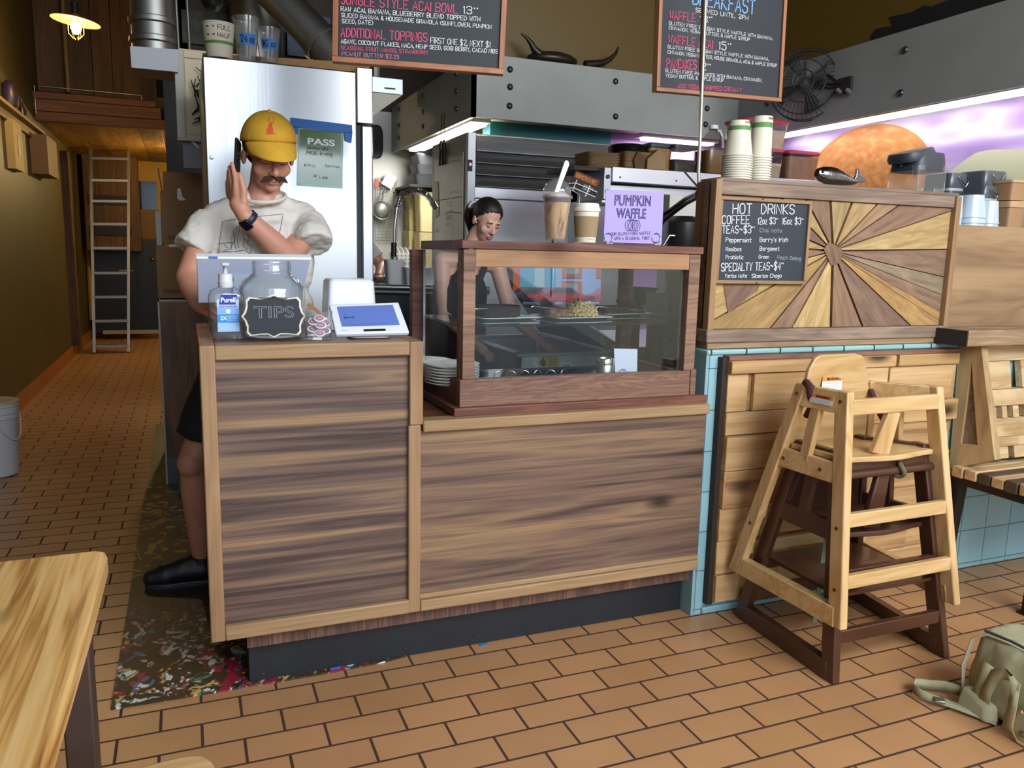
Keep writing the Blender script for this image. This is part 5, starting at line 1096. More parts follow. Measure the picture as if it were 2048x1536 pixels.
t, a_, b_ = carton('carton', 316, 492, 402, 597, 4.72, .5, card_d, 'lower brown carton of the two stacked on the low counter end')
mb = MB(); 
for (x, y, r) in ((363, 557, 5), (363, 570, 4), (374, 570, 4)): mb.lathe([(r*.003, 0), (r*.003, .001)], py(x, y, 4.719), 14, Matrix.Rotation(pi/2, 3, 'X'))
mb.build('printed_marks', plain('mark_brown', '3c2c1e', .8), t)
MB().prism([(-.05, 0), (.05, 0), (.052, .012), (.02, .018), (-.045, .012)], py(357, 494, 4.718), (1, 0, 0), (0, 0, 1), (0, -1, 0), 0, .001).build('torn_tape', paper, t)
t, a_, b_ = carton('carton', 325, 386, 414, 489, 4.72, .5, card_d, 'upper brown carton with open flaps on the low counter end')
a2_, b2_ = py(326, 386, 4.72), py(414, 347, 4.74)
MB().hexa([(a2_.x, 4.722, a2_.z-.002), (b_.x, 4.722, a2_.z-.002), (b_.x, 4.728, a2_.z-.002), (a2_.x, 4.728, a2_.z-.002)], [(a2_.x+.004, 4.76, b2_.z), (b_.x, 4.76, b2_.z), (b_.x, 4.766, b2_.z), (a2_.x+.004, 4.766, b2_.z)]).build('flap', card_d, t)
MB().beam(py(325, 384, 4.74), py(318, 344, 4.9), .05, .006, up=(1, 0, .2)).build('flap', card_d, t)
MB().prism([(-.012, .05), (.004, .055), (.012, .01), (.03, -.006), (.0, -.012), (-.014, .0)], py(360, 397, 4.719), (1, 0, 0), (0, 0, 1), (0, -1, 0), 0, .001).build('torn_patch', paper, t)
o = MB().box(py(313, 489, 4.75).x, py(326, 489, 4.75).x, 4.75, 5.0, py(316, 489, 4.75).z-.005, py(316, 422, 4.75).z).build('foam_sheet', plain('foam_white', 'b9b6aa', .7), None, bev=.003); tag(o, 'white foam sheet standing beside the upper carton', 'sheet')
wc = thing('wall_cabinet', (.10, 4.6, 1.85), 'warm lit white cabinet with a framed edge hanging high beside the refrigerator', 'cabinet')
a_, b_ = py(357, 275, 4.45), py(407, 100, 4.45); wcm = plain('cabinet_lamplit_cream', 'e2d2ae', .5)  # white cabinet; warm lamplight is put into this cream colour
MB().box(a_.x+.02, .30, 4.47, 4.72, a_.z, b_.z).build('cabinet_box', wcm, wc); MB().box(a_.x-.005, a_.x+.035, 4.45, 4.72, a_.z-.005, b_.z-.01).build('edge_frame', plain('cabinet_frame', 'c9c4b4', .45), wc, bev=.003); MB().box(a_.x+.04, .29, 4.462, 4.47, a_.z+.02, b_.z-.045).box(a_.x+.04, .29, 4.462, 4.47, b_.z-.042, b_.z-.005).build('door', wcm, wc, bev=.003)
MB().box(a_.x-.005, .30, 4.45, 4.47, a_.z-.012, a_.z).build('bottom_rail', MATS['cabinet_frame'], wc)
q = [py(x, y, 4.42) for x, y in [(260, 92), (357, 99), (356, 144), (263, 135)]]
hs_ = thing('duct_box', (-.1, 4.42, 2.17), 'plain sheet metal box jutting out high to the side of the cream cabinet', 'duct')
MB().hexa([q[3], q[2], q[2]+Vector((0, .25, 0)), q[3]+Vector((0, .25, 0))], [q[0], q[1], q[1]+Vector((0, .25, 0)), q[0]+Vector((0, .25, 0))]).build('panel', plain('galvanised', '9b9c9e', .45, metal=.4), hs_)
# bracket with a switch below the cabinet
p = py(385, 300, 4.5); sw = thing('switch_box', p, 'small grey metal switch box on the wall under the cream cabinet', 'switch')
MB().box(p.x-.045, p.x+.06, 4.5, 4.54, p.z-.09, p.z+.055).build('box', plain('box_grey', '6f7072', .5, metal=.3), sw); MB().beam(p+Vector((-.01, -.01, .05)), p+Vector((.03, -.01, .01)), .012, .01).build('lever', white, sw)
# twig ornament on the cabinet
mb = MB(); bp_ = py(400, 205, 4.44)
for k in range(14):
    a_ = bp_+Vector((random.uniform(-.01, .02), 0, random.uniform(-.11, .10))); mb.tube([a_, a_+Vector((random.uniform(-.03, .01), -.006, random.uniform(-.03, .05))), a_+Vector((random.uniform(-.05, .01), -.004, random.uniform(-.02, .09)))], [.005, .004, .002], 6)
o = mb.build('twig_ornament', plain('twig', '2b2018', .8), None, smooth=60); tag(o, 'dark twig ornament hanging at the corner of the cream cabinet', 'ornament')
# dark post and partition behind
struct('wall_partition', MB().box(-.09, .09, 5.95, 6.1, 0, 4.6).box(.09, .72, 6.0, 6.1, 0, 2.4), plain('partition_dark', '2a2a2c', .7))
# ducts
dm = steel('duct_steel', (.40, .39, .36), .4, axis='z')
def duct(name, pts, r, lab, rings=()):
    t = thing(name, pts[0], lab, 'duct'); MB().tube(pts, r, 28).build('pipe', dm, t, smooth=40)
    d = (Vector(pts[1])-Vector(pts[0])).normalized(); R = d.to_track_quat('Z', 'Y').to_matrix()
    for z in rings: MB().lathe([(r+.004, -.018), (r+.014, -.012), (r+.014, .012), (r+.004, .018)], Vector(pts[0])+d*z, 28, R, cap0=False, cap1=False).build('seam_ring', dm, t, smooth=50)
a_ = py(310, 110, 5.1); duct('duct', [(a_.x, 5.1, a_.z-.05), (a_.x, 5.1, 4.6)], .115, 'slim round metal duct rising beside the boarded wall', (.12, .22, .48))
a_ = py(515, 110, 5.76); duct('duct', [(a_.x, 5.76, 2.43), (a_.x, 5.76, 4.6)], .165, 'wide round metal duct rising behind the cups on the refrigerator', (.45, .53))
duct('duct', [tuple(py(690, 135, 5.0)), tuple(py(505, -60, 5.3))], .11, 'slanting metal duct running up behind the plastic cups', (.2,))
for x in (358, 380):
    p = py(x, 100, 4.6); o = MB().tube([(p.x, 4.66, 2.2), (p.x-.03, 4.66, 4.6)], .008, 8).build('hanging_rod', plain('rod_grey', '7c786c', .4, metal=.7), None, smooth=50); tag(o, ('thinner' if x == 380 else 'darker') + ' hanging rod above the cream cabinet', 'rod')
# poster covered dark wall behind the ducts
struct('wall_back_dark', MB().box(-.15, 2.0, 6.85, 6.95, 2.42, 4.6), plain('brown_dark', '2c1f13', .7))
pst = [(575, 35, 660, 110, '4a5566'), (620, 60, 662, 104, '6a3030'), (365, 30, 455, 85, '3d3f32')]
for i, (x0, y0, x1, y1, c) in enumerate(pst):
    a_, b_ = py(x0, y1, 5.9+.01*i), py(x1, y0, 5.9+.01*i)
    o = MB().box(a_.x, b_.x, 5.9+.01*i, 5.906+.01*i, a_.z, b_.z).build('poster', plain('poster%d' % i, c, .7, vary=.7, vscale=14), None); tag(o, ['faded blue-grey poster behind the slanting duct', 'reddish poster edge beside the hanging menu board', 'dim greenish poster between the two upright ducts'][i], 'poster')
struct('wall_poster', MB().box(-.1, 1.25, 5.95, 5.99, 2.42, 4.6), plain('brown_dark2', '332417', .7))
# ================================================================== corridor
LY = 9.0
struct('trim_5', MB().box(-1.27, -.12, LY, LY+.10, 2.46, 2.55).box(-1.27, -.17, LY-.02, LY+.08, 2.55, 2.66).box(-1.27, -.21, LY-.04, LY+.06, 2.66, 2.72), loftwood, bev=.004)
mb = MB()
for i in range(5): mb.box(-1.27+i*.22+.003, -1.27+(i+1)*.22-.003, LY+.1, 13.2, 2.47, 2.5)
struct('ceiling_loft', mb, planks_y)
rl = thing('loft_rail', (-.8, LY, 2.72), 'thin metal guard rail along the edge of the wooden loft', 'rail')
a_, b_ = py(78, 172, LY-.03), py(283, 191, LY-.03)
MB().tube([a_, b_], .010, 8).build('bar', plain('rail_metal', '8a8070', .35, metal=.8), rl, smooth=50); MB().tube([a_+Vector((-.04, 0, .0)), a_+Vector((-.04, 0, -.26))], .008, 8).build('post', MATS['rail_metal'], rl, smooth=50); MB().tube([b_, b_+Vector((0, 0, -.1))], .008, 8).build('post', MATS['rail_metal'], rl, smooth=50)
MB().tube([(-.97, LY-.02, 2.74), (-.97, LY-.02, 4.5)], .02, 10).build('conduit', plain('conduit_tan', '7a6038', .5), rl, smooth=50)
# pendant lamp
c_ = py(151, 42, 7.0); pd = thing('pendant_lamp', c_, 'lit pendant lamp with a flat disc shade and caged bulb in the corridor', 'lamp')
R = Matrix.Rotation(math.radians(6), 3, 'Y')
MB().lathe([(.02, .05), (.05, .03), (.165, .0), (.166, -.004), (.05, .02), (.02, .03)], c_, 32, R, cap0=False).build('lamp_shade', plain('shade_copper', 'c08a4c', .5), pd, smooth=60)
MB().tube([c_+Vector((0, 0, .04)), c_+Vector((0, 0, .13))], .025, 14).build('socket', black, pd, smooth=50); MB().tube([c_+Vector((0, 0, .12)), (c_.x, c_.y, 4.6)], .006, 6).build('cord', black, pd)
MB().ell(c_+Vector((0, 0, -.045)), (.036, .036, .05)).build('bulb', plain('bulb_glow', (1, .72, .34), .5, emit=60), pd, smooth=80)
mb = MB()
for i in range(6):
    a_ = i*pi/3; mb.tube([c_+Vector((.05*math.cos(a_), .05*math.sin(a_), .0)), c_+Vector((.052*math.cos(a_), .052*math.sin(a_), -.09)), c_+Vector((.02*math.cos(a_), .02*math.sin(a_), -.125))], .003, 5)
mb.build('cage', plain('brass', 'a07a3a', .3, metal=1), pd)
l = bpy.data.lights.new('bulb', 'POINT'); l.energy = 15; l.color = (1, .70, .34); l.shadow_soft_size = .06; lo = bpy.data.objects.new('bulb_light', l); COL.objects.link(lo); lo.parent = pd; lo.location = (0, 0, -.16)
# second lamp, under the loft round the corner
c2 = Vector((.25, 10.6, 2.35)); pd2 = thing('ceiling_lamp', c2, 'bare warm bulb under the loft, round the corner', 'lamp'); MB().ell(c2, .04).build('bulb', MATS['bulb_glow'], pd2, smooth=80); MB().tube([c2, (c2.x, c2.y, 2.47)], .02, 10).build('socket', black, pd2)
l = bpy.data.lights.new('bulb', 'POINT'); l.energy = 34; l.color = (1, .72, .30); l.shadow_soft_size = .06; lo = bpy.data.objects.new('bulb_light', l); COL.objects.link(lo); lo.parent = pd2; lo.location = (0, -.08, -.08)
# lamp behind the refrigerator; it gives no light, the cabinet colour carries its warmth
c3 = Vector((.16, 4.12, 2.42)); pd3 = thing('clip_lamp', c3, 'small warm clip lamp above the flattened box by the cream cabinet', 'lamp'); MB().lathe([(.015, .05), (.04, .02), (.05, -.02)], c3, 18, Matrix.Rotation(2.2, 3, 'X'), cap1=False).build('lamp_shade', black, pd3, smooth=50); MB().tube([c3+Vector((0, -.03, .02)), (c3.x, c3.y, 4.6)], .006, 6).build('cord', black, pd3)
# ledge with trinkets, canvases
struct('trim_6', MB().box(-1.27, -1.19, 5.5, 9.0, 2.33, 2.36).box(-1.27, -1.245, 5.5, 9.0, 2.26, 2.33), plain('ledge_yellow', '8f6f22', .5), bev=.003)
pz_ = px(18, 195, -1.23); o = MB().lathe([(.01, 0), (.06, .01), (.065, .08), (.05, .16), (.02, .2), (.001, .205)], (-1.23, pz_.y, 2.361), 20).build('purple_vase', plain('vase_purple', '33203a', .4), None, smooth=60); tag(o, 'round purple vase on the wall ledge in the corridor', 'vase')
pz_ = px(44, 225, -1.23); o = MB().lathe([(.03, 0), (.035, .05), (.012, .10), (.011, .15), (.001, .152)], (-1.23, pz_.y, 2.361), 16).build('small_bottle', plain('bottle_dark', '3a2416', .3), None, smooth=60); tag(o, 'small dark bottle on the wall ledge near the loft', 'bottle')
for i, (ya, yb2, za, zb2, lab, c) in enumerate([(7.50, 7.86, 1.89, 2.27, 'pale framed picture hanging on the olive wall, nearer of the two', 'b79a58'), (8.60, 9.22, 1.94, 2.29, 'plain brown canvas on the olive wall, farther of the two', '7a5526')]):
    t = thing('picture', (-1.26, (ya+yb2)/2, za), lab, 'picture')
    MB().box(-1.268, -1.21 if i == 0 else -1.13, ya, yb2, za, zb2).build('canvas', plain('canvas%d' % i, c, .6), t)
    if i == 0: MB().box(-1.21, -1.206, ya+.14, yb2-.14, za+.12, zb2-.1).build('print', plain('print_grey', '6a6a66', .4, vary=.5, vscale=9), t)
# step ladder
ly = 9.57*1.137; a_, b_ = pz(190, 706, 0), pz(257, 706, 0); yl = (a_.y+b_.y)/2; la = thing('ladder', (-.88, yl, 0), 'tall aluminium ladder leaning against the wooden loft in the corridor', 'ladder')
tl, tr = py(181, 292, yl+.45), py(257, 294, yl+.45); alu = plain('aluminium', '9a968c', .35, metal=.8)
for (s, e_) in ((Vector((a_.x, yl, .01)), tl), (Vector((b_.x, yl, .01)), tr)): MB().beam(s, e_, .03, .07, up=(0, 1, 0)).build('side_rail', alu, la)
for yy_ in (319, 361, 404, 450, 498, 547, 595, 643, 693):
    k = None
    for i in range(200):
        q_ = Vector((a_.x, yl, 0)).lerp(tl, i/199); pr_ = (CR.dot(q_-CAM), CD.dot(q_-CAM), CF.dot(q_-CAM))
        if 768+F_PX*pr_[1]/pr_[2] <= yy_: k = i/199; break
    q0, q1 = Vector((a_.x, yl, 0)).lerp(tl, k), Vector((b_.x, yl, 0)).lerp(tr, k); MB().beam(q0, q1, .09, .03).build('step', alu, la)
# end of the corridor
dr_ = thing('door_2', (-.6, 13.1, 0), 'black lower door with a white sill strip at the end of the corridor', 'door'); dr_['kind'] = 'structure'
MB().box(-1.19, -.36, 12.4, 12.46, .10, 1.40).build('leaf', plain('door_black', '0b0c0e', .4), dr_); MB().box(-1.1, -.36, 12.36, 12.4, .08, .13).build('sill', plain('sill_white', 'a8a294', .6), dr_)
c_ = py(305, 518, 12.35); MB().ell(c_, .025).build('handle', plain('brass', 'a07a3a', .3, metal=1), dr_, smooth=80)
MB().box(-.86, -.68, 12.37, 12.4, .95, .97).build('handle', plain('rod_grey', '7c786c', .4, metal=.7), dr_)
br_ = thing('storage_cabinet', (-.9, 12.2, 1.4), 'brown wooden wall cupboard behind the ladder', 'cabinet')
a_, b_ = py(175, 500, 12.1), py(272, 295, 12.1); MB().box(a_.x, b_.x, 12.1, 12.4, a_.z, b_.z).build('cupboard', darkwood, br_)
for dz in (.2, .6): MB().box(a_.x+.05, b_.x-.1, 12.08, 12.1, a_.z+dz, a_.z+dz+.12).build('slot', black, br_)
sd = thing('door_3', (-.3, 12.4, 1.3), 'yellow and brown door with a dark pane under the loft', 'door'); sd['kind'] = 'structure'
a_, b_ = py(266, 490, 12.6), py(340, 262, 12.6); MB().box(a_.x, b_.x+.2, 12.6, 12.66, a_.z, b_.z).build('leaf', wall_yel, sd)
a2, b2 = py(272, 420, 12.59), py(313, 364, 12.59); MB().box(a2.x, b2.x, 12.58, 12.6, a2.z, b2.z).build('pane', blackgloss, sd)
a2, b2 = py(266, 487, 12.59), py(318, 420, 12.59); MB().box(a2.x, b2.x, 12.57, 12.6, a2.z, b2.z).build('panel', plain('panel_brown', '6b4a1e', .6), sd)
mb = MB()
for (x, y) in [(172, 420), (172, 414), (182, 607), (170, 405), (182, 597), (182, 615)]:
    q_ = px(x, y, -1.25); mb.box(-1.262, -1.235, q_.y-.1, q_.y+.1, q_.z-.05, q_.z+.05)
cp = thing('conduit', (-1.25, 11.6, 1), 'yellow conduit with white junction boxes running down the corridor wall', 'pipe')
MB().tube([px(165, 300, -1.235), px(172, 420, -1.235), px(183, 640, -1.235)], .028, 8).build('pipe', plain('pipe_yellow', '9a7226', .5), cp)
for (x, y) in [(172, 415), (182, 606)]: 
    q_ = px(x, y, -1.25); MB().box(-1.258, -1.20, q_.y-.12, q_.y+.12, q_.z-.10, q_.z+.10).build('junction_box', plain('box_white', 'a9a696', .5), cp)
# bucket
bk = thing('bucket', (-1.05, 5.2, 0), 'white plastic bucket with a wire handle standing against the corridor wall', 'bucket')
MB().lathe([(.10, 0), (.112, .01), (.122, .33), (.13, .335), (.128, .36), (.133, .365), (.131, .40), (.136, .405), (.134, .425), (.12, .425), (.105, .02)], bk.location, 36, cap1=False).build('pail', plain('pail_white', 'b9b9bc', .4), bk, smooth=40)
MB().lathe([(.135, .415), (.137, .43), (.12, .435), (.10, .43)], bk.location, 36).build('lid', plain('lid_cream', 'b0a88c', .5), bk, smooth=40)
MB().tube([Vector(bk.location)+Vector((.136*math.cos(a), .136*math.sin(a)*.9-.0, .37-.16*math.sin(s_))) for a, s_ in [(.5-i*.25, i*pi/8) for i in range(9)]], .004, 6).build('handle', plain('wire_pale', 'bdb6a4', .4), bk, smooth=50)
# ================================================================== big refrigerator with louvred top
bf = thing('refrigerator', (2.15, 5.05, 0), 'wide stainless refrigerator with a louvred grille on top behind the woman', 'refrigerator')
MB().box(1.60, 2.70, 4.74, 5.45, .1, 2.03).build('cabinet', plain('fridge_side', '8e8a80', .4, metal=.5), bf)
MB().box(1.60, 1.652, 4.70, 4.74, .1, 2.03).build('side_frame', plain('frame_pale', 'b9bcbe', .35, metal=.5), bf, bev=.003)
for i, (z0, z1) in enumerate([(1.925, 2.02), (1.855, 1.922), (1.785, 1.852), (1.715, 1.782)]):
    MB().hexa([(1.655, 4.69, z0), (2.70, 4.69, z0), (2.70, 4.74, z0), (1.655, 4.74, z0)], [(1.655, 4.722, z1), (2.70, 4.722, z1), (2.70, 4.74, z1), (1.655, 4.74, z1)]).build('louvre', stainless_x if i == 0 else stainless_d, bf, bev=.002)
MB().box(1.655, 2.70, 4.715, 4.74, 1.65, 1.712).build('trim_band', stainless_x, bf)
for (a, c) in ((1.645, 2.17), (2.18, 2.70)): MB().box(a, c, 4.69, 4.74, .25, 1.645).build('door', stainless_x, bf, bev=.006)
MB().box(1.61, 1.635, 4.66, 4.70, 1.42, 1.58).build('handle', black, bf, bev=.004)
p = py(939, 330, 4.698); MB().box(p.x-.012, p.x+.016, 4.69, 4.70, p.z-.035, p.z+.03).build('switch', black, bf); MB().ell(p+Vector((.002, -.012, .003)), (.008, .004, .009)).build('switch_lamp', plain('switch_red', (1, .12, .16), .4, emit=2.0), bf)
MB().box(1.62, 2.68, 4.75, 5.4, 0, .1).build('plinth', black, bf)
# whiteboard and clips on its side
wb = thing('whiteboard', (1.59, 5.0, 1.7), 'tall whiteboard with scribbled notes hung on the side of the wide refrigerator', 'whiteboard')
cs = [(869, 318), (926, 304), (924, 478), (869, 489)]; q = [px(x, y, 1.592) for x, y in cs]
MB().hexa([q[3], q[2], q[2]+Vector((.006, 0, 0)), q[3]+Vector((.006, 0, 0))], [q[0], q[1], q[1]+Vector((.006, 0, 0)), q[0]+Vector((.006, 0, 0))]).build('board', plain('whiteboard', 'c9bfa6', .25, vary=.06), wb)
mb = MB(); o_, n_ = Vector((1.591, 0, 0)), (-1, 0, 0)
for (tx_, a_, b_, h_) in [('FRIDAY SPECIALS', (872, 322), (924, 310), 7), ('SMOOTHIE', (876, 332), (922, 322), 5), ('SIMPLE', (901, 389), (917, 384), 5), ('TO', (893, 412), (902, 411), 7), ('EGGS', (893, 440), (902, 438), 8), ('MILK', (893, 452), (902, 450), 6), ('OATS', (872, 465), (878, 464), 6)]:
    chalk(mb, tx_, a_, b_, h_, o_, n_, up=Vector((0, 0, 1)), lift=.002)
for pth in ([(870, 402), (924, 393)], [(903, 402), (905, 476)], [(891, 428), (900, 423), (924, 427)], [(892, 424), (891, 430)]): ribbon(mb, [px(x, y, 1.589) for x, y in pth], .004, n_)
mb.build('writing', plain('marker_dark', '3a3f3c', .6), wb)
MB().hexa([px(870, 437, 1.589), px(878, 430, 1.589), px(878, 430, 1.5895), px(870, 437, 1.5895)], [px(869, 362, 1.589), px(876, 364, 1.589), px(876, 364, 1.5895), px(869, 362, 1.5895)]).build('orange_streak', plain('orange_streak', 'd9a04c', .4), wb)
for (x, y) in [(882, 292), (888, 290)]:
    q_ = px(x, y, 1.585); o = MB().tube([q_+Vector((0, .03*math.cos(a), .03*math.sin(a))) for a in [i*2*pi/14 for i in range(14)]], .005, 6, closed=True).tube([q_+Vector((0, 0, .03)), q_+Vector((0, 0, .20))], .002, 6).tube([q_+Vector((0, -.02, -.03)), q_+Vector((0, -.03, -.12)), q_+Vector((0, .03, -.12)), q_+Vector((0, .02, -.03))], .006, 6).build('hook_clip', iron, None, smooth=50); tag(o, 'wire clip hanging above the whiteboard ' + ('nearer the light' if x == 888 else 'beside the black tubs'), 'clip')
# ================================================================== dish area at the back
st = thing('dish_table', (1.3, 6.2, 0), 'stainless dish sink table along the white back wall', 'table')
MB().box(.85, 2.6, 5.85, 6.58, 1.12, 1.16).build('table_top', stainless_x, st, bev=.006); MB().box(.87, 2.58, 5.9, 6.55, .45, 1.12).build('basin', plain('basin_dark', '3c3f40', .4, metal=.6), st)
for x in (.9, 2.5): MB().tube([(x, 5.92, 0), (x, 5.92, .46)], .02, 10).build('leg', stainless, st)
for x in (.92, 1.25, 1.6): MB().box(x, x+.28, 5.885, 5.9, .5, 1.0).build('door_panel', plain('panel_green_grey', '5a5e56', .5), st)
# front dish table with a round edge, seen over the card screen
f2 = thing('sink_counter', (1.15, 4.55, 0), 'dark stainless counter with a rolled edge seen between the refrigerator and the display case', 'counter')
A_, B_ = py(760, 572, 4.55), py(840, 590, 4.15)
MB().hexa([(.93, 4.45, A_.z-.03), (1.55, 4.15, A_.z-.03), (1.58, 4.9, A_.z-.03), (.93, 4.9, A_.z-.03)], [(.93, 4.45, A_.z), (1.55, 4.15, A_.z), (1.58, 4.9, A_.z), (.93, 4.9, A_.z)]).build('counter_top', stainless_d, f2)
MB().tube([(.93, 4.45, A_.z), (1.55, 4.15, A_.z)], .018, 10).build('rolled_edge', stainless_x, f2, smooth=50)
MB().hexa([(.95, 4.48, 0), (1.55, 4.2, 0), (1.55, 4.88, 0), (.95, 4.88, 0)], [(.95, 4.48, A_.z-.03), (1.55, 4.2, A_.z-.03), (1.55, 4.88, A_.z-.03), (.95, 4.88, A_.z-.03)]).build('cupboard', plain('cup_dark', '34383c', .5, metal=.2), f2)
p = py(790, 560, 4.5); o = loft(MB(), [(0, .045, .045, 4), (.15, .055, .055, 4), (.15, .05, .05, 4), (.01, .04, .04, 4)], (p.x, 4.52, A_.z+.001), cap1=False).build('measuring_jug', plain('jug_grey', 'c9cac6', .4), None, smooth=40); tag(o, 'pale square measuring jug on the dark sink counter', 'jug')
o = loft(MB(), [(0, .10, .06, 6), (.11, .11, .07, 6), (.11, .10, .06, 6), (.02, .09, .05, 6)], (py(842, 560, 4.45).x, 4.5, A_.z+.001), cap1=False).build('food_pan', stainless, None, smooth=40); tag(o, 'steel food pan on the dark sink counter beside the jug', 'pan')
# spray faucet
fa = thing('spray_faucet', py(789, 505, 4.6), 'spring neck spray faucet arching over the sink in front of the whiteboard', 'faucet')
pts = [py(x, y, 4.62) for x, y in [(788, 560), (788, 500), (790, 450), (794, 415), (800, 393), (815, 384), (835, 380), (852, 388), (865, 405), (872, 418)]]
sp_ = []
for a_, b_ in zip(pts, pts[1:]): sp_ += [a_.lerp(b_, i/6) for i in range(6)]
sp_.append(pts[-1])
MB().tube(sp_, .008, 8).build('neck', chrome, fa, smooth=50)
mb = MB(); hel = []; N_ = 34
seg = sp_[18:]
for i in range(len(seg)*8-8):
    u_ = i/8; j = int(u_); c_ = seg[j].lerp(seg[min(j+1, len(seg)-1)], u_-j); d_ = (seg[min(j+1, len(seg)-1)]-seg[j]).normalized(); s_ = Vector((0, 1, 0)); w_ = d_.cross(s_); a_ = i*.9
    hel.append(c_+(s_*math.cos(a_)+w_*math.sin(a_))*.017)
MB().tube(hel, .0028, 5).build('spring', chrome, fa, smooth=50)
MB().tube([py(788, 485, 4.62), py(787, 520, 4.62)], .017, 12).build('valve', black, fa, smooth=50); MB().tube([py(789, 515, 4.6), py(786, 545, 4.58)], .021, 12).build('spray_head', chrome, fa, smooth=50)
MB().tube([(py(788, 560, 4.62).x, 4.62, A_.z), (py(788, 560, 4.62).x, 4.62, A_.z+.02)], .03, 14).build('base', chrome, fa)
# things on the dish wall
gr = thing('wire_grid', py(772, 420, 6.57), 'white wire grid with utensils hung on the dish wall', 'rack')
a_, b_ = py(752, 480, 6.56), py(794, 358, 6.56); mb = MB(); nx_, nz_ = 9, 20
for i in range(nx_+1): x = a_.x+(b_.x-a_.x)*i/nx_; mb.tube([(x, 6.56, a_.z), (x, 6.56, b_.z)], .003, 5)
for i in range(nz_+1): z = a_.z+(b_.z-a_.z)*i/nz_; mb.tube([(a_.x, 6.56, z), (b_.x, 6.56, z)], .003, 5)
mb.build('wire', plain('grid_grey', 'a6a698', .4), gr)
def util(nm, mb, m, lab, cat='utensil'): o = mb.build(nm, m, None, smooth=50); return tag(o, lab, cat)
c_ = py(764, 420, 6.5); util('sieve', MB().tube([c_+Vector((.075*math.cos(a), 0, .075*math.sin(a))) for a in [i*2*pi/24 for i in range(24)]], .006, 6, closed=True).ell(c_+Vector((0, .03, 0)), (.07, .04, .07)).tube([c_+Vector((0, 0, .075)), py(768, 378, 6.5)], .006, 6), plain('sieve_grey', '8d8d86', .4, metal=.6), 'round wire sieve hanging on the grid of the dish wall')
util('ladle', MB().beam(py(752, 375, 6.52), py(754, 358, 6.52), .03, .02, up=(0, 1, 0)), plain('red_plastic', 'b8402c', .5), 'red handled tool on the wire grid of the dish wall')
util('whisk', MB().tube([py(766, 385, 6.51), py(759, 395, 6.51), py(767, 402, 6.51), py(774, 392, 6.51), py(766, 385, 6.51)], .004, 5).tube([py(762, 365, 6.51), py(758, 400, 6.51)], .004, 5), plain('sieve_grey', '8d8d86', .4, metal=.6), 'wire whisk hanging on the grid of the dish wall')
util('cutting_board', MB().obox(py(778, 362, 6.53), (.09, .008, .10), Matrix.Rotation(.5, 3, 'Y')), plain('board_white', 'e0e0da', .5), 'tilted white plastic board on the wire grid', 'board')
pt = thing('towel_dispenser', py(757, 283, 6.55), 'dark oval towel dispenser high on the white dish wall', 'dispenser')
c_ = py(752, 283, 6.52); MB().prism([(.06*math.copysign(abs(math.cos(a))**.6, math.cos(a)), .13*math.copysign(abs(math.sin(a))**.6, math.sin(a))) for a in [i*2*pi/28 for i in range(28)]], c_, (1, 0, 0), (0, 0, 1), (0, -1, 0), -.07, .0).build('housing', blackgloss, pt, bev=.01)
p = py(810, 442, 6.3); bs_ = thing('dish_basket', (p.x, 6.3, 1.161), 'white plastic dish basket holding plates at the back sink', 'basket')
bz = zof(810, 457, 6.3); loft(MB(), [(0, .10, .08, 6), (.14, .115, .09, 6), (.14, .108, .085, 6), (.01, .095, .075, 6)], bs_.location, cap1=False).build('tub', plain('basket_white', 'd9dad2', .5), bs_, smooth=40)
for k in range(4):
    o = MB().lathe([(.001, 0), (.08, .004), (.08, .008), (.001, .006)], (0, 0, 0), 24, Matrix.Rotation(pi/2-.25, 3, 'Y')).build('dish_plate', dish, None, smooth=40); o.location = (p.x-.06+.035*k, 6.3, 1.161+.11); tag(o, 'white plate standing in the dish basket at the back sink', 'plate', 'plates in the dish basket')
MB()
mb = MB()
hz_ = plain('slot_dark', '8a8a84', .7); sl_ = MB()
for i in range(6):
    for j in range(4): sl_.box(p.x-.09+i*.032, p.x-.075+i*.032, 6.3-.089, 6.3-.086, 1.19+j*.028, 1.203+j*.028)
sl_.build('slots', hz_, bs_)
for k, (x, y0, y1, w_, c, lab) in enumerate([(826, 380, 468, 14, 'd8c98a', 'tall stack of cream tubs beside the dish basket'), (851, 384, 462, 18, 'ddd09a', 'wide cream tub next to the spray faucet')]):
    tY = (6.47, 6.25)[k]; p = py(x, y1, tY); z1_ = zof(x, y0, tY); kk = (p-CAM).length/F_PX; t = thing('cream_tub', (p.x, tY, 1.161), lab, 'tub')
    for i in range(4 if k == 0 else 2):
        n_ = 4 if k == 0 else 2; hh_ = (z1_-1.161)/n_; loft(MB(), [(0, w_*kk*.86, .08, 8), (hh_*.85, w_*kk, .09, 8), (hh_*.98, w_*kk*1.04, .093, 8)], (p.x, tY, 1.161+hh_*i)).build('tub', plain('cream%d' % k, c, .5), t, smooth=40)
sh = thing('wire_shelf', (1.75, 6.3, 1.8), 'black wire shelf carrying a stack of dark tubs beside the whiteboard', 'shelf')
p = py(840, 372, 6.25); MB().box(p.x-.12, p.x+.5, 6.1, 6.58, p.z-.02, p.z).build('shelf_board', iron, sh); MB().beam((p.x-.1, 6.56, p.z-.12), (p.x-.1, 6.56, p.z), .02, .02, up=(0, 1, 0)).build('bracket', iron, sh)
zt = p.z
for k, (h_, w_) in enumerate([(.085, .125), (.075, .12), (.07, .118), (.075, .115), (.075, .105)]):
    o = loft(MB(), [(0, w_*.86, .10, 8), (h_*.8, w_, .11, 8), (h_*.97, w_*1.05, .115, 8)], (p.x+.06+.006*k, 6.28, zt+.001)).build('dark_tub', plain('tub_black', '2b2d30', .5), None, smooth=40); zt += h_
    tag(o, 'dark plastic tub in the stack on the wire shelf beside the whiteboard', 'tub', 'stack of dark tubs')
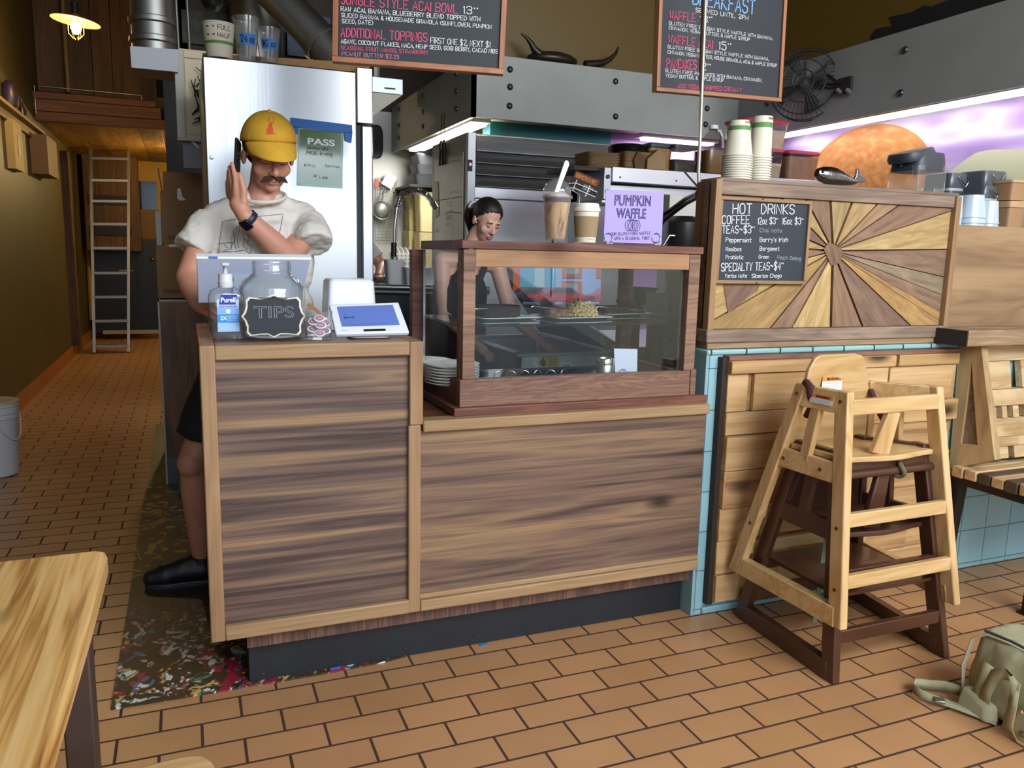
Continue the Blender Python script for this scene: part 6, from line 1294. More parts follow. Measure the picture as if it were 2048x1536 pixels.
hd = thing('vent_hood', (1.2, 5.3, 2.2), 'small stainless vent hood with a slanted white underside beside the refrigerator top', 'hood')
A_, B_ = py(722, 150, 5.2), py(806, 190, 5.2); C2 = py(745, 226, 5.2)
MB().hexa([(A_.x, 5.2, B_.z), (B_.x, 5.2, B_.z), (B_.x, 5.6, B_.z), (A_.x, 5.6, B_.z)], [(A_.x, 5.2, A_.z), (B_.x, 5.2, A_.z), (B_.x, 5.6, A_.z), (A_.x, 5.6, A_.z)]).build('housing', plain('hood_steel', 'a3a9ae', .35, metal=.6), hd, bev=.003)
MB().hexa([(A_.x, 5.21, C2.z-.05), (A_.x+.03, 5.21, C2.z-.05), (A_.x+.03, 5.59, C2.z-.05), (A_.x, 5.59, C2.z-.05)], [(A_.x, 5.21, B_.z), (B_.x-.003, 5.21, B_.z), (B_.x-.003, 5.59, B_.z), (A_.x, 5.59, B_.z)]).build('underside', plain('hood_white', 'cfc9b4', .5), hd)
MB().box(B_.x-.12, B_.x-.05, 5.195, 5.2, (A_.z+B_.z)/2-.02, (A_.z+B_.z)/2-.012).build('slot', black, hd); MB().tube([(1.2, 5.4, A_.z), (1.2, 5.4, 4.6)], .03, 10).build('duct', dm, hd)
# ================================================================== prep unit with over-shelf behind the case
pu = thing('prep_unit', (2.65, 3.85, 0), 'stainless prep unit with a bolted over-shelf carrying boxes and tubs', 'prep table')
SZ = zof(1300, 338, 3.6)
MB().box(1.985, 3.33, 3.60, 4.05, SZ-.075, SZ).build('over_shelf', stainless_x, pu, bev=.003)
MB().box(1.945, 1.985, 3.61, 4.05, SZ-.16, SZ-.005).build('end_bracket', plain('bracket_steel', 'b9c0c6', .3, metal=.8), pu, bev=.002)
for z in (SZ-.05, SZ-.12): MB().lathe([(.011, 0), (.010, .006), (.004, .008)], (1.965, 3.609, z), 8, Matrix.Rotation(pi/2, 3, 'X')).build('bolt', dark_rivet, pu)
for x in (2.03, 2.36, 2.62): MB().lathe([(.005, 0), (.004, .002)], (x, 3.599, SZ-.05), 10, Matrix.Rotation(pi/2, 3, 'X')).build('bolt', black, pu)
MB().box(1.985, 3.33, 3.66, 4.03, SZ-.115, SZ-.085).build('lower_rail', stainless_x, pu); MB().box(1.985, 3.33, 3.7, 4.0, SZ-.17, SZ-.14).build('lower_rail', stainless_x, pu)
for x in (1.96, 3.28): MB().box(x-.015, x+.02, 3.9, 4.0, .9, SZ-.1).build('post', stainless, pu)
MB().box(1.95, 3.4, 3.2, 4.0, .86, .9).build('work_top', stainless_x, pu, bev=.004); MB().box(1.97, 3.38, 3.25, 3.98, .1, .86).build('cabinet', stainless_d, pu); MB().box(1.99, 3.36, 3.3, 3.95, 0, .1).build('plinth', black, pu)
def boxed(name, x0, y0, x1, y1, Y, dep, m, lab, cat='box', base=None, bev=.003):
    a_, b_ = py(x0, y1, Y), py(x1, y0, Y); o = MB().box(a_.x, b_.x, Y, Y+dep, base if base is not None else a_.z, b_.z).build(name, m, None, bev=bev); return tag(o, lab, cat)
clam = wood('clamshell', [(.2, '8a6c48'), (.5, 'a98a62'), (.8, 'c3a67e')], 'x', rings=16, stretch=24, fine=.3, bump=.4)
z_ = SZ+.001
for k in range(6):
    a_, b_ = py(1140, 340, 3.68), py(1268, 340, 3.68); o = loft(MB(), [(0, .088, .08, 10), (.008, .095, .088, 10), (.011, .096, .09, 10)], ((a_.x+.20), 3.78, z_+.013*k)).build('takeout_box', clam, None, smooth=40); tag(o, 'flat brown takeout box in the stack nearest the louvred refrigerator', 'box', 'takeout boxes, near stack')
for k in range(7):
    o = loft(MB(), [(0, .082, .08, 10), (.008, .089, .088, 10), (.011, .090, .09, 10)], ((a_.x+.39), 3.76, z_+.013*k)).build('takeout_box', clam, None, smooth=40); tag(o, 'flat brown takeout box in the stack below the black lids', 'box', 'takeout boxes, far stack')
# bracket board carrying the first stack over the left end
o = MB().box(1.80, 1.99, 3.66, 3.98, SZ-.02, SZ).build('shelf_extension', plain('shelf_dark', '4c463c', .6), pu)
lid0 = None
for k in range(5):
    p = py(1258, 305-2*k, 3.8); mb = MB(); mb.lathe([(.095+.004*math.cos(0), 0), (.098, .006), (.09, .014), (.02, .018)], (0, 0, 0), 36)
    if lid0 is None: lid0 = mb.build('black_lid', plain('lid_black', '15161a', .2), None, smooth=50); o = lid0
    else: o = lid0.copy(); COL.objects.link(o)
    o.location = (p.x, 3.82, z_+.092+.008*k); tag(o, 'glossy black lid in the pile on the takeout boxes', 'lid', 'pile of black lids')
for (pts_, Y, c, lab) in [([(1270, 337), (1268, 318), (1277, 301), (1292, 316), (1296, 337)], 3.66, '6f5236', 'dark kraft food pail on the over-shelf beside the takeout boxes'), ([(1294, 338), (1295, 318), (1318, 298), (1330, 312), (1331, 340)], 3.64, 'a5875f', 'light kraft food pail with a pointed flap on the over-shelf')]:
    q = [py(x, y, Y) for x, y in pts_]; o = MB().prism([(p.x, p.z+.0) for p in q], (0, Y, 0), (1, 0, 0), (0, 0, 1), (0, 1, 0), 0, .09).build('food_pail', plain('pail'+c, c, .8), None, bev=.002); o.location.z += max(0, SZ+.001-min(p.z for p in q)); tag(o, lab, 'pail')
def tub(name, x0, y0, x1, y1, Y, cbody, clid, lab, dep=.08, fill=None, base=None, lidh=.018):
    a_, b_ = py(x0, y1, Y), py(x1, y0, Y); z0 = a_.z if base is None else base; hw_ = (b_.x-a_.x)/2; H_ = b_.z-z0
    t = thing(name, ((a_.x+b_.x)/2, Y+dep, z0), lab, 'tub')
    loft(MB(), [(0, hw_*.86, dep*.86, 7), (H_-lidh, hw_*.97, dep*.97, 7)], t.location, n=32, cap1=False).build('body', clear(name+'_plastic', (.86, .84, .80), gloss=1.2, rough=.2), t, smooth=40)
    f_ = fill if fill else .7
    loft(MB(), [(.004, hw_*.84, dep*.84, 7), ((H_-lidh)*f_, hw_*.93, dep*.93, 7)], t.location, n=32).build('contents', plain('fill'+cbody, cbody, .8, vary=.15, vscale=30), t, smooth=40)
    loft(MB(), [(H_-lidh, hw_, dep, 7), (H_-lidh*.4, hw_*1.02, dep*1.02, 7), (H_, hw_*.98, dep*.98, 7)], t.location, n=32).build('lid', plain('lid'+clid, clid, .45), t, smooth=40)
    return t
tub('food_tub', 1297, 289, 1350, 338, 3.74, 'b58a54', '2f4640', 'square food tub with a dark green lid and tan contents on the over-shelf', base=z_, fill=.95)
tub('food_tub', 1346, 292, 1402, 341, 3.70, '3a302c', '2b3b38', 'square food tub half full of dark beans beside the vinegar jug', base=z_, fill=.55)
# vinegar jug
p = py(1426, 346, 3.68); jg = thing('plastic_jug', (p.x+.0, 3.70, z_), 'gallon plastic jug half full of amber liquid on the over-shelf', 'jug')
kk = (p-CAM).length/F_PX; W_ = 27*kk; H_ = zof(1426, 249, 3.68)-z_
loft(MB(), [(0, W_*.92, W_*.92, 5), (.01, W_, W_, 5), (H_*.50, W_, W_, 5), (H_*.62, W_*.92, W_*.92, 4), (H_*.76, W_*.62, W_*.62, 2.5), (H_*.88, W_*.30, W_*.30, 2), (H_*.92, W_*.27, W_*.27, 2)], jg.location, n=32).build('body', clear('milky', (.80, .78, .72), gloss=1, rough=.3), jg, smooth=50)
loft(MB(), [(.004, W_*.9, W_*.9, 5), (.01, W_*.96, W_*.96, 5), (H_*.47, W_*.96, W_*.96, 5)], jg.location, n=32).build('liquid', plain('amber', '8a6844', .25), jg, smooth=50)
MB().lathe([(W_*.32, H_*.92), (W_*.33, H_*.99), (W_*.30, H_)], jg.location, 20).build('cap', white, jg, smooth=40)
MB().tube([Vector(jg.location)+Vector((W_*a, 0, H_*b_)) for a, b_ in [(.25, .9), (.55, .9), (.75, .78), (.86, .62), (.84, .56)]], .009, 8).build('handle', plain('jug_white', 'c9c4b8', .4), jg, smooth=50)
MB().box(jg.location.x+W_*.45, jg.location.x+W_*.99, 3.70-W_*1.02, 3.70-W_*1.0, z_+H_*.12, z_+H_*.5).build('label', plain('label_yellow', 'd8b43c', .5), jg)
# red lidded bins
tub('food_bin', 1538, 299, 1571, 354, 3.72, 'b5a08a', 'b03a44', 'red lidded bin below the bigger bin on the over-shelf', base=z_, dep=.10, fill=.6)
tub('food_bin', 1574, 305, 1646, 358, 3.70, '9a6f58', 'b03a44', 'red lidded bin of brown powder nearest the mural on the over-shelf', base=z_, dep=.10, fill=.9)
tub('food_bin', 1488, 243, 1584, 299, 3.76, 'c9b49a', 'b82f3c', 'large red lidded bin standing on top of the other bins', base=zof(1540, 299, 3.72)+.001, dep=.11, fill=.75)
tub('food_bin', 1492, 299, 1528, 352, 3.72, 'b0763e', 'b03a44', 'red lidded bin half hidden behind the stacked paper cups', base=z_, dep=.075, fill=.8)
# equipment glimpsed between the shelf and the case
o = boxed('label_machine', 1338, 392, 1394, 432, 3.45, .2, offwhite, 'white machine with a black dial seen behind the black hoses', 'machine', base=None)
t = thing('machine_legs', (2.3, 3.5, .9), 'grey steel stand under the white dial machine', 'stand')
a_, b_ = py(1338, 432, 3.5), py(1394, 432, 3.5); MB().box(a_.x+.01, a_.x+.03, 3.52, 3.6, .901, a_.z).box(b_.x-.03, b_.x-.01, 3.52, 3.6, .901, a_.z).build('leg', stainless, t)
p = py(1361, 409, 3.449); MB().ell(p, (.014, .006, .018)).build('dial', black, o); MB().box(p.x-.05, p.x-.03, 3.446, 3.45, p.z-.05, p.z-.03).build('display', black, o)
hz = thing('hoses', py(1360, 420, 3.3), 'pair of black hoses slanting down from the steel pole behind the lilac card', 'hose')
for dz in (0, 1): MB().tube([py(1396, 386+6*dz, 2.478), py(1393, 389+6*dz, 2.6), py(1372, 398+8*dz, 2.8), py(1345, 418+8*dz, 2.9), py(1326, 428+14*dz, 3.0), py(1305, 455+20*dz, 3.1)], .010, 8).build('hose', black, hz, smooth=50)
o = MB().tube([py(1370, 345, 2.9), py(1394, 372, 2.7)], .004, 6).build('cable_stay', plain('rod_grey', '7c786c', .4, metal=.7), None); tag(o, 'thin wire stay running up from the steel pole', 'wire')
pit = thing('steel_pitcher', (py(1378, 470, 3.35).x, 3.4, .901), 'dark steel equipment drum behind the lilac card', 'drum'); MB().lathe([(.07, 0), (.085, .02), (.085, zof(1378, 432, 3.35)-.901-.03), (.05, zof(1378, 432, 3.35)-.901)], pit.location, 28).build('drum', plain('pitch_dark', '4b4a48', .3, metal=.8), pit, smooth=40)
MB().tube([Vector(pit.location)+Vector((-.085, -.02, zz_)) for zz_ in (.1, .2)]+[Vector(pit.location)+Vector((-.14, -.03, .46)), Vector(pit.location)+Vector((-.10, -.03, .52)), Vector(pit.location)+Vector((.06, -.05, .52))], .008, 8).build('handle', stainless, pit, smooth=50)
# chest freezer with its lid raised, seen through the case
cf = thing('chest_freezer', (1.45, 3.6, 0), 'open white chest freezer with a yellow flame sticker seen through the case', 'freezer')
FXa, FXb, FYa, FYb = 1.325, 1.80, 3.18, 3.98; FZ = zof(1090, 706, FYa)
MB().box(FXa, FXb, FYa, FYa+.03, .05, FZ-.012).box(FXa, FXa+.03, FYa, FYb, .05, FZ-.012).box(FXb-.03, FXb, FYa, FYb, .05, FZ-.012).box(FXa, FXb, FYb-.03, FYb, .05, FZ-.012).box(FXa, FXb, FYa, FYb, .05, .1).build('body', plain('freezer_white', 'b9b8b2', .4), cf)
MB().box(FXa-.008, FXb+.008, FYa-.01, FYa+.05, FZ-.014, FZ).box(FXa-.008, FXa+.045, FYa, FYb, FZ-.014, FZ).box(FXb-.045, FXb+.008, FYa, FYb, FZ-.014, FZ).box(FXa, FXb, FYb-.045, FYb, FZ-.014, FZ).build('rim', plain('rim_grey', '9a9993', .4), cf, bev=.003)
MB().hexa([(FXb-.02, FYa+.04, FZ+.01), (FXb+.04, FYa+.04, FZ+.03), (FXb+.04, FYb, FZ+.03), (FXb-.02, FYb, FZ+.01)], [(FXb-.25, FYa+.25, FZ+.17), (FXb-.21, FYa+.22, FZ+.20), (FXb-.21, FYb, FZ+.36), (FXb-.25, FYb, FZ+.33)]).build('lid', plain('lid_grey', '8d8c88', .5), cf, bev=.004)
def fz(x0, y0, x1, y1, l, m, nm, par): 
    a_, b_ = py(x0, y1, FYa-l), py(x1, y0, FYa-l); return MB().box(a_.x, b_.x, FYa-l-.0008, FYa-l, a_.z, b_.z).build(nm, m, par)
s_ = fz(1077, 712, 1120, 740, .0005, plain('sticker_yellow', 'd8a51c', .5), 'warning_sticker', cf)
fl_ = [(1086, 734), (1081, 730), (1080, 724), (1084, 718), (1087, 714), (1089, 719), (1092, 724), (1091, 731)]; q = [py(x, y, FYa-.002) for x, y in fl_]; MB().prism([(p.x, p.z) for p in q], (0, FYa-.002, 0), (1, 0, 0), (0, 0, 1), (0, -1, 0), 0, .0006).build('flame', ink, s_)
mb = MB()
for y in (717, 721, 725, 729, 733): chalk(mb, 'FLAMMABLE REFRIGERANT', (1095, y), (1117, y), 2.6, Vector((0, FYa-.0015, 0)), (0, -1, 0), lift=.0006)
mb.build('lettering', ink, s_)
s_ = fz(1043, 714, 1076, 748, .0005, plain('spec_label', 'c9c9c2', .5), 'spec_label', cf); mb = MB()
for y in range(718, 748, 4): chalk(mb, 'MODEL VOLTS 115', (1046, y), (1046+random.randint(16, 27), y), 2, Vector((0, FYa-.0015, 0)), (0, -1, 0), lift=.0006)
mb.build('small_print', ink, s_)
s_ = fz(1123, 724, 1144, 738, .0005, plain('spec_label', 'c9c9c2', .5), 'barcode_label', cf); mb = MB()
for i in range(9): ribbon(mb, [py(1126+i*1.7, 736, FYa-.002), py(1126+i*1.7, 729, FYa-.002)], .0016+.0012*(i % 2), (0, -1, 0))
mb.build('barcode', ink, s_)
# dark till monitor back, papers behind the case on the right
mo = thing('till_monitor', (1.93, 3.05, .6), 'dark red-brown till monitor back seen through the right of the display case', 'monitor')
q = [py(x, y, 3.05) for x, y in [(1257, 572), (1316, 576), (1292, 612), (1242, 606)]]; dk = plain('maroon_dark', '2e1c1b', .4)
MB().hexa([q[3], q[2], q[2]+Vector((0, .05, 0)), q[3]+Vector((0, .05, 0))], [q[0], q[1], q[1]+Vector((0, .05, 0)), q[0]+Vector((0, .05, 0))]).build('screen_back', dk, mo)
a_, b_ = py(1241, 740, 3.06), py(1282, 606, 3.06); MB().box(a_.x, b_.x, 3.06, 3.10, .62, b_.z).build('stand', dk, mo)
o = boxed('paper_sheet', 1290, 586, 1337, 642, 3.0, .003, plain('paper_grey', 'a9aeb4', .7), 'pale paper sheet propped behind the case beside the dark monitor', 'paper', bev=0)
o2 = thing('rear_counter', (1.5, 3.1, 0), 'low dark work counter behind the glass case', 'counter'); MB().box(1.82, 2.35, 2.93, 3.17, .58, .62).build('counter_top', darkwood, o2); MB().box(1.84, 2.33, 2.95, 3.15, 0, .58).build('cupboard', plain('cup_dark2', '2a2523', .6), o2)
o.parent = None; tag(MB().box(py(1313, 640, 3.0).x-.03, py(1313, 640, 3.0).x+.03, 2.985, 3.03, .621, py(1313, 641, 3.0).z).build('paper_holder', dk, None), 'dark upright holder for the propped paper sheet', 'holder')
# ================================================================== steel pole
po = thing('steel_pole', (1.68, 2.46, .81), 'slim steel pole with a brown cable running from the ceiling down behind the display case', 'pole')
pY = 2.47; pts = [py(x, y, pY) for x, y in [(1412, -330), (1411, 0), (1407, 100), (1403, 200), (1400, 280), (1397, 345), (1399, 400), (1398, 450), (1396, 488), (1394, 560)]]
MB().tube([pts[0]+Vector((.02, 0, 2.0))]+pts+[(pts[-1].x, pY, .812)], .0062, 8).build('tube', plain('pole_steel', 'b9b4a6', .35, metal=.6), po, smooth=60)
pts2 = [py(x, y, pY+.02) for x, y in [(1406, -330), (1406, 0), (1403, 70), (1401, 130), (1402, 190), (1400, 240)]]
MB().tube([pts2[0]+Vector((.02, 0, 2.0))]+pts2, .0045, 6).build('cable', plain('cable_brown', '6b4630', .6), po, smooth=60)
# ================================================================== on top of the drinks panel
PT = 1.5945
cup0 = None
def cup_stack(xc, y0, y1, wr, wt, ytop_h, n, lab, grp, cy, pitch=None):
    p = py(xc, y1, cy); kk = (p-CAM).length/F_PX; rb_ = wr*kk/2; rt_ = wt*kk/2; H_ = ytop_h*kk; tot = (y1-y0)*kk; pitch = (tot-H_)/(n-1)
    base = MB().lathe([(rb_+.002, 0), (rb_+.003, .002), (rb_+.002, .005), (rb_-.001, .0055), (rt_, H_-.004), (rt_-.002, H_), (rt_-.004, H_), (rt_-.005, H_-.006)], (0, 0, 0), 32, cap0=False, cap1=True).build('paper_cup', cupw, None, smooth=45)
    for i in range(n):
        o = base if i == 0 else base.copy()
        if i: COL.objects.link(o)
        o.location = (p.x, cy, PT+pitch*i); tag(o, lab, 'cup', grp)
    o['label'] = lab.replace('paper cup in', 'top cup of'); g1 = H_
    rad = lambda z: rb_+(rt_-rb_)*(z-.005)/(H_-.009)
    gb = MB().lathe([(rad(H_*.72)+.0006, H_*.72), (rad(H_*.84)+.0006, H_*.84)], o.location, 32, cap0=False, cap1=False).build('green_band', MATS['cup_green'], o)
    mb = MB(); onround(mb, 'COMPOST', H_*.91, H_*.05, -.1, .8, o, lambda z: rad(min(z, H_-.004))); mb.build('print', pen, o)
    MB().box(p.x-.001, p.x+.001, cy-rb_-.001, cy-rb_, PT, PT+.001)
cup_stack(1472, 256, 362, 54, 36, 64, 11, 'paper cup in the shorter wide stack standing upside down on the drinks panel', 'wide paper cup stack', 2.41)
cup_stack(1517, 248, 364, 40, 36, 74, 10, 'paper cup in the taller narrow stack standing upside down on the drinks panel', 'narrow paper cup stack', 2.42)
fi = thing('metal_fish', (2.27, 2.41, PT), 'shiny silver fish ornament lying on top of the drinks panel', 'ornament')
fY = 2.41; fm = plain('fish_silver', '8f8d8a', .18, metal=1, bump=.3, bscale=90)
bod = [(1634, 345, 8), (1642, 348, 13), (1655, 351, 16), (1668, 353, 16), (1682, 357, 13), (1696, 361, 9), (1706, 363, 6), (1712, 363, 4)]
pts = [py(x, y, fY) for x, y, r in bod]; kk = (pts[0]-CAM).length/F_PX
mb = MB(); mb.tube(pts, [r*kk for x, y, r in bod], 18); 
for i, v in enumerate(mb.v): v.y = fY+(v.y-fY)*.8; v.z = max(v.z, PT+.0008)
mb.build('body', fm, fi, smooth=60)
MB().prism([(p.x, p.z) for p in [py(x, y, fY) for x, y in [(1703, 364), (1711, 352), (1712, 338), (1717, 337), (1720, 350), (1730, 357), (1728, 364), (1714, 366)]]], (0, fY, 0), (1, 0, 0), (0, 0, 1), (0, 1, 0), -.006, .006).build('tail_fin', fm, fi, bev=.002)
MB().prism([(p.x, p.z) for p in [py(x, y, fY-.022) for x, y in [(1665, 347), (1680, 352), (1692, 361), (1672, 358)]]], (0, fY-.022, 0), (1, 0, 0), (0, 0, 1), (0, 1, 0), -.004, .004).build('fin', fm, fi, bev=.001)
MB().ell(py(1646, 343, fY-.018), .006).build('eye', blackgloss, fi, smooth=80)
MB().tube([py(x, y, fY-.021) for x, y in [(1633, 347), (1644, 354), (1652, 356)]], .0022, 6).build('mouth', blackgloss, fi)
# ================================================================== glassware counter beyond the slab
gc = thing('glass_counter', (3.3, 2.85, 0), 'stainless counter behind the wooden slab holding jars and plastic cups', 'counter')
GZ = 1.40
MB().box(2.60, 3.70, 2.52, 3.15, GZ-.03, GZ).build('counter_top', stainless_x, gc); MB().box(2.62, 3.68, 2.54, 3.12, 0, GZ-.03).build('cabinet', stainless_d, gc)
bj = thing('blender_jar', (py(1830, 390, 2.78).x, 2.78, GZ), 'clear blender jar with a tilted dark grey lid on the counter by the mural', 'jar')
kk = (Vector(bj.location)-CAM).length/F_PX; hB = zof(1830, 335, 2.78)-GZ
loft(MB(), [(0, 36*kk, 34*kk, 8), (hB, 36*kk, 34*kk, 8)], bj.location, n=40, cap1=False).build('jar', plastic, bj, smooth=40); bx_ = Vector(bj.location)
mb = MB()
for i in range(7): ribbon(mb, [bx_+Vector((.01, -35*kk, hB*(.45+.07*i))), bx_+Vector((.05, -35*kk, hB*(.45+.07*i)))], .0016, (0, -1, 0))
mb.build('graduations', plain('grad_grey', '6d706c', .6), bj)
drk = plain('lid_graphite', '3c4046', .45)
loft(MB(), [(hB-.02, 37*kk, 35*kk, 4), (hB+.03, 36*kk, 34*kk, 4), (hB+.06, 34*kk, 32*kk, 4)], bx_, n=40).build('collar', drk, bj, smooth=40)
pc_ = py(1822, 312, 2.78); R = Matrix.Rotation(math.radians(-14), 3, 'Y'); mb = MB(); loft(mb, [(-.02, 34*kk, 30*kk, 3), (.0, 36*kk, 32*kk, 3), (.022, 33*kk, 29*kk, 3)], (0, 0, 0), n=40); mb.v = [pc_+R @ v for v in mb.v]; mb.build('lid', drk, bj, smooth=40)
for s in (-1, 1): MB().beam(bx_+Vector((s*37*kk, 0, hB+.0)), bx_+Vector((s*44*kk, 0, hB+.045)), .012, .006, up=(0, 1, 0)).build('latch', chrome, bj)
def flipjar(x0, y0, x1, Y, lab):
    a_, b_ = py(x0, 400, Y), py(x1, 400, Y); zt_ = zof((x0+x1)/2, y0, Y); hw_ = (b_.x-a_.x)/2; cx_ = (a_.x+b_.x)/2; H_ = zt_-GZ
    t = thing('clip_jar', (cx_, Y+hw_, GZ), lab, 'jar'); jd = plain('jar_grey', '50565a', .35, metal=.2)
    loft(MB(), [(0, hw_*.95, hw_*.95, 7), (H_*.70, hw_, hw_, 7), (H_*.76, hw_*.96, hw_*.96, 6)], t.location, n=32).build('jar', jd, t, smooth=40)
    loft(MB(), [(H_*.80, hw_*.93, hw_*.93, 7), (H_*.83, hw_*.95, hw_*.95, 7), (H_*.98, hw_*.95, hw_*.95, 7), (H_, hw_*.9, hw_*.9, 7)], t.location, n=32).build('lid', plain('jar_lid', '5f666c', .3, metal=.3), t, smooth=40)
    loft(MB(), [(H_*.76, hw_*.9, hw_*.9, 7), (H_*.81, hw_*.9, hw_*.9, 7)], t.location, n=32).build('seal', plain('seal_pale', 'b9bcc0', .5), t, smooth=40)
    c_ = Vector(t.location); MB().tube([c_+Vector((-hw_*.5, -hw_-.004, H_*.95)), c_+Vector((0, -hw_-.012, H_*.82)), c_+Vector((0, -hw_-.01, H_*.68)), c_+Vector((0, -hw_-.012, H_*.82)), c_+Vector((hw_*.5, -hw_-.004, H_*.95))], .003, 6).build('clip_wire', chrome, t)
flipjar(1898, 346, 1950, 2.90, 'taller clip-top jar nearer the blender jar on the glass counter'); flipjar(1966, 341, 2014, 2.80, 'tallest clip-top jar beside the tan tubs on the glass counter'); flipjar(1866, 377, 1888, 2.90, 'lowest clip-top jar just showing behind the panel corner'); flipjar(1968, 372, 2008, 2.70, 'clip-top jar in front of the tallest one on the glass counter')
def pcups(x0, x1, y0, Y, n, lab, grp):
    a_, b_ = py(x0, 430, Y), py(x1, 430, Y); r_ = (b_.x-a_.x)/2; cx_ = (a_.x+b_.x)/2; zt_ = zof((x0+x1)/2, y0, Y); base = None; H_ = .10; pit_ = (zt_-GZ-H_)/max(1, n-1)
    for i in range(n):
        if base is None: base = MB().lathe([(r_+.0015, 0), (r_+.0015, .004), (r_, .005), (r_*.78, H_), (.001, H_)], (0, 0, 0), 28, cap0=False, cap1=False).build('plastic_cup', plain('cup_frost', 'c3d2dc', .2, spec=.8), None, smooth=45); o = base
        else: o = base.copy(); COL.objects.link(o)
        o.location = (cx_, Y, GZ+.001+pit_*i); tag(o, lab, 'cup', grp)
pcups(1908, 1921, 392, 2.60, 4, 'upturned clear plastic cup in the stack touching the panel edge', 'edge plastic cup stack'); pcups(1922, 1960, 391, 2.62, 6, 'upturned clear plastic cup in the tallest plastic stack on the glass counter', 'tall plastic cup stack'); pcups(1960, 1990, 403, 2.59, 5, 'upturned clear plastic cup in the low stack beside the tan tubs', 'low plastic cup stack')
tan = plain('tub_tan', 'b08a62', .5)
zb_ = GZ+.001
for k, (y0, y1) in enumerate([(400, 440), (358, 400)]):
    a_, b_ = py(2006, 400, 2.62), py(2075, 400, 2.62); hh_ = (zof(2030, y0, 2.62)-zb_); t = thing('tan_tub', ((a_.x+b_.x)/2, 2.68, zb_), ['lower', 'upper'][k] + ' tan plastic tub at the far edge of the glass counter', 'tub')
    loft(MB(), [(0, .048, .05, 7), (hh_*.85, .053, .055, 7)], t.location, n=28).build('body', tan, t, smooth=40); loft(MB(), [(hh_*.85, .057, .06, 7), (hh_*.98, .057, .06, 7)], t.location, n=28).build('lid', plain('tub_lid', 'c9a47a', .4), t, smooth=40); zb_ += hh_+.001
# ================================================================== fan, driftwood and horns on the valance
fn = thing('wall_fan', px(1612, 165, 3.40), 'dusty round cage fan mounted on the valance corner next to the breakfast board', 'fan')
fc = px(1610, 168, 3.40); fax = Vector((-.75, -.66, .05)).normalized(); R = fax.to_track_quat('Z', 'Y').to_matrix(); fr2 = .20
cage = MB(); fgrey = plain('fan_grey', '3c3c3a', .5, metal=.5)
for z, r in ((-.06, fr2), (0, fr2*1.02), (.05, fr2*.9), (.075, fr2*.6), (.085, fr2*.3)): cage.tube([fc+R @ Vector((r*math.cos(a), r*math.sin(a), z)) for a in [i*2*pi/36 for i in range(36)]], .0035, 5, closed=True)
for i in range(44):
    a = i*2*pi/44; cage.tube([fc+R @ Vector((r*math.cos(a), r*math.sin(a), z)) for z, r in ((-.06, fr2), (0, fr2*1.02), (.05, fr2*.9), (.075, fr2*.6), (.085, fr2*.2))], .0016, 4)
cage.build('cage', fgrey, fn, smooth=60)
bl_ = MB()
for i in range(4):
    a = i*pi/2+.4; rows = []
    for s in range(6):
        r = .03+.14*s/5; rows.append([fc+R @ Vector((r*math.cos(a+t_), r*math.sin(a+t_), .02*(t_*2))) for t_ in [-.35+.7*j/4 for j in range(5)]])
    bl_.sheet(rows)
bl_.build('blade', plain('blade_dark', '2f2f2e', .5), fn, solid=.003, smooth=60)
MB().lathe([(.04, -.10), (.045, -.02), (.03, .05), (.001, .055)], fc, 20, R).build('hub', fgrey, fn, smooth=50)
bt_ = px(1690, 170, 3.46); MB().tube([fc-fax*.08, bt_], .012, 8).build('arm', fgrey, fn); 
for (x, y) in [(1684, 187), (1703, 187)]: MB().tube([px(x, y, 3.455), px(x-10, y-8, 3.44)], .012, 10).build('knob', plain('knob_pale', '8c8c84', .4, metal=.5), fn)
MB().tube([px(1655, 150, 3.44), px(1680, 170, 3.45), px(1672, 185, 3.46)], .010, 8).build('clamp', iron, fn); MB().box(3.45, 3.472, bt_.y-.05, bt_.y+.05, bt_.z-.04, bt_.z+.04).build('mount_plate', fgrey, fn)
dw = thing('driftwood', (3.6, 3.2, 2.493), 'long jagged piece of dark driftwood lying on top of the valance along the mustard wall', 'wood')
pts_ = [(1738, 88), (1740, 70), (1750, 57), (1775, 52), (1783, 55), (1774, 34), (1800, 28), (1817, 25), (1824, 22), (1848, 10), (1862, 12), (1885, 3), (1960, -25), (2035, -32), (2060, 0), (2042, 6), (1900, 43), (1790, 75)]
q = [px(x, y, 3.50) for x, y in pts_]; MB().prism([(p.y, max(p.z, 2.493)) for p in q], (3.50, 0, 0), (0, 1, 0), (0, 0, 1), (1, 0, 0), 0, .16).build('log', plain('driftwood_black', '141114', .8, vary=.4, vscale=12), dw, bev=.008)
hn = thing('horns', (2.2, 4.7, 2.461), 'pair of dark curled horns lying on the metal valance below the mustard wall', 'horns'); hY = 4.70; hm = plain('horn_dark', '2a2118', .4, vary=.4, vscale=20)
for pp_ in ([(1042, 67, 1.5), (1052, 74, 3), (1062, 86, 5), (1068, 98, 6.5), (1078, 108, 8), (1095, 117, 9), (1110, 122, 9)], [(1237, 94, 1.5), (1232, 106, 3), (1222, 117, 4.5), (1205, 126, 6), (1190, 128, 7), (1170, 130, 8)]):
    q = [py(x, y, hY) for x, y, r in pp_]; kk = (q[0]-CAM).length/F_PX; MB().tube(q, [r*kk for x, y, r in pp_], 10).build('horn', hm, hn, smooth=60)
MB().ell((2.16, 4.75, 2.455+.05), (.17, .11, .05)).build('skull_cap', hm, hn, smooth=80)
